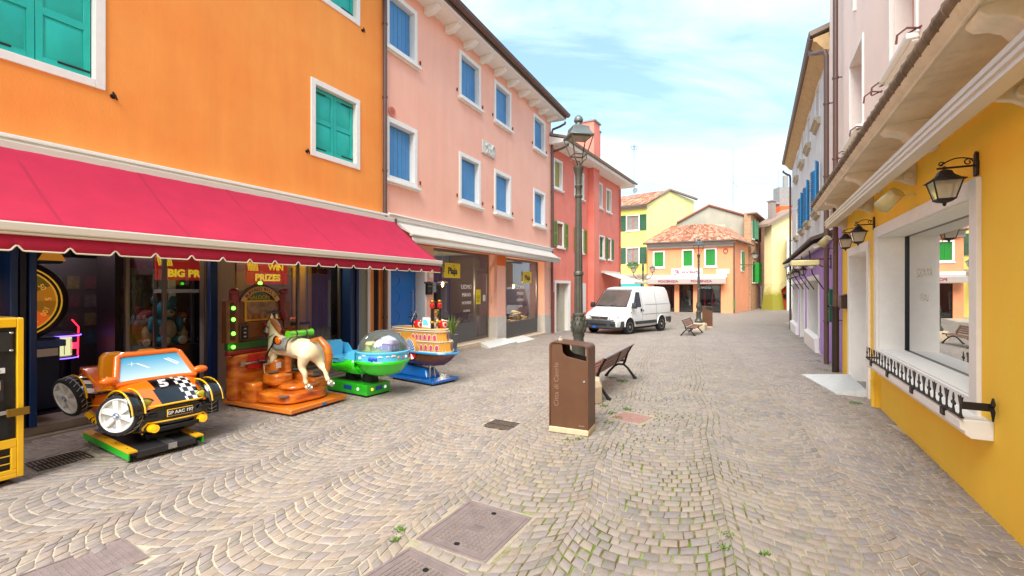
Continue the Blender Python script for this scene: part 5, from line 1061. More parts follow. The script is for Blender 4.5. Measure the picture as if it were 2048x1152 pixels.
st_=[(-.90,.38,.62,.72,.76,.70,.05),(-.86,.34,.78,.86,.90,.80,.08),(-.72,.32,.95,.93,.95,.84,.10),(-.15,.30,1.17,.95,.97,.86,.10),(.02,.30,1.24,.95,.98,.87,.10),(.60,.30,1.98,.95,.98,.80,.14),(.85,.30,2.08,.95,.98,.80,.16),(1.3,.30,2.12,.95,.98,.80,.16),(3.0,.30,2.13,.95,.98,.80,.16),(3.60,.32,2.11,.95,.98,.80,.16),(3.78,.36,2.0,.93,.96,.78,.16),(3.82,.42,1.9,.88,.92,.74,.14)]
b=MB(); b.loft([ring(*s_) for s_ in st_]); b.build('body',vw,VN,ang=34)
b=MB(); b.add([(-.80,-.02,1.235),(.80,-.02,1.235),(.70,.585,1.965),(-.70,.585,1.965)],[(0,1,2,3)]); o=b.build('windscreen',mat('windscreen_glass','#5A5450',.05,spec=.9,var=.3,sc=1.5),VN,solid=.02,smooth=False); 
b=MB(); b.tube([(-.84,-.06,1.225),(.84,-.06,1.225)],.02,6); b.tube([(.55,-.10,1.22),(.0,-.02,1.27)],.012,5); b.tube([(-.15,-.10,1.22),(-.68,-.02,1.27)],.012,5); b.build('wiper',vk,VN)
# windscreen surround
b=MB(); b.tube([(-.83,-.05,1.23),(-.73,.6,1.985),(.73,.6,1.985),(.83,-.05,1.23)],.016,6); b.build('windscreen_seal',vk,VN)
for s_ in (-1,1):
    b=MB(); 
    def SW(y,z): return s_*(.985-(max(0,z-1.2)/.9)*.17)
    pg=[(.30,1.22),(.72,1.30) if False else (.95,1.22),(.95,1.86),(.68,1.86)]
    b.add([(SW(y,z)+s_*.004,y,z) for y,z in pg],[(0,1,2,3)]); b.build('side_window',vgl,VN,solid=.008,smooth=False)
    b=MB(); b.tube([(SW(y,z)+s_*.004,y,z) for y,z in pg],.014,5,closed=True); b.box(s_*.955,.62,1.22,s_*.975,.65,1.8) if False else b.tube([(SW(.55,1.22)+s_*.006,.55,1.22),(SW(.62,1.72)+s_*.006,.62,1.72)],.014,5); b.build('window_seal',vk,VN)
    b=MB(); b.loft([[(s_*(1.0+.0)+s_*dx,y,z) for y,z in [( .17+.07*math.cos(a),1.27+.13*math.sin(a)) for a in [k*math.pi/5 for k in range(10)]]] for dx in (.02,.12,.22)]); b.cyl((s_*.95,.2,1.2),(s_*1.05,.2,1.22),.03,n=8); b.build('mirror',vg,VN)
    b=MB(); b.box(s_*.975,.05,.42,s_*1.0,1.05,.56); b.box(s_*.975,1.10,.42,s_*1.0,2.38,.56); b.box(s_*.975,3.25,.42,s_*1.0,3.80,.66); b.build('side_trim',vg,VN,bevel=.006)
    b=MB(); b.box(s_*.983,1.06,.6,s_*.987,1.072,1.95) if False else None
    for y in (.22,1.08,2.35): b.tube([(s_*.986,y,.40),(s_*.987,y,1.2),(SW(y,1.9)+s_*.002,y,1.9)],.005,4)
    b.tube([(s_*.987,1.08,.86),(s_*.987,3.7,.86)],.006,4); b.tube([(s_*.975,1.3,1.3),(s_*.975,3.6,1.3)],.006,4); b.build('panel_seam',mat('seam_grey','#6B6B6B',.6),VN)
    b=MB(); b.box(s_*.985,.90,1.0,s_*1.01,1.02,1.12); b.box(s_*.985,1.12,1.0,s_*1.0,1.18,1.06); b.build('door_handle',vk,VN,bevel=.01); b=MB(); b.box(s_*.98,.1,.95,s_*.998,.15,1.0); b.build('indicator',mat('amber_lens','#C8581E',.2),VN)
    for y in (0,2.85): b=MB(); b.cyl((s_*.90,y,.36),(s_*.992,y,.36),.40,n=28); b.build('wheel_arch',mat('arch_black','#0D0D0F',.8),VN)
    # flared lip
    for y in (0,2.85):
        b=MB(); b.tube([(s_*.99,y+.41*math.cos(a),.36+.41*math.sin(a)) for a in [k*math.pi/12 for k in range(13)]],.022,6); b.build('arch_lip',vw,VN)
        W=MB(); W.M=Matrix.Translation((s_*.90,y,.33))@Matrix.Rotation(R_(90),4,'Y'); W.lathe([(.20,-.10),(.30,-.105),(.325,-.08),(.33,0),(.325,.08),(.30,.105),(.20,.10)],28); w_=W.build('wheel',vk,VN)
        W=MB(); W.M=Matrix.Translation((s_*.90,y,.33))@Matrix.Rotation(R_(90*s_),4,'Y'); W.lathe([(.205,.06),(.21,.105),(.19,.10),(.17,.06),(.12,.075),(.07,.085),(.06,.11),(.005,.112)],24)
        for k in range(8): a=k*math.pi/4; W.cyl((.15*math.cos(a),.15*math.sin(a),.06),(.15*math.cos(a),.15*math.sin(a),.072),.022,n=8,mi=1)
        W.build('rim',[mat('steel_wheel','#A39A90',.45,.6,var=.2,sc=20),vk],w_)
b=MB(); bp=[]
for x,y in ((-.97,.28) if False else (-.965,-.42),(-.95,-.66),(-.80,-.90),(-.4,-.985),(.4,-.985),(.80,-.90),(.95,-.66),(.965,-.42)): bp.append((x,y))
def brow(z,k=1,o=0): return [(x*k,y*(1) +o,z) for x,y in bp]
rows=[brow(.26,.95,.05),brow(.32),brow(.52),brow(.60,1,0),brow(.63,.97,.06)]
vs=[p for r in rows for p in r]; n=len(bp); fs=[(i*n+j,i*n+j+1,(i+1)*n+j+1,(i+1)*n+j) for i in range(4) for j in range(n-1)]
b.add(vs,fs); b.build('front_bumper',vg,VN,solid=.03)
b=MB(); b.box(-.42,-1.0,.42,.42,-.97,.50); b.box(-.78,-.95,.42,-.52,-.90,.50); b.box(.52,-.95,.42,.78,-.90,.50); b.build('bumper_vent',vk,VN)
b=MB(); b.box(.28 if False else -.30,-1.005,.30,-.12,-.985,.385); b.box(.12,-1.003,.30,.30,-.99,.385) if False else None; b.build('blue_plate_end',mat('plate_blue','#1F62C4',.4),VN)
b=MB(); b.prism([(-.40,.70),(.40,.70),(.46,.80),(-.46,.80)],-.915,-.88,'y'); 
G_=b.build('grille',vk,VN); b=MB()
for z in (.722,.75,.778): b.box(-.42,-.925,z-.004,.42,-.915,z+.004)
b.build('grille_bar',mat('grey_grille','#6C6C70',.5),G_); b=MB(); b.cyl((0,-.93,.755),(0,-.915,.755),.055,n=20); b.build('badge',mat('badge_silver','#A9A9B2',.3,.7),G_); b=MB(); b.cyl((0,-.934,.755),(0,-.93,.755),.04,n=18); b.build('badge_centre',mat('badge_red','#7C1F2E',.3),G_)
for s_ in (-1,1):
    b=MB(); b.add([(s_*.48,-.905,.68),(s_*.88,-.80,.68),(s_*.90,-.74,.84),(s_*.52,-.85,.84),(s_*.48,-.80,.68),(s_*.85,-.70,.68),(s_*.87,-.66,.82),(s_*.52,-.76,.82)],[(0,1,2,3) if s_>0 else (3,2,1,0),(0,4,5,1),(1,5,6,2),(2,6,7,3),(3,7,4,0)]); b.build('headlight',mat('headlight_lens','#B9B4AE',.08,.2,spec=.8,var=.25,sc=14),VN,bevel=.01)
    b=MB(); b.box(s_*.86,3.80,.75,s_*.93,3.86,1.25); b.build('tail_light',mat('tail_red','#B3122B',.25),VN,bevel=.01)
b=MB(); b.prism([(-.93,.34),(.93,.34),(.95,.62),(-.95,.62)],3.78,3.9,'y'); b.build('rear_bumper',vg,VN,bevel=.03)
b=MB(); b.box(-.8,.3,.2,.8,2.6,.32); b.build('underbody',vk,VN)
# ---------------- shop signs and goods of the shoe shop ----------------
def onL(x,z,out=0): return wp(LO,LA,x,out,z)
yl=mat('sign_yellow','#E8D21A',.5); tb=mat('sign_black','#16140F',.5)
for (x,z,w_,h_,lb) in ((11.8,2.34,.85,.46,'larger yellow shop sign hanging in the left shoe shop window'),(17.4,2.25,.85,.48,'smaller yellow shop sign hanging in the right shoe shop window')):
    t=thing('hanging_sign',lb,'sign',onL(x,z,-.33),LA); b=MB(); b.box(-w_/2,-.01,-h_/2,w_/2,0,h_/2); b.build('board',yl,t); text('lettering','Plaja',h_*.62,(0,-.014,-.02),WALLROT,tb,t,bold=.008); b=MB(); b.tube([(.06+.03*math.cos(k*.8),-.014,h_*.34+.02*math.sin(k*.8)) for k in range(9)],.004,4); b.build('swirl',tb,t)
wt=mat('window_lettering','#D6D6D6',.5)
for (x,s_,lb) in ((12.65,.85,'white shop lettering on the left shoe shop window'),(16.75,.92,'white shop lettering on the right shoe shop window')):
    t=thing('window_lettering',lb,'lettering',onL(x,1.5,-.34),LA)
    for i,(tx,sz) in enumerate((('UOMO',.24),('MANN',.21),('HOMBRE',.17),('HOMME',.13))):
        text('lettering',tx,sz*s_,(0,0,.33-.26*i),WALLROT,wt,t,align='CENTER',ext=.001)
t=thing('notice_poster','yellow notice taped on the glass door of the shoe shop','poster',onL(13.35,1.5,-.32),LA); b=MB(); b.box(-.16,-.004,-.25,.16,0,.25); b.build('sheet',yl,t); b=MB()
for i in range(5): b.box(-.12,-.0055,.02-i*.05,.12-.03*(i%2),-.004,.035-i*.05)
b.build('print_line',tb,t)
t=thing('notice_card','small white notice card on the glass door beside the yellow notice','poster',onL(13.75,1.45,-.32),LA); b=MB(); b.box(-.09,-.004,-.11,.09,0,.11); b.build('sheet',mat('paper_white','#D9D9D4',.6),t)
for (x,z,z2,lb) in ((11.95,1.95,3,'added lit pendant lamp brightening the left shoe shop window'),(17.05,1.9,3,'added lit pendant lamp brightening the right shoe shop window')):  # pendants with point lights, added to brighten the black shop interior
    t=thing('added_pendant_lamp',lb,'lamp',onL(x,z,-.8),LA); b=MB(); b.cyl((0,0,.06),(0,0,1.0),.006); b.lathe([(.05,.09),(.16,.04),(.17,.035),(.05,.06)],16); b.build('shade',mat('brass_shade','#A9876A',.4,.5),t); b=MB(); b.lathe([(.02,.05),(.035,.0),(.03,-.08),(.005,-.11)],12); b.build('bulb',mat('added_lit_bulb','#FFB45A',.3,emis=9),t)
    l=bpy.data.lights.new('pendant_fill_light','POINT'); l.energy=30; l.color=(1,.8,.55); l.shadow_soft_size=.06; lo=bpy.data.objects.new('pendant_fill_light',l); COL.objects.link(lo); lo.parent=t; lo.location=(0,0,-.18)
def shoe(label,loc,ang,col,mn,group,L_=.30):
    t=thing('shoe',label,'shoe',loc,ang,group); m=mat(mn,col,.5,var=.1,sc=20)
    b=MB(); rg=[]
    for y,w_,h_ in ((-.15,.02,.035),(-.13,.04,.05),(-.07,.048,.062),(0,.04,.085),(.05,.038,.115),(.11,.038,.12),(.145,.03,.10),(.15,.02,.05)):
        rg.append([(w_*math.cos(a),y*L_/.3,.02+max(0,h_*(.5+.5*math.sin(a)))) for a in [k*math.pi/5 for k in range(10)]])
    b.loft(rg); b.build('upper',m,t); b=MB(); b.prism([(-.045,-.15),(.0,-.165),(.045,-.15),(.05,-.05),(.042,.14),(-.042,.14),(-.05,-.05)],0,.022,'z'); b.build('sole',mat('white_sole','#DAD6CC',.6),t,bevel=.004); return t
for i,(x,z,c,mn,lb) in enumerate(((11.0,.78,'#CFCBC0','cream_leather','cream trainer on the low display left of the tall orange striped boots'),(11.9,.70,'#D8D6CF','white_leather','white trainer low in the left shoe shop window'),(11.65,.72,'#C8C2B4','pale_suede','pale suede shoe in the middle of the left shop window display'),(16.2,.45,'#DCD8CE','white_leather','white court shoe at left of the right shop window display'),(16.9,.50,'#8A6A3E','tan_leather','tan leather shoe in middle of the right shop window display'),(17.5,.48,'#2E2622','dark_leather','dark shoe in the right shop window display'),(17.2,.72,'#B9A24A','mustard_suede','mustard shoe on the raised block of the right window display'),(17.9,.50,'#C9B48C','sand_suede','sand coloured shoe at right end of the right window display'))):
    shoe(lb,onL(x,z,-.75),LA+R_(25+30*(i%3)),c,mn,'shoes in the shop windows',.42)
t=thing('display_plinth','low green topped display plinth in the left shop window','plinth',onL(11.5,.07,-.8),LA); b=MB(); b.box(-1.0,-.25,0,1.0,.3,.62); b.build('block',DG,t); b=MB(); b.box(-1.02,-.27,.62,1.02,.32,.635); b.build('top',mat('moss_felt','#5E6B3E',.9,var=.3,sc=20),t)
t=thing('display_plinth','sand topped display plinth in the right shop window','plinth',onL(17.1,-.12,-.8),LA); b=MB(); b.box(-1.2,-.25,0,1.25,.3,.56); b.build('block',DG,t); b=MB(); b.box(-1.22,-.27,.56,1.27,.32,.58); b.build('top',mat('pebble_top','#BFA47C',.9,var=.4,sc=30,bump=.5),t)
t=thing('display_block','small wicker block carrying a mustard shoe in the right window','plinth',onL(17.2,.46,-.78),LA); b=MB(); b.box(-.2,-.15,0,.2,.15,.24); b.build('block',mat('wicker','#8C6A3C',.8,var=.4,sc=25,bump=.5),t)
for dx in (0,.2):
    t=thing('tall_boot','tall white boot with orange stripe '+('left' if dx==0 else 'right')+' of a pair in the shop window','boot',onL(11.25+dx,.70,-.7),LA,'orange striped boots'); b=MB(); b.tube([(0,-.13,.05),(0,-.02,.06),(0,.03,.10),(0,.05,.22),(0,.055,.42)],[.035,.05,.055,.055,.07],12); b.build('upper',mat('white_leather','#D8D6CF',.5),t); b=MB(); b.cyl((0,.05,.2),(0,.053,.34),.066,.07,n=14); b.build('stripe',mat('orange_stripe','#E8671E',.5),t)
# mailboxes on the pink wall
mailbox('black mailbox by the blue front door',onL(10.08,1.62,0),LA,.24,.36,.10,'#1B1D20','black_mail'); mailbox('light grey mailbox right of the black mailbox',onL(10.28,1.68,0),LA,.16,.30,.10,'#8C9294','grey_mail')
t=thing('junction_box','small white box with yellow sticker above the mailboxes','box',onL(10.2,2.2,0),LA); b=MB(); b.box(-.08,-.05,-.12,.08,0,.12); b.build('body',mat('paper_white','#D9D9D4'),t,bevel=.008); b=MB(); b.box(-.05,-.053,-.02,.05,-.05,.08); b.build('sticker',yl,t)
# weeds between stones
wv=MB(); rn=random.Random(9)
for (px,py,n_,sp) in ((1222,756,26,.10),(1245,762,30,.12),(1210,812,18,.07),(1222,826,14,.07),(1218,845,10,.06),(1255,818,18,.07),(1235,835,10,.06),(1140,880,8,.06),(1160,878,8,.05),(800,1062,10,.04),(790,1080,6,.03),(1708,806,22,.09),(1530,1108,8,.03),(1640,700,18,.25),(1610,690,14,.2),(1650,740,16,.2),(1625,722,14,.2),(1590,672,12,.2),(1448,1096,7,.05),(1455,1070,5,.04),(1400,700,0,.2),(1500,830,8,.3),(1330,830,10,.3),(1290,650,12,.3),(1575,665,14,.3)):
    Z=10.0
    for _ in range(40): Z=.5*Z+.5*FPX*(CAMH-gz(Z))/(py-576)
    X=(px-1024)/FPX*Z
    for k in range(n_*3):
        r=sp*math.sqrt(rn.random()); a=rn.random()*6.28; x=X+r*math.cos(a); y=Z+r*math.sin(a); g0=gz(y); an=rn.random()*6.28; l=.008+rn.random()*.016; ww=.004
        dx,dy=math.cos(an),math.sin(an); tx,ty=x+dx*l,y+dy*l
        wv.add([(x-dy*ww,y+dx*ww,g0-.004),(x+dy*ww,y-dx*ww,g0-.004),(tx+dy*ww,ty-dx*ww,g0+l*.7),(tx+dx*.006,ty+dy*.006,g0+l*.5),(tx-dy*ww,ty+dx*ww,g0+l*.7)],[(0,1,2,3,4)])
tag(wv.build('weeds',mat('weed_green','#5F8A1E',.7,var=.4,sc=12),smooth=False),'small green weeds growing between the cobbles','weeds',kind='stuff')
# ---------------- children's rides ----------------
def gloss(name,col,**k): return mat(name,col,.18,0,coat=.6,**k)
ORG=gloss('orange_gelcoat','#F0700F'); AMB=mat('amber_plastic','#E8960F',.35,coat=.2); BKG=gloss('black_gelcoat','#0C0B0B'); YEL=gloss('yellow_line','#F2B705'); WHP=gloss('white_plastic','#DCDAD4'); RUB=mat('black_rubber')
CR=thing('toy_car_ride','orange and black coin operated toy car on green edged rocking base','kiddie ride',(-4.275,5.255,0),R_(58))
b=MB(); b.box(-.27,-.66,.045,.27,.66,.115); b.build('base_plate',mat('dark_grey_plate','#2E2D2F',.45,.2,var=.15,sc=6),CR,bevel=.006)
for s_ in (-1,1):
    b=MB(); b.box(s_*.27,-.665,.11,s_*.345,.665,.128,1); b.box(s_*.335,-.662,.04,s_*.345,.662,.11,0)
    for y in (-.5,-.2,.1,.4): b.cyl((s_*.305,y,.128),(s_*.305,y,.131),.008,n=8,mi=2)
    b.build('edge_strip',[mat('bright_green','#1DA522',.4),mat('mustard_strip','#D9A01C',.4),BLK],CR)
b=MB(); 
for x in (-.3,.3):
    for y in (-.58,.58): b.cyl((x,y,0),(x,y,.05),.02,n=8)
b.build('foot',BLK,CR); b=MB(); b.box(-.0,-.66,.115,.08,.2,.123); b.box(-.0,-.672,.06,.08,-.66,.123); b.build('latch_plate',mat('steel','#B8B8B8'),CR)
b=MB(); b.box(-.09,-.35,.115,.25,.35,.20); b.cyl((.1,-.2,.2),(.1,-.2,.34),.07); b.cyl((.1,.2,.2),(.1,.2,.34),.07); b.build('motor_box',mat('black_metal','#15151A'),CR,bevel=.01)
cx=.14
def P(u,y,z): return (cx+u-.15*(y+.5),y,z)
def PX(y): return cx-.15*(y+.5)
# tub
def tub(y,hw,zb,zt): return [P(-hw,y,zt),P(-hw*1.02,y,(zt+zb)/2),P(-hw*.8,y,zb+.03),P(-hw*.5,y,zb),P(hw*.5,y,zb),P(hw*.8,y,zb+.03),P(hw*1.02,y,(zt+zb)/2),P(hw,y,zt)]
b=MB(); b.loft([tub(-.34,.34,.27,.62),tub(-.1,.36,.26,.74),tub(.15,.36,.26,.68),tub(.35,.36,.28,.74),tub(.55,.36,.34,.86),tub(.72,.32,.44,.87),tub(.80,.26,.52,.82)]); b.build('body_tub',ORG,CR,bevel=.012)
b=MB()
for s_ in (-1,1): b.tube([P(s_*.368,-.3,.66),P(s_*.378,-.05,.66),P(s_*.378,.2,.62),P(s_*.375,.45,.60),P(s_*.36,.62,.58)],.016,6); b.tube([P(s_*.375,-.1,.52),P(s_*.382,.1,.50),P(s_*.375,.45,.46)],.007,6,mi=1); b.tube([P(s_*.375,-.28,.69),P(s_*.385,-.05,.69),P(s_*.385,.2,.65)],.006,6,mi=1)
b.build('side_stripe',[BKG,YEL],CR)
# hood
nx,ny=28,16; b=MB(); 
def hz(u,y):
    t=(y+.56)/.40; zc=.52+.25*math.sin(min(1,t)*math.pi/2.15); return zc-.06*abs(u)**3
def hwid(y): return .36+.02*min(1,(y+.56)/.3)
for j in range(ny+1):
    for i in range(nx+1):
        u=-1+2*i/nx; y=-.56+.42*j/ny; yy=y+(.05*u*u if j<4 else .05*u*u*max(0,1-(j-4)/8)); b.v.append(P(u*hwid(y),yy,hz(u,y)))
for j in range(ny):
    for i in range(nx):
        u=-1+2*(i+.5)/nx; t=(j+.5)/ny
        m_=0
        if -.42+.06*t<u<.72-.1*t: m_=1
        if u>.22 and u<.72-.1*t and m_==1 and ((i//2+j//2)%2==0): m_=2
        if m_==1 and u<.22 and j>ny-3: m_=3
        b.f.append((j*(nx+1)+i,j*(nx+1)+i+1,(j+1)*(nx+1)+i+1,(j+1)*(nx+1)+i)); b.m.append(m_)
b.build('bonnet',[ORG,BKG,WHP,gloss('teal_print','#125E6E')],CR,ang=60)
tx=text('racing_number','5',.17,(PX(-.33)-.035,-.33,.718),(R_(31),0,R_(3)),WHP,CR,ext=.004,bold=.006,sx=1.15)
# grille / bumper
b=MB(); b.loft([[P(-.33,-.50,.24),P(.33,-.50,.24),P(.33,-.48,.50),P(-.33,-.48,.50)],[P(-.36,-.2,.25),P(.36,-.2,.25),P(.36,-.2,.66),P(-.36,-.2,.66)]]); b.build('nose',BKG,CR,bevel=.02)
b=MB(); rows=[(.20,-.50,.30),(.24,-.535,.345),(.36,-.55,.37),(.46,-.555,.375),(.52,-.55,.36)]; n=18
for z,y,w_ in rows:
    for i in range(n+1): u=-1+2*i/n; b.v.append(P(u*w_,y+.17*abs(u)**3.2,z))
for j in range(len(rows)-1):
    for i in range(n): b.f.append((j*(n+1)+i,j*(n+1)+i+1,(j+1)*(n+1)+i+1,(j+1)*(n+1)+i)); b.m.append(0)
b.build('front_bumper',BKG,CR,solid=.02,ang=60)
b=MB(); b.tube([P(-.365+.73*i/16,-.565+.17*abs(-1+i/8)**3.2,.505+.02*(1-abs(-1+i/8)**2)) for i in range(17)],.011,6)
b.tube([P(-.30,-.47,.23)]+[P(-.31,-.50,.30)]+[P(-.27+.54*i/10,-.562+.06*abs(-1+i/5)**3,.345) for i in range(11)]+[P(.31,-.50,.30),P(.30,-.47,.23)],.010,6); b.build('bumper_trim',YEL,CR)
b=MB(); b.box(*P(-.20,-.565,.24),*P(.20,-.545,.29)); b.build('air_intake',mat('black_liner'),CR,bevel=.01)
b=MB(); 
for s_ in (-1,1): b.box(*P(s_*.20,-.56,.40),*P(s_*.31,-.54,.44))
b.build('bumper_vent',mat('black_liner'),CR,bevel=.008)
b=MB(); b.box(*P(-.125,-.572,.385),*P(.125,-.56,.465)); NP=b.build('number_plate',YEL,CR,bevel=.003); b=MB(); b.box(*P(-.118,-.574,.391),*P(.118,-.57,.459)); b.build('plate_field',BKG,NP)
text('plate_lettering','GP AAC 197',.047,P(0,-.576,.425),WALLROT,WHP,NP,bold=.0012)
for s_ in (-1,1):
    b=MB(); b.sph(P(s_*.285,-.46,.55),(.085,.05,.058),18); b.build('headlight',gloss('yellow_green_lens','#A89A10',var=.3,sc=30),CR); b=MB(); b.tube([(PX(-.475)+s_*.285+.086*math.cos(a),-.475,.55+.06*math.sin(a)) for a in [k*math.pi/10 for k in range(20)]],.008,6,closed=True); b.build('headlight_ring',mat('olive_chrome','#6E6A30',.25,.6),CR)
    b=MB(); b.cyl(P(s_*.235,-.50,.285),P(s_*.235,-.575,.285),.045,.042,18); b.cyl(P(s_*.235,-.575,.285),P(s_*.235,-.583,.285),.03,.01,14); b.build('fog_lamp',mat('yellow_lens','#F2A90A',.15,coat=.5,emis=.25),CR)
    b=MB(); b.sph(P(s_*.44,-.16,.80),(.085,.05,.045),14); b.cyl(P(s_*.35,-.14,.72),P(s_*.42,-.15,.79),.02,n=8); b.build('wing_mirror',ORG,CR)
# windscreen frame with printed sky panel
TLc,TRc,BLc,BRc=P(-.30,.0,1.02),P(.30,.0,1.02),P(-.385,-.16,.74),P(.385,-.16,.74)
b=MB(); b.tube([BLc,P(-.37,-.13,.80),TLc,P(-.25,.01,1.04),P(.25,.01,1.04),TRc,P(.37,-.13,.80),BRc],.034,10); b.tube([BLc,P(-.2,-.18,.755),P(.2,-.18,.755),BRc],.03,8); b.build('windscreen_frame',ORG,CR)
pm=bpy.data.materials.new('printed_sky_panel'); pm.use_nodes=True; t_=pm.node_tree; bb=t_.nodes['Principled BSDF']; bb.inputs['Roughness'].default_value=.2; g_=nd(t_,'ShaderNodeTexCoord'); s1=nd(t_,'ShaderNodeSeparateXYZ'); t_.links.new(g_.outputs['Generated'],s1.inputs[0]); r_=nd(t_,'ShaderNodeValToRGB'); r_.color_ramp.elements[0].color=hx('#C9E4EC'); r_.color_ramp.elements[1].color=hx('#1E9FC9'); r_.color_ramp.elements[0].position=.1; t_.links.new(s1.outputs['Z'],r_.inputs[0]); t_.links.new(r_.outputs[0],bb.inputs['Base Color'])
b=MB(); b.slab(P(-.37,-.165,.75),P(.37,-.165,.75),P(.285,-.005,1.01),P(-.285,-.005,1.01),.01); PN=b.build('printed_windscreen',pm,CR,smooth=False)
b=MB()
def onW(u,v,o=.004): return Vector(P(-.37+.74*u+ (.085*v)*(1-2*u),-.178+.16*v,.75+.26*v))
for (u,v,r) in ((.18,.74,.028),(.58,.16,.024),(.84,.60,.014)):
    c=onW(u,v); ax_=(onW(u+.1,v)-onW(u-.1,v)).normalized(); az=(onW(u,v+.1)-onW(u,v-.1)).normalized(); vs=[c]
    for k in range(8): a=k*math.pi/4; rr=r*(1.3 if k%2==0 else .22); vs.append(c+ax_*math.cos(a)*rr*1.3+az*math.sin(a)*rr)
    b.add(vs,[(0,1+k,1+(k+1)%8) for k in range(8)])
for (u0,v0,u1,v1,w_) in ((.25,.74,.42,.50,.012),(.70,.82,.86,.52,.012),(.76,.84,.90,.58,.006)):
    a=onW(u0,v0);c=onW(u1,v1); n_=Vector((w_,0,w_*.4)); b.add([a-n_,a+n_,c+n_,c-n_],[(0,1,2,3)])
b.build('printed_glint',mat('print_white','#E4F2F5',.3),PN,smooth=False)
for s_ in (-1,1):
    b=MB(); pf=[(-.11,.62),(.11,.62),(.13,.85),(.115,1.0),(.075,1.05),(-.075,1.05),(-.115,1.0),(-.13,.85)]
    b.prism([(PX(.4)+s_*.165+x,z) for x,z in pf],.32,.43,'y'); b.box(PX(.25)+s_*.165-.12,.1,.60,PX(.25)+s_*.165+.12,.4,.68); b.build('seat',AMB,CR,bevel=.025,seg=3)
b=MB(); b.cyl(P(-.14,-.05,.76),P(-.14,.06,.80),.012); b.tube([P(-.14+.09*math.cos(a),.07+.03*math.sin(a),.81+.085*math.sin(a)) for a in [k*math.pi/8 for k in range(16)]],.012,6,closed=True); b.build('steering_wheel',BKG,CR)
# wheels
def ride_wheel(cxx,cy,cz,na,tilt,r,name='wheel'):
    Mw=Matrix.Translation((cxx,cy,cz))@Matrix.Rotation(na,4,'Z')@Matrix.Rotation(R_(90)+tilt,4,'Y')   # local z -> outward
    b=MB(); b.M=Mw; b.lathe([(r*.70,-.10),(r*.95,-.10),(r,-.07),(r,.03),(r*.97,.05),(r*.86,.055),(r*.80,.03),(r*.80,-.06)],32); w_=b.build(name,RUB,CR)
    b=MB(); b.M=Mw
    for rr in (r*1.004,):
        for k in range(22): 
            a=k*2*math.pi/22; a2=a+.14; b.tube([(rr*math.cos(a),rr*math.sin(a),.03),(rr*math.cos(a2),rr*math.sin(a2),-.02),(rr*math.cos(a),rr*math.sin(a),-.08)],.003,4)
    b.tube([(r*1.004*math.cos(k*.2),r*1.004*math.sin(k*.2),-.02) for k in range(31)],.003,4,closed=True); b.build('tread_line',mat('tread_white','#B9BCBE',.5),w_)
    b=MB(); b.M=Mw; b.lathe([(r*.82,.02),(r*.84,.05),(r*.80,.056),(r*.75,.05),(r*.73,.02)],32)
    for k in range(6):
        a=k*math.pi/3+.2; ca,sa=math.cos(a),math.sin(a); q=[]
        for rad,wd in ((r*.14,.028),(r*.76,.040)):
            q.append([(rad*ca-wd*sa,rad*sa+wd*ca,.01),(rad*ca-wd*.7*sa,rad*sa+wd*.7*ca,.048),(rad*ca+wd*.7*sa,rad*sa-wd*.7*ca,.048),(rad*ca+wd*sa,rad*sa-wd*ca,.01)])
        b.loft(q)
    b.lathe([(r*.22,.0),(r*.22,.05),(r*.16,.058),(.005,.058)],20); b.build('rim',WHP,w_,bevel=.003,seg=1)
    b=MB(); b.M=Mw; b.cyl((0,0,-.04),(0,0,.0),r*.8,n=24); b.build('hub_back',mat('black_liner'),w_)
    b=MB(); b.M=Mw; b.cyl((0,0,.058),(0,0,.064),r*.155,n=20,mi=0)
    for k in range(4):
        vs=[(0,0,.066)]+[(r*.105*math.cos(k*math.pi/2+j*math.pi/12),r*.105*math.sin(k*math.pi/2+j*math.pi/12),.066) for j in range(7)]; b.add(vs,[(0,j,j+1) for j in range(1,7)],1+k%2)
    b.build('hub_badge',[mat('badge_silver'),mat('badge_blue','#2A62B8',.3),mat('badge_white','#D9DCE0',.3)],w_)
ride_wheel(cx-.455,-.36,.46,R_(180+36),R_(-4),.212); ride_wheel(cx+.455,-.30,.47,R_(-20),R_(-4),.212)
ride_wheel(cx-.62,.55,.57,R_(180+14),R_(14),.225); ride_wheel(cx+.40,.55,.57,R_(-8),R_(16),.225)
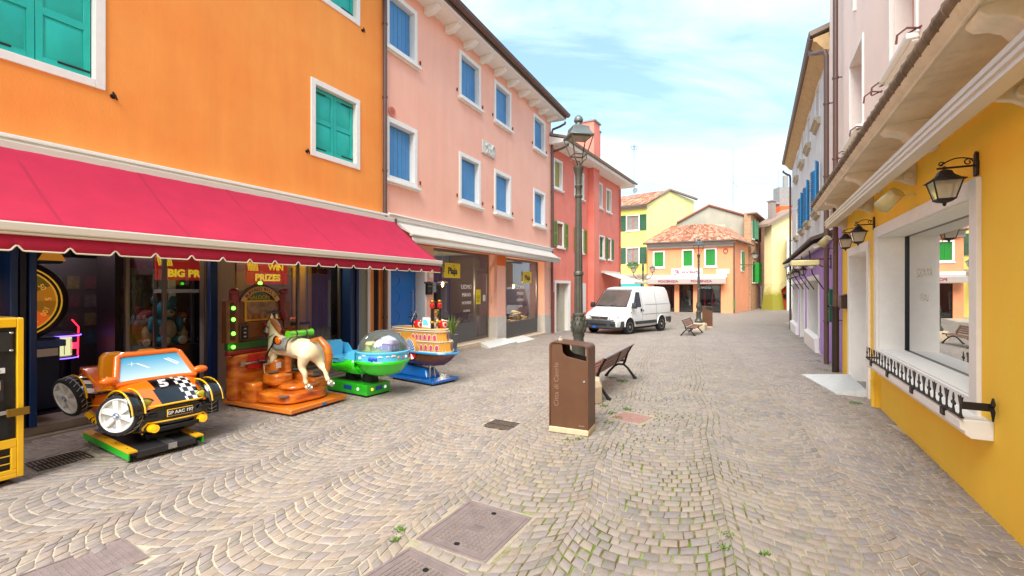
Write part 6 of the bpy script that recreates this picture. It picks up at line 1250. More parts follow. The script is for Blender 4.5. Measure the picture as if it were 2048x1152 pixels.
# fenders
for s_ in (-1,1):
    for (fy,fz,y0,y1,ck) in ((-.32,.46,-.12,.14,False),(.54,.56,-.05,.12,True)):
        b=MB(); n=14; rg=[]
        for k in range(n+1):
            a=R_(-8)+R_(185)*k/n; rr=.245; yb=fy+rr*math.cos(a)*1.05; zb=fz+rr*math.sin(a); rr2=.20; yi=fy+rr2*math.cos(a)*1.05; zi=fz+rr2*math.sin(a)
            ix=.30 if ck else .285; rg.append([P(s_*ix,yi,zi),P(s_*(ix+.04),yb,zb-.02),P(s_*.43,yb,zb+.0),P(s_*.455,yb*.99+yi*.01,zb-.02),P(s_*.43,yi,zi)])
        vs=[p for r in rg for p in r]; q=5; fs=[];ms=[]
        for k in range(n):
            for j in range(q-1):
                fs.append((k*q+j,k*q+j+1,(k+1)*q+j+1,(k+1)*q+j)); ms.append(1 if (ck and j in (1,) and k%2==0) else (2 if (ck and j in(1,)) else 0))
        b.v=vs; b.f=fs; b.m=ms; F_=b.build('wheel_fender',[BKG,WHP,BKG],CR,solid=.01,ang=50)
        b=MB()
        for xx in ((.345,.437) if ck else (.325,.437)): b.tube([P(s_*xx,fy+.249*1.05*math.cos(R_(-8)+R_(185)*k/n),fz+.249*math.sin(R_(-8)+R_(185)*k/n)) for k in range(n+1)],.009,5)
        b.build('fender_line',YEL,F_)
    b=MB()
    rows_=[(-.02,.36,.30),(.10,.375,.31),(.22,.385,.33),(.34,.39,.38)]
    b.tube([P(s_*.40,y,z) for y,_,z in rows_],.035,8); b.build('sill_tube',YEL,CR)
    b=MB()
    for k in range(5): b.tube([P(s_*.40,.0+k*.07,.302+.003*k*k),P(s_*.40,.025+k*.07,.305+.003*k*k)],.037,8)
    b.build('sill_stripe',BKG,CR)
# ---- horse ride ----
HR=thing('horse_ride','saloon themed kiddie ride with rearing cream horse over orange rock base','kiddie ride',(-3.58,7.12,0),R_(65))
rk=bpy.data.materials.new('orange_rock_fibreglass'); rk.use_nodes=True; t_=rk.node_tree; bb=t_.nodes['Principled BSDF']; bb.inputs['Roughness'].default_value=.22; bb.inputs['Coat Weight'].default_value=.4
g_=nd(t_,'ShaderNodeTexCoord'); mp_=nd(t_,'ShaderNodeMapping'); mp_.inputs['Scale'].default_value=(1,1,4); t_.links.new(g_.outputs['Object'],mp_.inputs[0]); n_=nd(t_,'ShaderNodeTexNoise',Scale=3.0,Detail=6.0); t_.links.new(mp_.outputs[0],n_.inputs['Vector']); r_=nd(t_,'ShaderNodeValToRGB'); r_.color_ramp.elements[0].color=hx('#A8420C'); r_.color_ramp.elements[1].color=hx('#E07F22'); r_.color_ramp.elements[0].position=.35; r_.color_ramp.elements[1].position=.65; t_.links.new(n_.outputs[0],r_.inputs[0]); t_.links.new(r_.outputs[0],bb.inputs['Base Color'])
bu=nd(t_,'ShaderNodeBump',Strength=.6,Distance=.03); t_.links.new(n_.outputs[0],bu.inputs['Height']); t_.links.new(bu.outputs[0],bb.inputs['Normal'])
b=MB(); b.prism([(-.52,-.80),(.52,-.80),(.52,.70),(-.52,.70)],.03,.10,'z'); b.build('base_plate',gloss('orange_base','#D8751C'),HR,bevel=.015)
b=MB()
for x in (-.42,.42):
    for y in (-.7,.6): b.cyl((x,y,0),(x,y,.04),.025,n=8)
b.build('foot',mat('blue_foot','#1D6FA8',.5),HR); b=MB(); b.box(.02,-.812,.045,.10,-.80,.075); b.build('caster_slot',mat('blue_foot'),HR)
rn=random.Random(11)
def rock(x0,x1,y0,y1,z0,z1,par,name='rock',lay=.045,jit=.03,tap=0):
    b=MB(); n=int((z1-z0)/lay); rg=[]; cxr,cyr=(x0+x1)/2,(y0+y1)/2; hx_,hy_=(x1-x0)/2,(y1-y0)/2; K=22
    off=[rn.uniform(-jit,jit) for _ in range(K)]
    for k in range(n+1):
        z=z0+(z1-z0)*k/n; e=1-tap*(k/n); w_=.5+.5*math.cos(k*2.2+rn.random()); bul=(1 if k%2 else .965+rn.uniform(-.01,.02))
        rr=[]
        for i in range(K):
            a=2*math.pi*i/K; c_,s2=math.cos(a),math.sin(a); q=(abs(c_)**4+abs(s2)**4)**-.25
            jj=1+off[i]+rn.uniform(-.018,.018)
            rr.append((cxr+hx_*c_*q*bul*e*jj,cyr+hy_*s2*q*bul*e*jj,z+ (rn.uniform(-.008,.008) if 0<k<n else 0)))
        rg.append(rr)
    b.loft(rg); return b.build(name,rk,par,ang=60,sub=1)
rock(-.56,.50,.36,.66,.08,.80,HR,jit=.02); rock(-.46,.46,-.66,.30,.09,.27,HR,jit=.07,tap=.06); rock(-.22,.44,-.52,.30,.24,.36,HR,jit=.09,tap=.1); rock(-.26,.10,-.16,.24,.30,.50,HR,jit=.06,tap=.06); rock(.12,.44,-.30,.22,.28,.46,HR,jit=.07,tap=.2); rock(-.14,.14,-.0,.36,.45,.70,HR,jit=.05,tap=.1); rock(-.52,-.28,.0,.34,.08,.40,HR,jit=.06,tap=.15); rock(.16,.48,-.48,-.22,.20,.40,HR,jit=.06,tap=.2)
b=MB()
for x,y,z in ((-.38,-.48,.225),(-.17,.02,.505),(.30,-.34,.41),(.28,.05,.47)): b.lathe([(.075,0),(.078,.008),(.07,.014)],18,(x,y,z))
b.build('foot_pad',mat('grey_rubber_pad','#5F5850',.6,bump=.3),HR)
# backdrop
WD=mat('brown_wood_panel','#7A4318',.4,var=.35,sc=4,streak=.25,coat=.2); DW=mat('dark_wood','#4A2612',.4,var=.2,coat=.2)
b=MB(); b.box(-.62,.40,.79,.46,.50,.86); b.build('red_plinth',mat('deep_red_drape','#8E1414',.5,var=.2,sc=20),HR,bevel=.02); b=MB(); b.box(-.62,.42,.86,.46,.50,.98); b.build('green_band',mat('dark_green_band','#2F5A1E',.4,var=.2),HR,bevel=.01)
b=MB(); b.box(-.44,.46,.98,.42,.52,1.70); b.build('panel_back',WD,HR,bevel=.006)
b=MB(); b.box(-.66,.38,.98,-.47,.50,1.62); b.build('side_post',WD,HR,bevel=.008); b=MB(); b.box(.34,.42,.98,.46,.50,1.56); b.build('side_post',WD,HR,bevel=.008); b=MB(); b.box(-.60,.372,1.02,-.53,.38,1.58); b.build('light_strip',mat('strip_dark','#3A0E0A',.4),HR)
for z in (1.50,1.33,1.12,.92): 
    b=MB(); b.sph((-.565,.365,z),.028,12); b.build('green_light',mat('lit_green','#5CFF3A',.3,emis=2.2),HR)
b=MB(); b.box(-.30,.452,1.30,.32,.46,1.60); b.build('printed_bar_scene',mat('bar_print','#8E6A4A',.3,var=.7,sc=9),HR)
b=MB(); 
for x in (-.32,.32): b.box(x-.015,.44,1.28,x+.015,.46,1.62)
b.box(-.305,.44,1.58,.305,.46,1.61); b.box(-.305,.44,1.285,.305,.46,1.31); b.build('gilt_frame',mat('gilt','#C99A2A',.3,.4),HR)
b=MB()
for i in range(6): b.cyl((-.25+i*.1,.45,1.345),(-.25+i*.1,.437,1.345),.032,n=12)
b.build('coin_disc',mat('copper_disc','#A8632A',.3,.4),HR)
b=MB(); b.box(-.30,.435,1.02,.02,.455,1.27); b.box(.03,.435,1.02,.33,.455,1.27); b.build('saloon_door',WD,HR,bevel=.01)
b=MB()
for x in (-.02,.08): b.cyl((x,.43,1.22),(x,.415,1.22),.026,n=14)
b.build('red_button',mat('red_button','#C81A1A',.2,coat=.5),HR)
b=MB(); b.box(-.46,.37,1.0,-.32,.44,1.24); CB=b.build('coin_box',DW,HR,bevel=.006); b=MB(); b.box(-.44,.362,1.02,-.34,.37,1.22); b.build('coin_plate',mat('black_metal'),CB); b=MB(); 
for z in (1.18,1.12,1.06): b.box(-.41,.355,z-.012,-.37,.362,z+.012)
b.build('coin_slot',mat('steel'),CB)
# curtains, arch sign
for s_ in (-1,1):
    b=MB(); xx=-.11+s_*.40
    b.tube([(xx,.42,1.70),(xx+s_*.01,.42,1.58),(xx+s_*.0,.42,1.46),(xx+s_*.03,.42,1.36),(xx+s_*.05,.42,1.28)],[.075,.06,.035,.06,.05],10); b.sph((xx+s_*.02,.40,1.74),(.08,.06,.06),10); b.build('curtain',mat('dark_red_drape','#6E0F12',.5),HR)
def arc_pts(r,a0,a1,n=22,c=(-.11,1.46),sx=1.0): return [(c[0]+sx*r*math.sin(a0+(a1-a0)*i/n),c[1]+r*math.cos(a0+(a1-a0)*i/n)) for i in range(n+1)]
b=MB(); o_=arc_pts(.40,-1.05,1.05); i_=arc_pts(.27,-1.05,1.05)[::-1]; b.prism(o_+i_,.38,.42,'y'); b.build('arch_board',DW,HR,bevel=.01)
b=MB(); o_=arc_pts(.365,-1.15,1.15); i_=arc_pts(.285,-1.15,1.15)[::-1]; b.prism(o_+i_,.37,.38,'y'); b.build('ribbon_banner',mat('tan_banner','#B98A4A',.4,var=.15,sc=12),HR)
s_tx='BUFFALO BILL\'S'
for i,ch in enumerate(s_tx):
    if ch==' ': continue
    a=-.86+1.72*i/(len(s_tx)-1); o=text('banner_letter',ch,.075,(-.11+.322*math.sin(a),.366,1.46+.322*math.cos(a)),(R_(90),a,0),mat('banner_ink','#5A3410',.4),HR,bold=.001)
b=MB(); o_=arc_pts(.262,-.75,.75); b.prism(o_+[(.07,1.61),(-.29,1.61)],.41,.43,'y'); b.build('sign_field',mat('dark_green_band'),HR); text('saloon_lettering','SALOON',.085,(-.11,.405,1.65),WALLROT,mat('gilt'),HR)
b=MB(); b.sph((-.11,.40,1.875),.03,10); b.build('top_light',mat('lit_green'),HR)
b=MB(); b.box(-.36,.335,.55,-.0,.352,.78); b.build('red_box',gloss('ride_red','#C01616'),HR,bevel=.008); b=MB(); b.box(-.50,.30,.64,-.0,.335,.67); b.box(-.50,.29,.62,-.43,.34,.69,1); b.build('lever',[mat('steel'),mat('brass_shade')],HR,bevel=.004)
b=MB(); b.box(-.135,-.012,.56,-.055,-.004,.65); b.build('notice',mat('paper_white'),HR)
# horse : one skinned body
hm=mat('cream_horse_paint','#EBD9B0',.25,coat=.4,var=.10,sc=5); mane=mat('tan_mane','#C9741C',.35,var=.35,sc=12,streak=.4,coat=.3)
def skin(name,nodes,edges,m,par,sub=2,root=0,smooth=True):
    me=bpy.data.meshes.new(name); me.from_pydata([n[0] for n in nodes],edges,[]); me.materials.append(m); o=bpy.data.objects.new(name,me); COL.objects.link(o); o.parent=par
    md=o.modifiers.new('k','SKIN'); md.use_smooth_shade=True
    for i,n in enumerate(nodes):
        v=me.skin_vertices[0].data[i]; r=n[1]; v.radius=r if isinstance(r,tuple) else (r,r); v.use_root=(i==root)
    sb=o.modifiers.new('u','SUBSURF'); sb.levels=sub; sb.render_levels=sub; return o
N_=[((0,-.55,.90),(.175,.185)),((0,-.32,.88),(.165,.17)),((0,-.05,.90),(.155,.165)),((0,.12,.97),(.13,.15)),((0,.19,1.10),(.09,.13)),((0,.21,1.22),(.07,.095)),((0,.26,1.28),(.066,.072)),((0,.35,1.17),(.052,.058)),((0,.41,1.07),(.042,.045)),
 ((0,-.70,.90),(.12,.13)),
 ((-.10,-.58,.76),(.10,.12)),((-.115,-.52,.62),(.06,.065)),((-.11,-.60,.52),(.038,.042)),((-.10,-.59,.42),(.030,.032)),((-.10,-.62,.36),(.036,.038)),
 ((.10,-.64,.76),(.10,.12)),((.12,-.66,.63),(.06,.065)),((.12,-.76,.55),(.038,.042)),((.12,-.79,.45),(.030,.032)),((.12,-.83,.39),(.036,.038)),
 ((-.09,.14,.80),(.07,.08)),((-.10,.10,.66),(.05,.055)),((-.10,.30,.60),(.038,.04)),((-.10,.27,.46),(.028,.03)),((-.10,.25,.40),(.034,.036)),
 ((.09,.14,.80),(.07,.08)),((.10,.24,.68),(.05,.055)),((.10,.42,.70),(.036,.038)),((.10,.44,.56),(.028,.03)),((.10,.42,.50),(.034,.036))]
E_=[(0,1),(1,2),(2,3),(3,4),(4,5),(5,6),(6,7),(7,8),(0,9),(0,10),(10,11),(11,12),(12,13),(13,14),(0,15),(15,16),(16,17),(17,18),(18,19),(3,20),(20,21),(21,22),(22,23),(23,24),(3,25),(25,26),(26,27),(27,28),(28,29)]
skin('horse_body',N_,E_,hm,HR)
b=MB()
for (x,y,z,t1) in ((-.10,-.64,.335,-60),(.12,-.855,.37,-70)):
    b.M=Matrix.Translation((x,y,z))@Matrix.Rotation(R_(t1),4,'X'); b.lathe([(.035,-.035),(.045,.0),(.04,.012)],16)
b.build('hoof',hm,HR); b=MB()
for (x,y,z,t1) in ((-.10,-.675,.33,60),(.12,-.89,.365,60)):
    b.M=Matrix.Translation((x,y,z))@Matrix.Rotation(R_(t1),4,'X'); b.tube([(.042*math.sin(a),.045*math.cos(a),0) for a in [R_(30)+k*R_(300)/12 for k in range(13)]],.013,6)
    b.cyl((0,0,-.02),(0,0,-.005),.03,n=12)
b.build('horseshoe',mat('steel'),HR)
b=MB()
for (x,y,z) in ((-.10,.245,.37),(.10,.415,.47)): b.lathe([(.042,-.03),(.036,.03)],12,(x,y,z))
b.build('front_hoof',hm,HR)
b=MB(); b.tube([(0,-.60,1.0),(0,-.78,1.03),(.02,-.90,.92),(.03,-.93,.78),(.04,-.90,.62),(.04,-.90,.55)],[.03,.05,.062,.065,.045,.012],10); b.build('tail',mane,HR)
b=MB()
for i in range(9):
    u=i/8; y=.28-.22*u; z=1.30-.20*u; s2=-1
    b.tube([(0,y,z+.02),(-.03,y-.05,z+.02),(-.055,y-.085,z-.04),(-.05,y-.10,z-.10)],[.025,.034,.028,.008],7)
    b.tube([(0,y,z),(.04,y-.03,z-.02),(.07,y-.04,z-.08)],[.025,.03,.012],7)
b.tube([(0,.27,1.31),(0,.33,1.29),(-.01,.37,1.22)],[.03,.03,.01],7); b.build('mane',mane,HR)
b=MB()
for s_ in (-1,1): b.lathe([(.022,0),(.02,.03),(.004,.075)],8,(s_*.04,.22,1.32))
b.build('ear',hm,HR); b=MB()
for s_ in (-1,1): b.sph((s_*.060,.305,1.25),.015,8); b.sph((s_*.022,.425,1.075),.007,6)
b.build('eye',BKG,HR)
LR=gloss('dark_red_leather','#4E1410'); 
b=MB(); 
def loop(y,z,rx,rz,tl,r=.008): b.tube([(rx*math.cos(a),y+tl*rz*math.sin(a),z+rz*math.sin(a)) for a in [k*math.pi/8 for k in range(16)]],r,5,closed=True)
loop(.375,1.12,.062,.06,.6); loop(.30,1.22,.078,.07,.3)
for s_ in (-1,1): b.tube([(s_*.055,.375,1.11),(s_*.07,.32,1.20)],.008,5); b.tube([(s_*.055,.37,1.09),(s_*.13,.2,1.02),(s_*.10,.08,1.08)],.009,5)
b.build('bridle',LR,HR)
b=MB(); n=9; rg=[]
for y,zz in ((-.26,1.075),(-.18,1.06),(-.05,1.05),(.04,1.10)):
    rg.append([(.19*math.sin(a),y,zz-.19+.19*math.cos(a)) for a in [R_(-95)+R_(190)*k/n for k in range(n+1)]])
b.v=[p for r in rg for p in r]; b.f=[(i*(n+1)+j,i*(n+1)+j+1,(i+1)*(n+1)+j+1,(i+1)*(n+1)+j) for i in range(3) for j in range(n)]; b.m=[0]*len(b.f); b.build('saddle_blanket',mat('grey_fringe_cloth','#8E8A84',.6,var=.3,sc=20),HR,solid=.012)
b=MB(); b.tube([(0,-.20,1.10),(0,-.10,1.085),(0,.0,1.11),(0,.04,1.15)],[.09,.075,.07,.03],10); b.sph((0,.05,1.18),.025,8); b.sph((-.15,-.02,.98),(.03,.07,.09),10); b.sph((.15,-.02,.98),(.03,.07,.09),10); b.build('saddle',LR,HR)
b=MB(); b.sph((-.185,-.10,1.0),(.02,.06,.06),12); b.build('orange_pad',ORG,HR)
for s_ in (-1,1):
    b=MB(); b.tube([(s_*.18,-.02,.98),(s_*.21,.08,.82),(s_*.21,.12,.72)],.014,6); b.tube([(s_*.21,.12,.74),(s_*.21,.12,.66),(s_*.21,.30,.645),(s_*.21,.315,.69)],[.02,.022,.02,.008],8); b.build('stirrup',BKG,HR)
b=MB(); b.cyl((-.17,-.36,1.105),(.17,-.36,1.105),.05,n=14); 
for x in (-.17,.17): b.cyl((x,-.36,1.105),(x*1.28,-.36,1.105),.05,.058,14)
b.build('bedroll',gloss('lime_green','#5FB81E'),HR); b=MB(); 
for x in (-.09,.09): b.cyl((x-.012,-.36,1.105),(x+.012,-.36,1.105),.054,n=14)
b.build('bedroll_strap',LR,HR); b=MB(); b.cyl((0,.22,1.18),(0,.22,1.40),.02); b.sph((0,.22,1.41),(.05,.03,.035),10); b.cyl((-.12,.22,1.42),(.12,.22,1.42),.012); b.build('grab_handle',BKG,HR)
b=MB(); b.cyl((0,-.1,.50),(0,-.1,.82),.05,n=14); b.build('support_post',rk,HR)
# ---- green globe ride ----
GR=thing('globe_ride','blue and green kiddie ride with clear dome over a toy village','kiddie ride',(-2.68,7.91,0),R_(58))
gr_=gloss('grass_green','#2CCB16'); bl_=gloss('light_blue_gelcoat','#52BCE6')
b=MB(); b.box(-.25,-.52,.03,.25,.52,.20); b.build('base_box',mat('painted_green_steel','#26B41E',.35,coat=.3,var=.25,sc=12,dirt=.3),GR,bevel=.006)
b=MB(); b.box(-.24,-.50,.0,.24,.50,.03); b.build('base_skid',BLK,GR); b=MB(); b.box(-.10,-.06,.20,.12,.44,.203); b.build('grip_mat',mat('brown_grip','#5A4634',.8,var=.3,sc=20),GR)
b=MB()
for y in (-.30,.14): b.prism([(y-.11,.20),(y+.11,.20),(y+.085,.36),(y-.085,.36)],-.08,.10,'x')
b.build('rocker_boot',mat('black_rubber'),GR,bevel=.015)
for (x,y,c,mn) in ((-.252,.38,'#D8C42A','lens_yellow'),(-.252,-.30,'#C9C9C9','lens_clear'),(-.14,-.522,'#D8C42A','lens_yellow'),(.14,-.522,'#C9C9C9','lens_clear')):
    b=MB(); d=(-.012,0,0) if abs(x)>.25 else (0,-.012,0); b.cyl((x,y,.12),(x+d[0],y+d[1],.12),.028,.02,12); b.build('side_lamp',mat(mn,c,.15,emis=.3),GR)
b=MB(); b.box(-.254,-.14,.09,-.25,.06,.16); b.build('blue_label',mat('label_blue','#1A4F9E',.4,var=.3,sc=20),GR); b=MB(); b.box(-.07,-.524,.09,.07,-.52,.16); b.build('blue_label',mat('label_blue'),GR)
Yc=-.62
b=MB(); pr=[(.02,.34),(.16,.355),(.30,.41),(.39,.50),(.425,.575),(.44,.585),(.44,.605),(.42,.615)]; b.lathe(pr,40,(0,Yc,0)); b.build('bowl',gr_,GR)
b=MB(); b.lathe([(.421,.612),(.425,.64),(.428,.73),(.44,.74),(.445,.765),(.43,.775),(.40,.775),(.38,.76)],40,(0,Yc,0)); b.build('band',bl_,GR)
b=MB(); b.lathe([(.43,.618),(.432,.645)],40,(0,Yc,0)) if False else b.tube([(.428*math.cos(a),Yc+.428*math.sin(a),.612) for a in [k*math.pi/20 for k in range(40)]],.014,8,closed=True); b.build('green_rim',gr_,GR)
b=MB(); K=10; b.v=[]; 
pr=[(.405*math.cos(a),.775+.33*math.sin(a)) for a in [k*math.pi/2/K for k in range(K+1)]]; pr[-1]=(.01,pr[-1][1]); b.lathe(pr,36,(0,Yc,0)); b.f=b.f[:-2]; b.m=b.m[:-2]; b.build('dome',glass('dome_glass',(.98,.99,.99),refl=.9,haze=.09,hcol=(1,1,1,1)),GR)  # white haze mixed into the glass imitates a pale reflection on the dome
b=MB(); b.cyl((0,Yc,.768),(0,Yc,.772),.38,n=30); b.build('village_floor',mat('village_grass','#6FA868',.7),GR)
def house(name,x,y,w_,d_,h_,wc,rc,wn,rn_):
    b=MB(); b.box(x-w_,y-d_,.772,x+w_,y+d_,.772+h_); H_=b.build(name,mat(wn,wc,.5),GR); b=MB(); b.prism([(x-w_*1.15,.772+h_),(x+w_*1.15,.772+h_),(x+w_*.7,.772+h_*1.45),(x-w_*.7,.772+h_*1.45)],y-d_*1.1,y+d_*1.1,'y'); b.build('roof',mat(rn_,rc,.5),H_); b=MB(); 
    for q in (-.5,.5): b.box(x+q*w_-.012,y-d_-.004,.79,x+q*w_+.012,y-d_,.772+h_*.7)
    for q in (-.5,.5): b.box(x-w_-.004,y+q*d_-.012,.79,x-w_,y+q*d_+.012,.772+h_*.7)
    b.build('window',mat('toy_window','#5CC8D8',.3),H_)
house('toy_house',-.02,Yc-.16,.08,.16,.12,'#8E7FC4','#B9B0D8','toy_lilac','toy_pale_violet'); house('toy_house',-.10,Yc+.16,.07,.07,.09,'#E0A81E','#E8D89A','toy_yellow','toy_cream'); 
b=MB(); b.cyl((-.24,Yc+.02,.772),(-.24,Yc+.02,.83),.01,n=6); b.sph((-.24,Yc+.02,.85),(.04,.04,.025),8); b.build('toy_tree',mat('toy_tree_green','#2E8A2E',.6),GR); b=MB(); b.lathe([(.25,0),(.24,.1),(.16,.19),(.01,.23)],20,(.08,Yc-.05,.775),sx=.3); b.build('white_hill',mat('frosted_plastic','#D0D4D6',.4),GR)
def onband(a,z,r=.43): return (r*math.cos(a),Yc+r*math.sin(a),z)
b=MB()
for a,z,s2 in ((R_(222),.70,1),(R_(238),.705,.7),(R_(250),.71,1),(R_(185),.72,.9)):
    for q in (-.05,0,.05): p=onband(a+q*s2,z+.008*(q==0),.424); b.sph(p,(.022*s2,.022*s2,.013*s2),8)
b.build('printed_cloud',mat('cloud_pink','#E8C9BE',.4),GR)
b=MB()
for q in range(7): p=onband(R_(198)+q*.045,.675+.008*math.sin(q*2),.420); b.sph(p,(.022,.022,.036+.006*math.sin(q)),8)
b.build('blue_badge',mat('badge_royal_blue','#1C4FC0',.3),GR)
for a,c,mn in ((R_(172),'#C9C9C9','lens_clear'),(R_(262),'#B8862A','lens_brass'),(R_(285),'#C9C9C9','lens_clear')): b=MB(); b.sph(onband(a,.68,.43),.022,10); b.build('side_lamp',mat(mn,c,.2),GR)
b=MB(); b.cyl(onband(R_(274),.66,.428),onband(R_(274),.69,.428),.016,.006,8); b.build('red_figure_shape',mat('ride_red'),GR)
# seat tub
def tubr(y,hw,zt,zb): return [(-hw,y,zt),(-hw,y,(zt+zb)/2+.02),(-hw*.75,y,zb+.02),(0,y,zb),(hw*.75,y,zb+.02),(hw,y,(zt+zb)/2+.02),(hw,y,zt)]
def half(name,zsplit,m,top):
    b=MB(); sec=[(-.28,.30,.76),(-.12,.30,.74),(.02,.29,.55),(.28,.28,.50),(.46,.28,.62),(.60,.27,.78),(.70,.23,.80),(.735,.14,.78)]
    for (y,hw,zt) in sec:
        zb=.36+.0*y+max(0,y-.35)**2*.9
        z_hi=zt if top else min(zt,.60); z_lo=.60 if top else zb
        if top and zt<.61: z_hi=.605
        if top: rr=[(-hw,y,z_hi),(-hw*1.0,y,z_lo),(-hw*.99+.03,y,z_lo),(-hw+.03,y,z_hi)]; 
        else: rr=tubr(y,hw,z_hi,zb)
        b.v+= rr
    k=4 if top else 7; n=len(sec)
    if top:
        b.v+= [(-x,y,z) for x,y,z in b.v[:]]
        for s2 in (0,1):
            o=s2*n*k
            for i in range(n-1):
                for j in range(k): b.f.append((o+i*k+j,o+i*k+(j+1)%k,o+(i+1)*k+(j+1)%k,o+(i+1)*k+j)); b.m.append(0)
        b.prism([(-.14,.60),(.14,.60),(.15,.8),(.11,.86),(-.11,.86),(-.15,.8)],.60,.72,'y'); b.box(-.25,.22,.52,.25,.62,.60)
        b.box(-.26,-.24,.58,.26,-.18,.76)
    else:
        for i in range(n-1):
            for j in range(k-1): b.f.append((i*k+j,i*k+j+1,(i+1)*k+j+1,(i+1)*k+j)); b.m.append(0)
    return b.build(name,m,GR,ang=50,bevel=.008 if top else 0,solid=0 if top else .02)
half('seat_shell',.6,gr_,False); half('seat',.6,bl_,True)
# ---- paddle steamer ride ----
BT=thing('boat_ride','paddle steamer kiddie ride with twin black funnels on blue base','kiddie ride',(-1.75,8.95,gz(8.95)),R_(53))
bb_=gloss('royal_blue_gelcoat','#0F5EA8'); hl=mat('brown_hull_paint','#8A4A18',.25,coat=.4,var=.3,sc=3,streak=.3); tn=mat('tan_deck_print','#C48A34',.35,var=.15,sc=8)
b=MB(); b.box(-.34,-.64,.035,.34,.64,.085); b.build('base_plate',bb_,BT,bevel=.012); b=MB()
for i in range(20): b.box(-.30,-.6+i*.06,.085,.30,-.57+i*.06,.09)
b.build('base_rib',bb_,BT); b=MB()
for x in (-.28,.28):
    for y in (-.55,.55): b.cyl((x,y,0),(x,y,.04),.02,n=8)
b.build('foot',BLK,BT)
b=MB(); b.loft([[(-.2,-.32,.085),(.2,-.32,.085),(.2,.5,.085),(-.2,.5,.085)],[(-.13,-.22,.26),(.13,-.22,.26),(.13,.42,.30),(-.13,.42,.30)]]); b.build('pedestal',bb_,BT,bevel=.04,seg=3); b=MB(); b.cyl((-.1,-.30,.1),(-.1,-.30,.34),.02); b.cyl((.0,-.34,.1),(.0,-.30,.34),.015); b.build('rocker_rod',mat('steel'),BT)
def hull(z,hw,y0,y1,n=14):
    L_=[]; 
    for i in range(n+1):
        t=i/n; y=y0+(y1-y0)*t; w_=hw*min(1,math.sqrt(max(0,1-(max(0,.38-t)/.38)**2.2)))*min(1,math.sqrt(max(0,1-(max(0,t-.8)/.2)**3*.6))); L_.append((w_,y))
    return [(-w_,y,z) for w_,y in L_]+[(w_,y,z) for w_,y in L_[::-1]]
b=MB(); b.loft([hull(.31,.10,-.35,.55),hull(.35,.20,-.58,.68),hull(.44,.27,-.74,.78),hull(.54,.31,-.85,.84),hull(.585,.325,-.88,.85)]); b.build('hull',hl,BT,ang=50)
b=MB(); b.tube(hull(.595,.335,-.895,.86),.022,8,closed=True); b.build('gunwale',gloss('sky_blue_rim','#2A8FCB'),BT)
b=MB(); b.loft([hull(.60,.285,-.76,.80),hull(.80,.275,-.735,.78)]); b.loft([hull(.80,.25,-.66,.76),hull(1.02,.245,-.62,.75)]); b.build('deck_house',tn,BT,ang=50)
b=MB()
for z,hw,y0,y1 in ((.61,.292,-.77,.81),(.80,.285,-.745,.79),(.985,.255,-.66,.76),(1.02,.255,-.65,.76)): b.tube(hull(z,hw,y0,y1),.008,5,closed=True)

for z0,z1,hw,y0,y1 in ((.60,.66,.290,-.77,.81),(.76,.80,.285,-.75,.80),(.80,.84,.256,-.67,.77),(.95,.99,.254,-.66,.77)):
    H2=hull(0,hw,y0,y1,40)
    for q in H2[::1]: b.tube([(q[0],q[1],z0),(q[0],q[1],z1)],.0028,4)
b.build('deck_rail',mat('white_plastic2','#D8D0BC',.3),BT)
wnw=mat('pink_window','#C2476B',.3,var=.4,sc=20); wnt=mat('teal_window','#2A7E8A',.3); wfr=mat('white_plastic2','#D8D0BC')
def archwin(P0,dirx,z,w_,h_,m,par):
    nrm=Vector((dirx.y,-dirx.x,0)); b=MB(); 
    def A(w2,h2,o): pts=[(-w2,0),(w2,0)]+[(w2*math.cos(a),h2-w2+w2*math.sin(a)) for a in [k*math.pi/6 for k in range(7)]]; return [tuple(Vector(P0)+dirx*u+Vector((0,0,z+v))+nrm*o) for u,v in pts]
    a_=A(w_*1.3,h_*1.12,.004); b.add(a_,[tuple(range(len(a_)))]); F_=b.build('deck_window_frame',wfr,par,smooth=False); b=MB(); a_=A(w_,h_,.007); b.add(a_,[tuple(range(len(a_)))]); b.build('deck_window',m,F_,smooth=False)
for tier,(z,hw,y0,y1,zz) in enumerate(((.62,.285,-.76,.80,.64),(.80,.25,-.66,.76,.825))):
    H_=[Vector(p) for p in hull(0,hw,y0,y1,14)][:15]
    pts=[Vector((p.x,p.y,0)) for p in H_]
    for k in (1,2,3,4,5,6,10,11,12,13):
        p=(pts[k]+pts[k+1])/2; d=(pts[k]-pts[k+1]).normalized(); 
        if d.y>0: pass
        archwin((p.x,p.y,0),Vector((-d.x,-d.y,0)) if (Vector((-d.y,d.x,0)).dot(Vector((p.x,p.y,0)))>0) else d,zz,.030,.10,wnw if k<7 else wnt,BT)
    for k in (0,1,2):
        p=(pts[k]+pts[k+1])/2; q=Vector((-p.x,p.y,0)); d=(pts[k]-pts[k+1]).normalized(); d=Vector((-d.x,d.y,0)); d=d if Vector((d.y,-d.x,0)).dot(q)>0 else -d
        archwin((q.x,q.y,0),d,zz,.030,.10,wnw,BT)
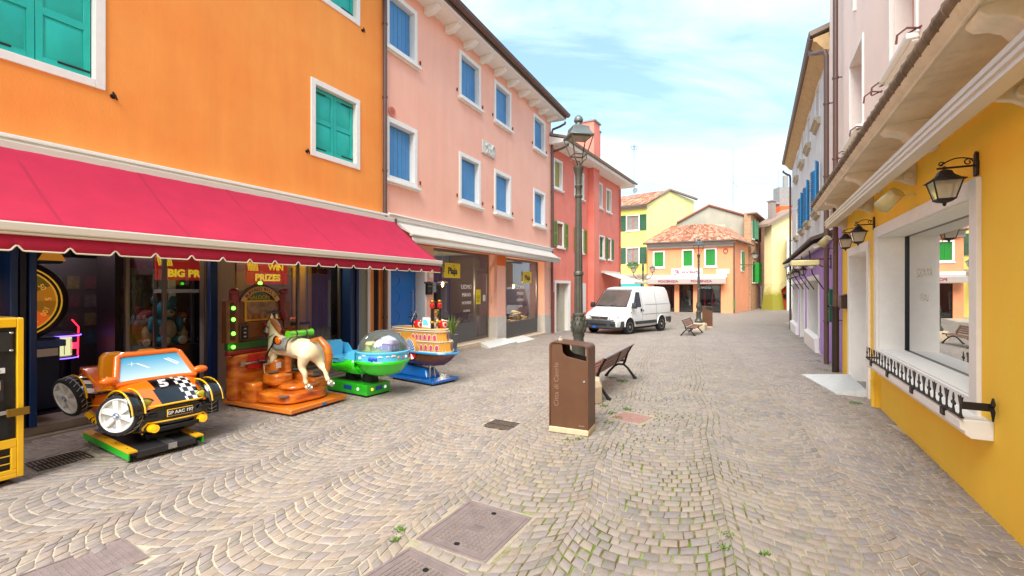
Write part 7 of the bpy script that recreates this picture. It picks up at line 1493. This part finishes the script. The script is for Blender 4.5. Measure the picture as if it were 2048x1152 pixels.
# paddle wheel boxes
for s_ in (-1,1):
    b=MB(); o_=[(.02+.21*math.cos(a),.60+.27*math.sin(a)) for a in [k*math.pi/16 for k in range(17)]]; b.prism(o_,s_*.28,s_*.345,'x'); b.build('paddle_box',tn,BT,bevel=.006)
    b=MB(); c_=[s_*.35,.02,.61]
    o_=[(.02+.175*math.cos(a),.62+.22*math.sin(a)) for a in [k*math.pi/16 for k in range(17)]]; b.prism(o_,s_*.345,s_*.349,'x'); b.build('paddle_face',mat('white_plastic2'),BT)
    b=MB()
    for k in range(11): a0=k*math.pi/11+.04; a1=a0+.17; b.add([(s_*.352,.02+.05*math.cos(a0),.62+.06*math.sin(a0)),(s_*.352,.02+.165*math.cos(a0),.62+.21*math.sin(a0)),(s_*.352,.02+.165*math.cos(a1),.62+.21*math.sin(a1)),(s_*.352,.02+.05*math.cos(a1),.62+.06*math.sin(a1))],[(0,1,2,3)])
    b.build('paddle_blade',mat('paddle_blue','#1B66B0',.3),BT,smooth=False); b=MB(); b.prism([(.02+.045*math.cos(a),.62+.05*math.sin(a)) for a in [k*math.pi/8 for k in range(9)]],s_*.349,s_*.356,'x'); b.build('paddle_hub',mat('ride_red'),BT)
    b=MB(); n=13; b.v=[(s_*.30,.02,.57)]
    for k in range(n+1): a=math.pi+math.pi*k/n; b.v.append((s_*(.335 if k%2 else .30),.02+.19*math.cos(a),.59+.15*math.sin(a)))
    b.f=[(0,k,k+1) for k in range(1,n+1)]; b.m=[0]*n; b.build('paddle_splash',mat('ride_red'),BT,smooth=False,solid=.01)
# top deck
b=MB(); b.loft([hull(1.02,.23,-.60,.2),hull(1.035,.22,-.58,.2)]); b.build('top_deck',tn,BT)
for x in (-.095,.095):
    b=MB(); b.lathe([(.035,1.02),(.032,1.14),(.03,1.42)],16,(x,-.36,0)); b.lathe([(.04,1.14),(.042,1.16),(.036,1.18)],16,(x,-.36,0),1); b.lathe([(.034,1.42),(.045,1.44),(.05,1.50),(.03,1.52)],16,(x,-.36,0),2); b.sph((x,-.36,1.55),(.042,.042,.035),14,3); b.build('funnel',[BKG,mat('gilt'),mat('ride_red'),mat('brass_ball','#B8862A',.25,.7)],BT)
b=MB(); 
for z0,z1 in ((1.06,1.2),(1.2,1.34)): b.tube([(-.07,-.36,z0),(.07,-.36,z1)],.006,5); b.tube([(.07,-.36,z0),(-.07,-.36,z1)],.006,5)
b.box(-.07,-.37,1.36,.07,-.35,1.40); b.build('gilt_lattice',mat('gilt'),BT)
b=MB(); b.loft([[(-.10,-.30,1.035),(.10,-.30,1.035),(.10,-.05,1.035),(-.10,-.05,1.035)],[(-.08,-.22,1.20),(.08,-.22,1.20),(.08,-.06,1.24),(-.08,-.06,1.24)]]); b.build('cabin',WHP,BT,bevel=.02,seg=3); b=MB(); b.add([(-.105,-.27,1.10),(-.105,-.10,1.10),(-.092,-.10,1.20),(-.092,-.20,1.19)],[(0,1,2,3)]); b.build('cabin_window',mat('toy_window'),BT,smooth=False)
for (x,y) in ((.14,-.42),(-.10,.02)):
    b=MB(); b.M=Matrix.Translation((x,y,1.10))@Matrix.Rotation(R_(90),4,'X'); b.lathe([(.075,-.04),(.08,-.05),(.08,.02),(.07,.04)],18); b.lathe([(.055,.03),(.055,.052),(.04,.054)],18,mi=1); b.lathe([(.035,.04),(.03,.062),(.005,.065)],16); b.build('red_horn',[mat('ride_red'),mat('white_plastic2')],BT)
b=MB(); b.cyl((-.02,.30,1.0),(-.02,.28,1.22),.012); b.tube([(-.02+.09*math.cos(a),.27,1.24+.09*math.sin(a)) for a in [k*math.pi/8 for k in range(16)]],.008,5,closed=True)
for k in range(3): a=k*math.pi/3; b.cyl((-.02-.12*math.cos(a),.27,1.24-.12*math.sin(a)),(-.02+.12*math.cos(a),.27,1.24+.12*math.sin(a)),.006,n=5)
b.build('steering_wheel',BKG,BT)
# ---------------- arcade contents ----------------
def ray(O,A,px,py,out=0):
    nx_,ny_=math.sin(A),-math.cos(A); ox,oy=O.x+nx_*out,O.y+ny_*out; a=(px-1024)/FPX; Z=(nx_*ox+ny_*oy)/(nx_*a+ny_); return Vector((a*Z,Z,CAMH-(py-576)*Z/FPX))
def onl(px,py,out=0): return ray(LO,LA,px,py,out)
# yellow machine at the left edge
t=thing('coin_machine','yellow framed black coin operated cabinet cut by the left edge of the view','vending machine',(-4.54,4.22,0),LA)
ym=mat('yellow_steel_frame','#F0B90C',.35,coat=.3,var=.08); bm_=mat('black_cabinet_panel','#1C1C1E',.5,.2,var=.3,sc=12,dirt=.15)
# local: x right end = 0, body to -1.0 ; front at y=0, back y=.62
b=MB(); b.box(-1.0,.02,.10,-.005,.60,1.50); b.build('cabinet',bm_,t)
b=MB(); 
for (x0_,x1_) in ((-.045,.0),(-1.02,-.96)): b.box(x0_,-.01,.06,x1_,.05,1.52)
b.box(-.96,-.01,1.44,-.045,.05,1.52); b.box(-.96,-.01,.06,-.045,.03,.10); b.box(-.045,.05,.06,.0,.60,.12); b.box(-1.0,.0,1.50,.0,.62,1.525); b.box(-.30,-.006,.34,-.045,.02,.42); b.box(-.30,-.006,.10,-.045,.02,.14); b.box(-.085,-.006,.14,-.045,.02,.34); b.build('yellow_frame',ym,t,bevel=.006)
b=MB(); 
for z in (.20,.27): b.box(-.30,-.004,z-.004,-.085,.004,z+.004)
for x in (-.25,-.17): b.box(x-.004,-.004,.14,x+.004,.004,.34)
b.build('grid_bar',ym,t)
b=MB(); b.box(-.30,-.0,1.22,-.07,.02,1.40); b.build('cash_door',mat('dark_grey_plate'),t,bevel=.01); b=MB()
for x,z in ((-.29,1.23),(-.08,1.23),(-.29,1.39),(-.08,1.39),(-.18,1.43),(-.19,.98),(-.19,.72)): b.sph((x,-.004,z),(.014,.006,.010),8)
b.build('bolt',mat('chrome','#C8C8C8',.2,.9),t); b=MB(); b.box(-.245,-.004,1.03,-.12,.02,1.075); b.build('price_plate',mat('paper_white'),t); text('price','1.00',.038,(-.183,-.006,1.052),WALLROT,tb,t,ext=.001)
b=MB(); b.box(-.23,-.008,.78,-.13,.02,.97); b.build('coin_mechanism',mat('dark_grey_plate'),t,bevel=.006); b=MB(); b.box(-.205,-.02,.88,-.15,-.008,.96); b.build('coin_button',mat('steel'),t,bevel=.004); text('coin_mark','1',.045,(-.178,-.022,.92),WALLROT,tb,t)
b=MB(); b.box(-.9,-.03,.655,-.06,-.012,.69); b.box(-.12,-.04,.63,.03,-.03,.70,1); b.build('lock_bar',[mat('steel'),mat('old_brass','#8A6A24',.4,.6)],t,bevel=.003)
b=MB(); b.box(-.24,-.004,.44,-.10,.02,.62); b.build('return_tray',mat('black_liner'),t); b=MB(); b.box(-.235,-.008,.45,-.17,.0,.60); b.build('sticker',mat('orange_print','#C97A3A',.5,var=.5,sc=20),t)
b=MB(); 
for x in (-.12,-.8): b.cyl((x,.12,.03),(x+.03,.12,.03),.03,n=12)
b.build('caster',mat('black_rubber'),t)
# big prize wheel machine
p=onl(22,603,-1.0); t=thing('prize_wheel','large amber prize wheel game glowing inside the dark arcade','arcade machine',(p.x,p.y,.12),LA); zc=p.z-.12; t.scale=(.85,.85,.85); t.location.z=.12+zc*.15
b=MB(); b.M=Matrix.Translation((0,0,zc))@Matrix.Rotation(R_(90),4,'X'); b.lathe([(.60,-.10),(.66,-.08),(.66,.06),(.58,.08)],40); b.build('wheel_surround',mat('black_metal'),t)
b=MB(); b.M=Matrix.Translation((0,-.085,zc))@Matrix.Rotation(R_(90),4,'X')
am=[mat('wheel_amber','#B8791A',.4,emis=.12),mat('wheel_olive','#6E5E1C',.4,emis=.08),mat('wheel_orange','#C8581A',.4,emis=.2),mat('wheel_gold','#9E6A12',.4,emis=.10)]
for k in range(12):
    a0,a1=k*math.pi/6,(k+1)*math.pi/6; vs=[(0,0,0)]+[(.50*math.cos(a0+(a1-a0)*j/4),.50*math.sin(a0+(a1-a0)*j/4),0) for j in range(5)]; b.add(vs,[(0,j,j+1) for j in range(1,5)],k%4)
wd_=b.build('wheel_disc',am,t,smooth=False); b=MB(); b.M=Matrix.Translation((0,-.09,zc))@Matrix.Rotation(R_(90),4,'X')
for r in (.50,.56): b.tube([(r*math.cos(k*math.pi/20),r*math.sin(k*math.pi/20),.01) for k in range(40)],.012,6,closed=True)
b.build('rim_band',mat('wheel_rim_gold','#B88A2A',.35,emis=.25),t)
for k,(nb) in enumerate(('50','20','10','30','100','15','50','20','10','30','100','5')):
    a=math.pi/12+k*math.pi/6+.35; text('wheel_number',nb,.10,(.39*math.cos(a),-.10,zc+.39*math.sin(a)),(R_(90),R_(90)-a,0),mat('number_amber','#E0A040',.4,emis=.2),t)
b=MB(); b.box(-.55,-.06,-.25,.55,.6,zc-.6); b.build('cabinet',NAVYD,t,bevel=.01); b=MB(); b.box(-.6,-.02,zc+.62,.6,.5,zc+1.0); b.build('header',NAVYD,t,bevel=.01); b=MB(); b.prism([(.28,zc+.66),(.62,zc+.66),(.45,zc+.98)],-.08,-.05,'y'); b.build('triangle_sign',mat('amber_sign','#9A6218',.4,emis=.25),t); b=MB(); b.box(-.3,-.42,zc-.72,.5,-.06,zc-.62); b.box(.1,-.44,zc-.86,.40,-.42,zc-.74,1); b.build('control_shelf',[mat('label_blue'),mat('paper_white')],t)
# drum lamps / stools reflected in the polished floor
def drum(label,px,py,out,s=1.0,z0=.12):
    p=onl(px,py,out); t=thing('light_drum',label,'arcade machine',(p.x,p.y,z0),LA,'glowing drum machines inside the arcade')
    zc=p.z-z0; b=MB(); b.cyl((0,0,zc-.14*s),(0,0,zc+.14*s),.13*s,n=16); b.build('drum',mat('lit_cream','#D8D8A0',.4,emis=.35),t)
    b=MB(); 
    for k in range(8): a=k*math.pi/4; b.box(.132*s*math.cos(a)-.004,.132*s*math.sin(a)-.004,zc-.12*s,.132*s*math.cos(a)+.004,.132*s*math.sin(a)+.004,zc+.12*s)
    b.build('drum_line',mat('olive_line','#8A8A4A',.5),t)
    b=MB(); b.lathe([(.22*s,zc+.16*s),(.24*s,zc+.18*s),(.1*s,zc+.24*s)],20); b.lathe([(.20*s,zc-.20*s),(.20*s,zc-.15*s)],20); b.cyl((0,0,0),(0,0,zc-.2*s),.12*s); b.build('housing',mat('dark_violet','#1D1030',.4),t)
    b=MB(); b.tube([(.235*s*math.cos(k*math.pi/12),.235*s*math.sin(k*math.pi/12),zc+.175*s) for k in range(24)],.010,5,closed=True); b.tube([(.205*s*math.cos(k*math.pi/12),.205*s*math.sin(k*math.pi/12),zc-.175*s) for k in range(24)],.008,5,closed=True); b.build('neon_ring',mat('neon_violet','#6A4CFF',.4,emis=1.8),t)
    b=MB(); b.tube([(.19*s,-.05,zc-.2*s),(.2*s,-.05,zc+.3*s),(.12*s,-.05,zc+.42*s)],.011,5); b.cyl((-.2*s,-.02,zc),(-.13*s,-.02,zc),.05*s); b.cyl((.2*s,-.02,zc),(.13*s,-.02,zc),.05*s); b.build('neon_tube',mat('neon_red','#E8203A',.4,emis=1.2),t); return t
drum('glowing cream drum with violet rings left of the toy car in the arcade',121,693,-2.0)
drum('left glowing drum behind the claw machine glass',343,678,-1.9,.8); drum('right glowing drum behind the claw machine glass',392,672,-1.9,.8)
# blue banner, shelves
p=onl(213,590,-3.0); t=thing('blue_light_banner','glowing blue cloth panel deep inside the arcade','banner',tuple(p),LA); b=MB(); b.prism([(-.28,.35),(.22,.35),(.30,-.40),(-.0,-.36),(-.14,-.15),(-.26,-.1)],0,.02,'y'); b.build('panel',mat('lit_blue','#0A2CFF',.5,emis=1.1),t)
for (px,py,lb,hh) in ((165,600,'dark prize cabinet with rows of figures left of the blue panel',2.3),(285,600,'tall dark arcade cabinet beside the glass partition',2.4)):
    p=onl(px,py,-2.6 if px<200 else -1.4); t=thing('arcade_cabinet',lb,'arcade machine',(p.x,p.y,.12),LA); w_=.55 if px<200 else .38; b=MB(); b.box(-w_,0,0,w_,.6,hh-.1); b.build('cabinet',mat('dark_plum','#241A18',.5,var=.4,sc=3),t)
    b=MB(); rn=random.Random(px)
    for i in range(4):
        for j in range(4): b.box(-w_*.8+i*w_*.42,-.01,.7+j*.32,-w_*.8+i*w_*.42+w_*.3,0,.7+j*.32+.22,rn.randrange(4))
    b.build('poster_panel',[mat('dim_purple','#3A2E2A',.5,var=.6,sc=15),mat('dim_red','#3E1C1E',.5,var=.6,sc=15),mat('dim_teal','#1E2E38',.5,var=.6,sc=15),mat('dim_gold','#46371C',.5,var=.6,sc=15)],t)
# claw machines with prizes
def sign_board(par,w_,h_,x,y,z,l1,l2):
    b=MB(); b.box(x-w_/2,y-.02,z-h_/2,x+w_/2,y,z+h_/2); b.build('sign_panel',mat('poster_red','#B32A1E',.5,var=.15,sc=6,emis=.12),par)
    m=mat('poster_yellow','#D8B82A',.5,emis=.25); text('sign_lettering',l1,h_*.36,(x+w_*.2,y-.024,z+h_*.22),WALLROT,m,par,bold=.006); text('sign_lettering',l2,h_*.40,(x,y-.024,z-h_*.24),WALLROT,m,par,bold=.008)
    b=MB()
    for i in range(7): b.prism([(x-w_*.46+i*.03,z+h_*.05),(x-w_*.44+i*.03,z+h_*.05),(x-w_*.47+i*.03,z+h_*.42),(x-w_*.49+i*.03,z+h_*.42)][::1],y-.024,y-.021,'y')
    b.build('ray_stripe',m,par)
def plush(label,loc,ang,cb,nb,cbelly,nbl,s=1.0,ears=True):
    t=thing('plush_toy',label,'plush toy',loc,ang,'plush prizes in the claw machine'); m=mat(nb,cb,.95,var=.2,sc=12,bump=.4); m2=mat(nbl,cbelly,.95,bump=.3)
    b=MB(); b.sph((0,0,.2*s),(.15*s,.13*s,.2*s),14); b.sph((0,-.02,.47*s),(.14*s,.13*s,.13*s),14)
    for s_ in (-1,1):
        b.sph((s_*.16*s,-.06,.28*s),(.05*s,.06*s,.12*s),10); b.sph((s_*.1*s,-.14*s,.07*s),(.065*s,.12*s,.065*s),10)
        if ears: b.sph((s_*.11*s,0,.60*s),(.055*s,.03*s,.06*s),10)
    b.build('body',m,t); b=MB(); b.sph((0,-.07*s,.2*s),(.11*s,.09*s,.15*s),12); b.sph((0,-.12*s,.43*s),(.07*s,.06*s,.05*s),10)
    for s_ in (-1,1): b.sph((s_*.1*s,-.25*s,.07*s),(.06*s,.03*s,.06*s),10)
    b.build('belly',m2,t); b=MB()
    for s_ in (-1,1): b.sph((s_*.05*s,-.14*s,.50*s),.016*s,8)
    b.sph((0,-.175*s,.45*s),.02*s,8); b.build('eye',BKG,t); return t
p=onl(388,600,-.75); CM=thing('claw_machine','claw machine full of plush toys under a red and yellow prize sign','arcade machine',(p.x,p.y,.12),LA)
b=MB(); b.box(-.60,0,0,.55,.75,.72); b.build('cabinet',mat('dim_violet_cabinet','#2A2422',.4,var=.2),CM,bevel=.01); b=MB(); 
for x in (-.60,-.04,.51): b.box(x,-.01,.72,x+.04,.03,1.9)
b.build('post',mat('aluminium_frame'),CM); b=MB(); b.box(-.60,0,1.9,.55,.75,2.35); b.build('header',mat('dim_red'),CM); sign_board(CM,1.15,.42,-.02,-.02,2.02,'WIN','BIG PRIZES')
b=MB(); b.box(-.58,.70,.72,.53,.75,1.9); b.build('back_panel',mat('machine_light_back','#6E6A50',.6,emis=.12),CM); b=MB(); b.box(-.6,-.015,1.60,.55,-.005,1.66); b.build('header_rail',mat('paper_white'),CM)
lz=.12+.72
for dx,dy,cb,nb,cl,nl,lb,s_ in ((-.28,.35,'#1E7E8C','plush_teal','#B8AE8C','plush_cream','large teal plush animal with cream belly in the claw machine',1.25),(.25,.32,'#17151A','plush_black','#C87830','plush_tan','black plush animal in red top in the claw machine',1.15),(-.48,.5,'#7A2028','plush_maroon','#C8A890','plush_beige','maroon plush toy behind the teal one',1.0),(.02,.45,'#A86A2A','plush_brown','#D8C890','plush_sand','brown plush bear between the teal and black toys',.9)):
    q=Vector((p.x,p.y,0))+Vector((math.cos(LA)*dx-math.sin(LA)*dy,math.sin(LA)*dx+math.cos(LA)*dy,lz)); plush(lb,tuple(q),LA,cb,nb,cl,nl,s_)
# second bay machines
p=onl(580,600,-.55); C2=thing('claw_machine','glass sided prize cabinet behind the saloon ride with a red prize poster','arcade machine',(p.x,p.y,.12),LA)
b=MB(); b.box(-.75,0,0,.45,.6,.92); b.build('cabinet',mat('yellow_cabinet','#B89A22',.4,var=.15),C2,bevel=.01); b=MB(); b.box(-.73,-.01,.60,.05,.0,.90); b.build('red_panel',mat('poster_red'),C2); text('cabinet_lettering','THE',.16,(-.12,-.02,.74),WALLROT,mat('poster_blue_white','#BFD3D6',.5),C2,bold=.008); b=MB(); b.box(.1,-.012,.1,.42,.0,.75); b.build('side_plate',mat('grey_plate','#6E6E68',.5),C2,bevel=.02)
b=MB(); b.box(-.77,-.02,.92,.47,.62,.96); b.build('black_ledge',BLK,C2); b=MB()
for x in (-.75,.40): b.box(x,0,.96,x+.05,.04,2.2)
b.box(-.75,.55,.96,.45,.6,2.2); b.build('frame',mat('aluminium_frame'),C2); sign_board(C2,.85,.44,-.5,-.0,1.98,'WIN','PRIZES')
b=MB(); rn=random.Random(8)
for i in range(22): b.sph((rn.uniform(-.65,.38),rn.uniform(.08,.5),1.0+rn.random()*.06),(.06,.05,.04),8,rn.randrange(3))
b.build('prize_heap',[mat('plush_tan'),mat('plush_orange','#C8541E',.9),mat('plush_sand')],C2)
p=onl(665,600,-.6); t=thing('yellow_cabinet','tall ochre cabinet with dark glass front behind the arcade window','arcade machine',(p.x,p.y,.12),LA); b=MB(); b.box(-.62,0,0,.55,.6,2.4); b.build('cabinet',mat('ochre_cabinet','#8A6418',.5,var=.2,sc=3),t); b=MB(); b.box(-.56,-.02,.62,.30,-.0,2.3); b.build('glass_front',mat('dark_amber_glass','#2E2008',.1),t); b=MB(); b.cyl((.38,-.03,1.25),(.44,-.03,1.25),.015); b.build('handle',mat('steel'),t)
# ceiling lamps added to brighten the display window and the arcade bays
t=thing('fill_ceiling_lamp','added ceiling lamp brightening the display window of the yellow house','lamp',wp(RO,RA,-6.6,-1.2,2.9),RA); b=MB(); b.lathe([(.10,0),(.12,.03),(.12,.06)],16); b.build('fitting',mat('fill_lamp_disc','#FFE0A8',.4,emis=1.5),t); l=bpy.data.lights.new('window_fill_light','POINT'); l.energy=12; l.color=(1,.94,.82); l.shadow_soft_size=.2; lo=bpy.data.objects.new('window_fill_light',l); COL.objects.link(lo); lo.parent=t; lo.location=(0,0,-.15)
for x,o,e,c,lb in ((3.4,-1.6,30,(.9,.8,.95),'added ceiling lamp brightening the dark arcade bay'),(6.2,-.9,34,(1,.85,.55),'added ceiling lamp brightening the ochre arcade bay')):
    t=thing('fill_ceiling_lamp',lb,'lamp',wp(LO,LA,x,o,3.1),LA); b=MB(); b.lathe([(.10,0),(.12,.03),(.12,.06)],16); b.build('fitting',mat('fill_lamp_disc','#FFE0A8',.4,emis=1.5),t); l=bpy.data.lights.new('arcade_fill_light','POINT'); l.energy=e; l.color=c; l.shadow_soft_size=.15; lo=bpy.data.objects.new('arcade_fill_light',l); COL.objects.link(lo); lo.parent=t; lo.location=(0,0,-.2)
# potted plant and grey post by the shop
t=thing('potted_plant','tall spiky green and yellow plant in a grey pot by the shoe shop','plant',wp(LO,LA,10.75,.35,-.03),0)
b=MB(); b.lathe([(.14,0),(.17,.5),(.18,.52),(.15,.5)],16); b.build('pot',mat('grey_pot','#6A6A6C',.6,var=.1),t); rn=random.Random(6); b=MB()
for i in range(26):
    a=rn.random()*6.28; l=rn.uniform(.35,.65); sp=rn.uniform(.03,.22); w_=.022; x0_,y0_=.06*math.cos(a),.06*math.sin(a); px_,py_=-math.sin(a),math.cos(a); pts=[]
    for k in range(5): u=k/4; ww=w_*(1-u**2)+.002; cx_,cy_,cz_=x0_+sp*u*u*math.cos(a)*1.3,y0_+sp*u*u*math.sin(a)*1.3,.48+l*u; pts+=[(cx_-px_*ww,cy_-py_*ww,cz_),(cx_+px_*ww,cy_+py_*ww,cz_)]
    b.add(pts,[(2*k,2*k+1,2*k+3,2*k+2) for k in range(4)],rn.choice((0,0,1)))
b.build('leaves',[mat('snake_leaf','#4F7A2E',.5,var=.3,sc=14),mat('snake_leaf_yellow','#A8A83A',.5,var=.2)],t,smooth=False)
t=thing('grey_post','short grey metal post beside the boat ride','post',wp(LO,LA,10.35,.55,-.03),0); b=MB(); b.cyl((0,0,0),(0,0,.62),.045,n=14); b.sph((0,0,.62),(.045,.045,.02),12); b.build('post',mat('grey_pot'),t)
# house beyond the lilac one (closes the street side, seen in the shop glass)
t=thing('ochre_side_house','ochre house further along the right side of the street','house',RO,RA); b=MB(); b.box(-40,.9,-.8,-27.9,8,7.5); b.build('wall',mat('ochre_plaster','#C99A4A',.85,var=.1),t,smooth=False)
for x in (-30,-34): b=MB(); b.box(x-.5,.86,4.2,x+.5,.9,5.6); b.build('window',mat('dark_pane'),t)
# goods inside the yellow house display
for i,(x,o,c,n_,lb) in enumerate(((-5.9,-1.0,'#C9BFA8','sand_suede','pale sandal at the right end inside the display window'),(-6.3,-1.2,'#A8786A','rose_leather','rose leather sandal inside the display window'),(-6.7,-.95,'#D8D4CC','white_leather','white sandal inside the display window'))):
    q=shoe(lb,wp(RO,RA,x,o,.80),RA+R_(40*i),c,n_,'shoes in the shop windows',.34)
t=thing('window_lettering','faint white lettering on the display window of the yellow house','lettering',wp(RO,RA,-7.9,-.325,1.75),RA)
for i,(tx,sz) in enumerate((('DONNA',.2),('FRAU',.17),)): text('lettering',tx,sz*.8,(0,0,.25-.33*i),WALLROT,mat('faint_lettering','#D6D4C6',.5),t,ext=.0002)
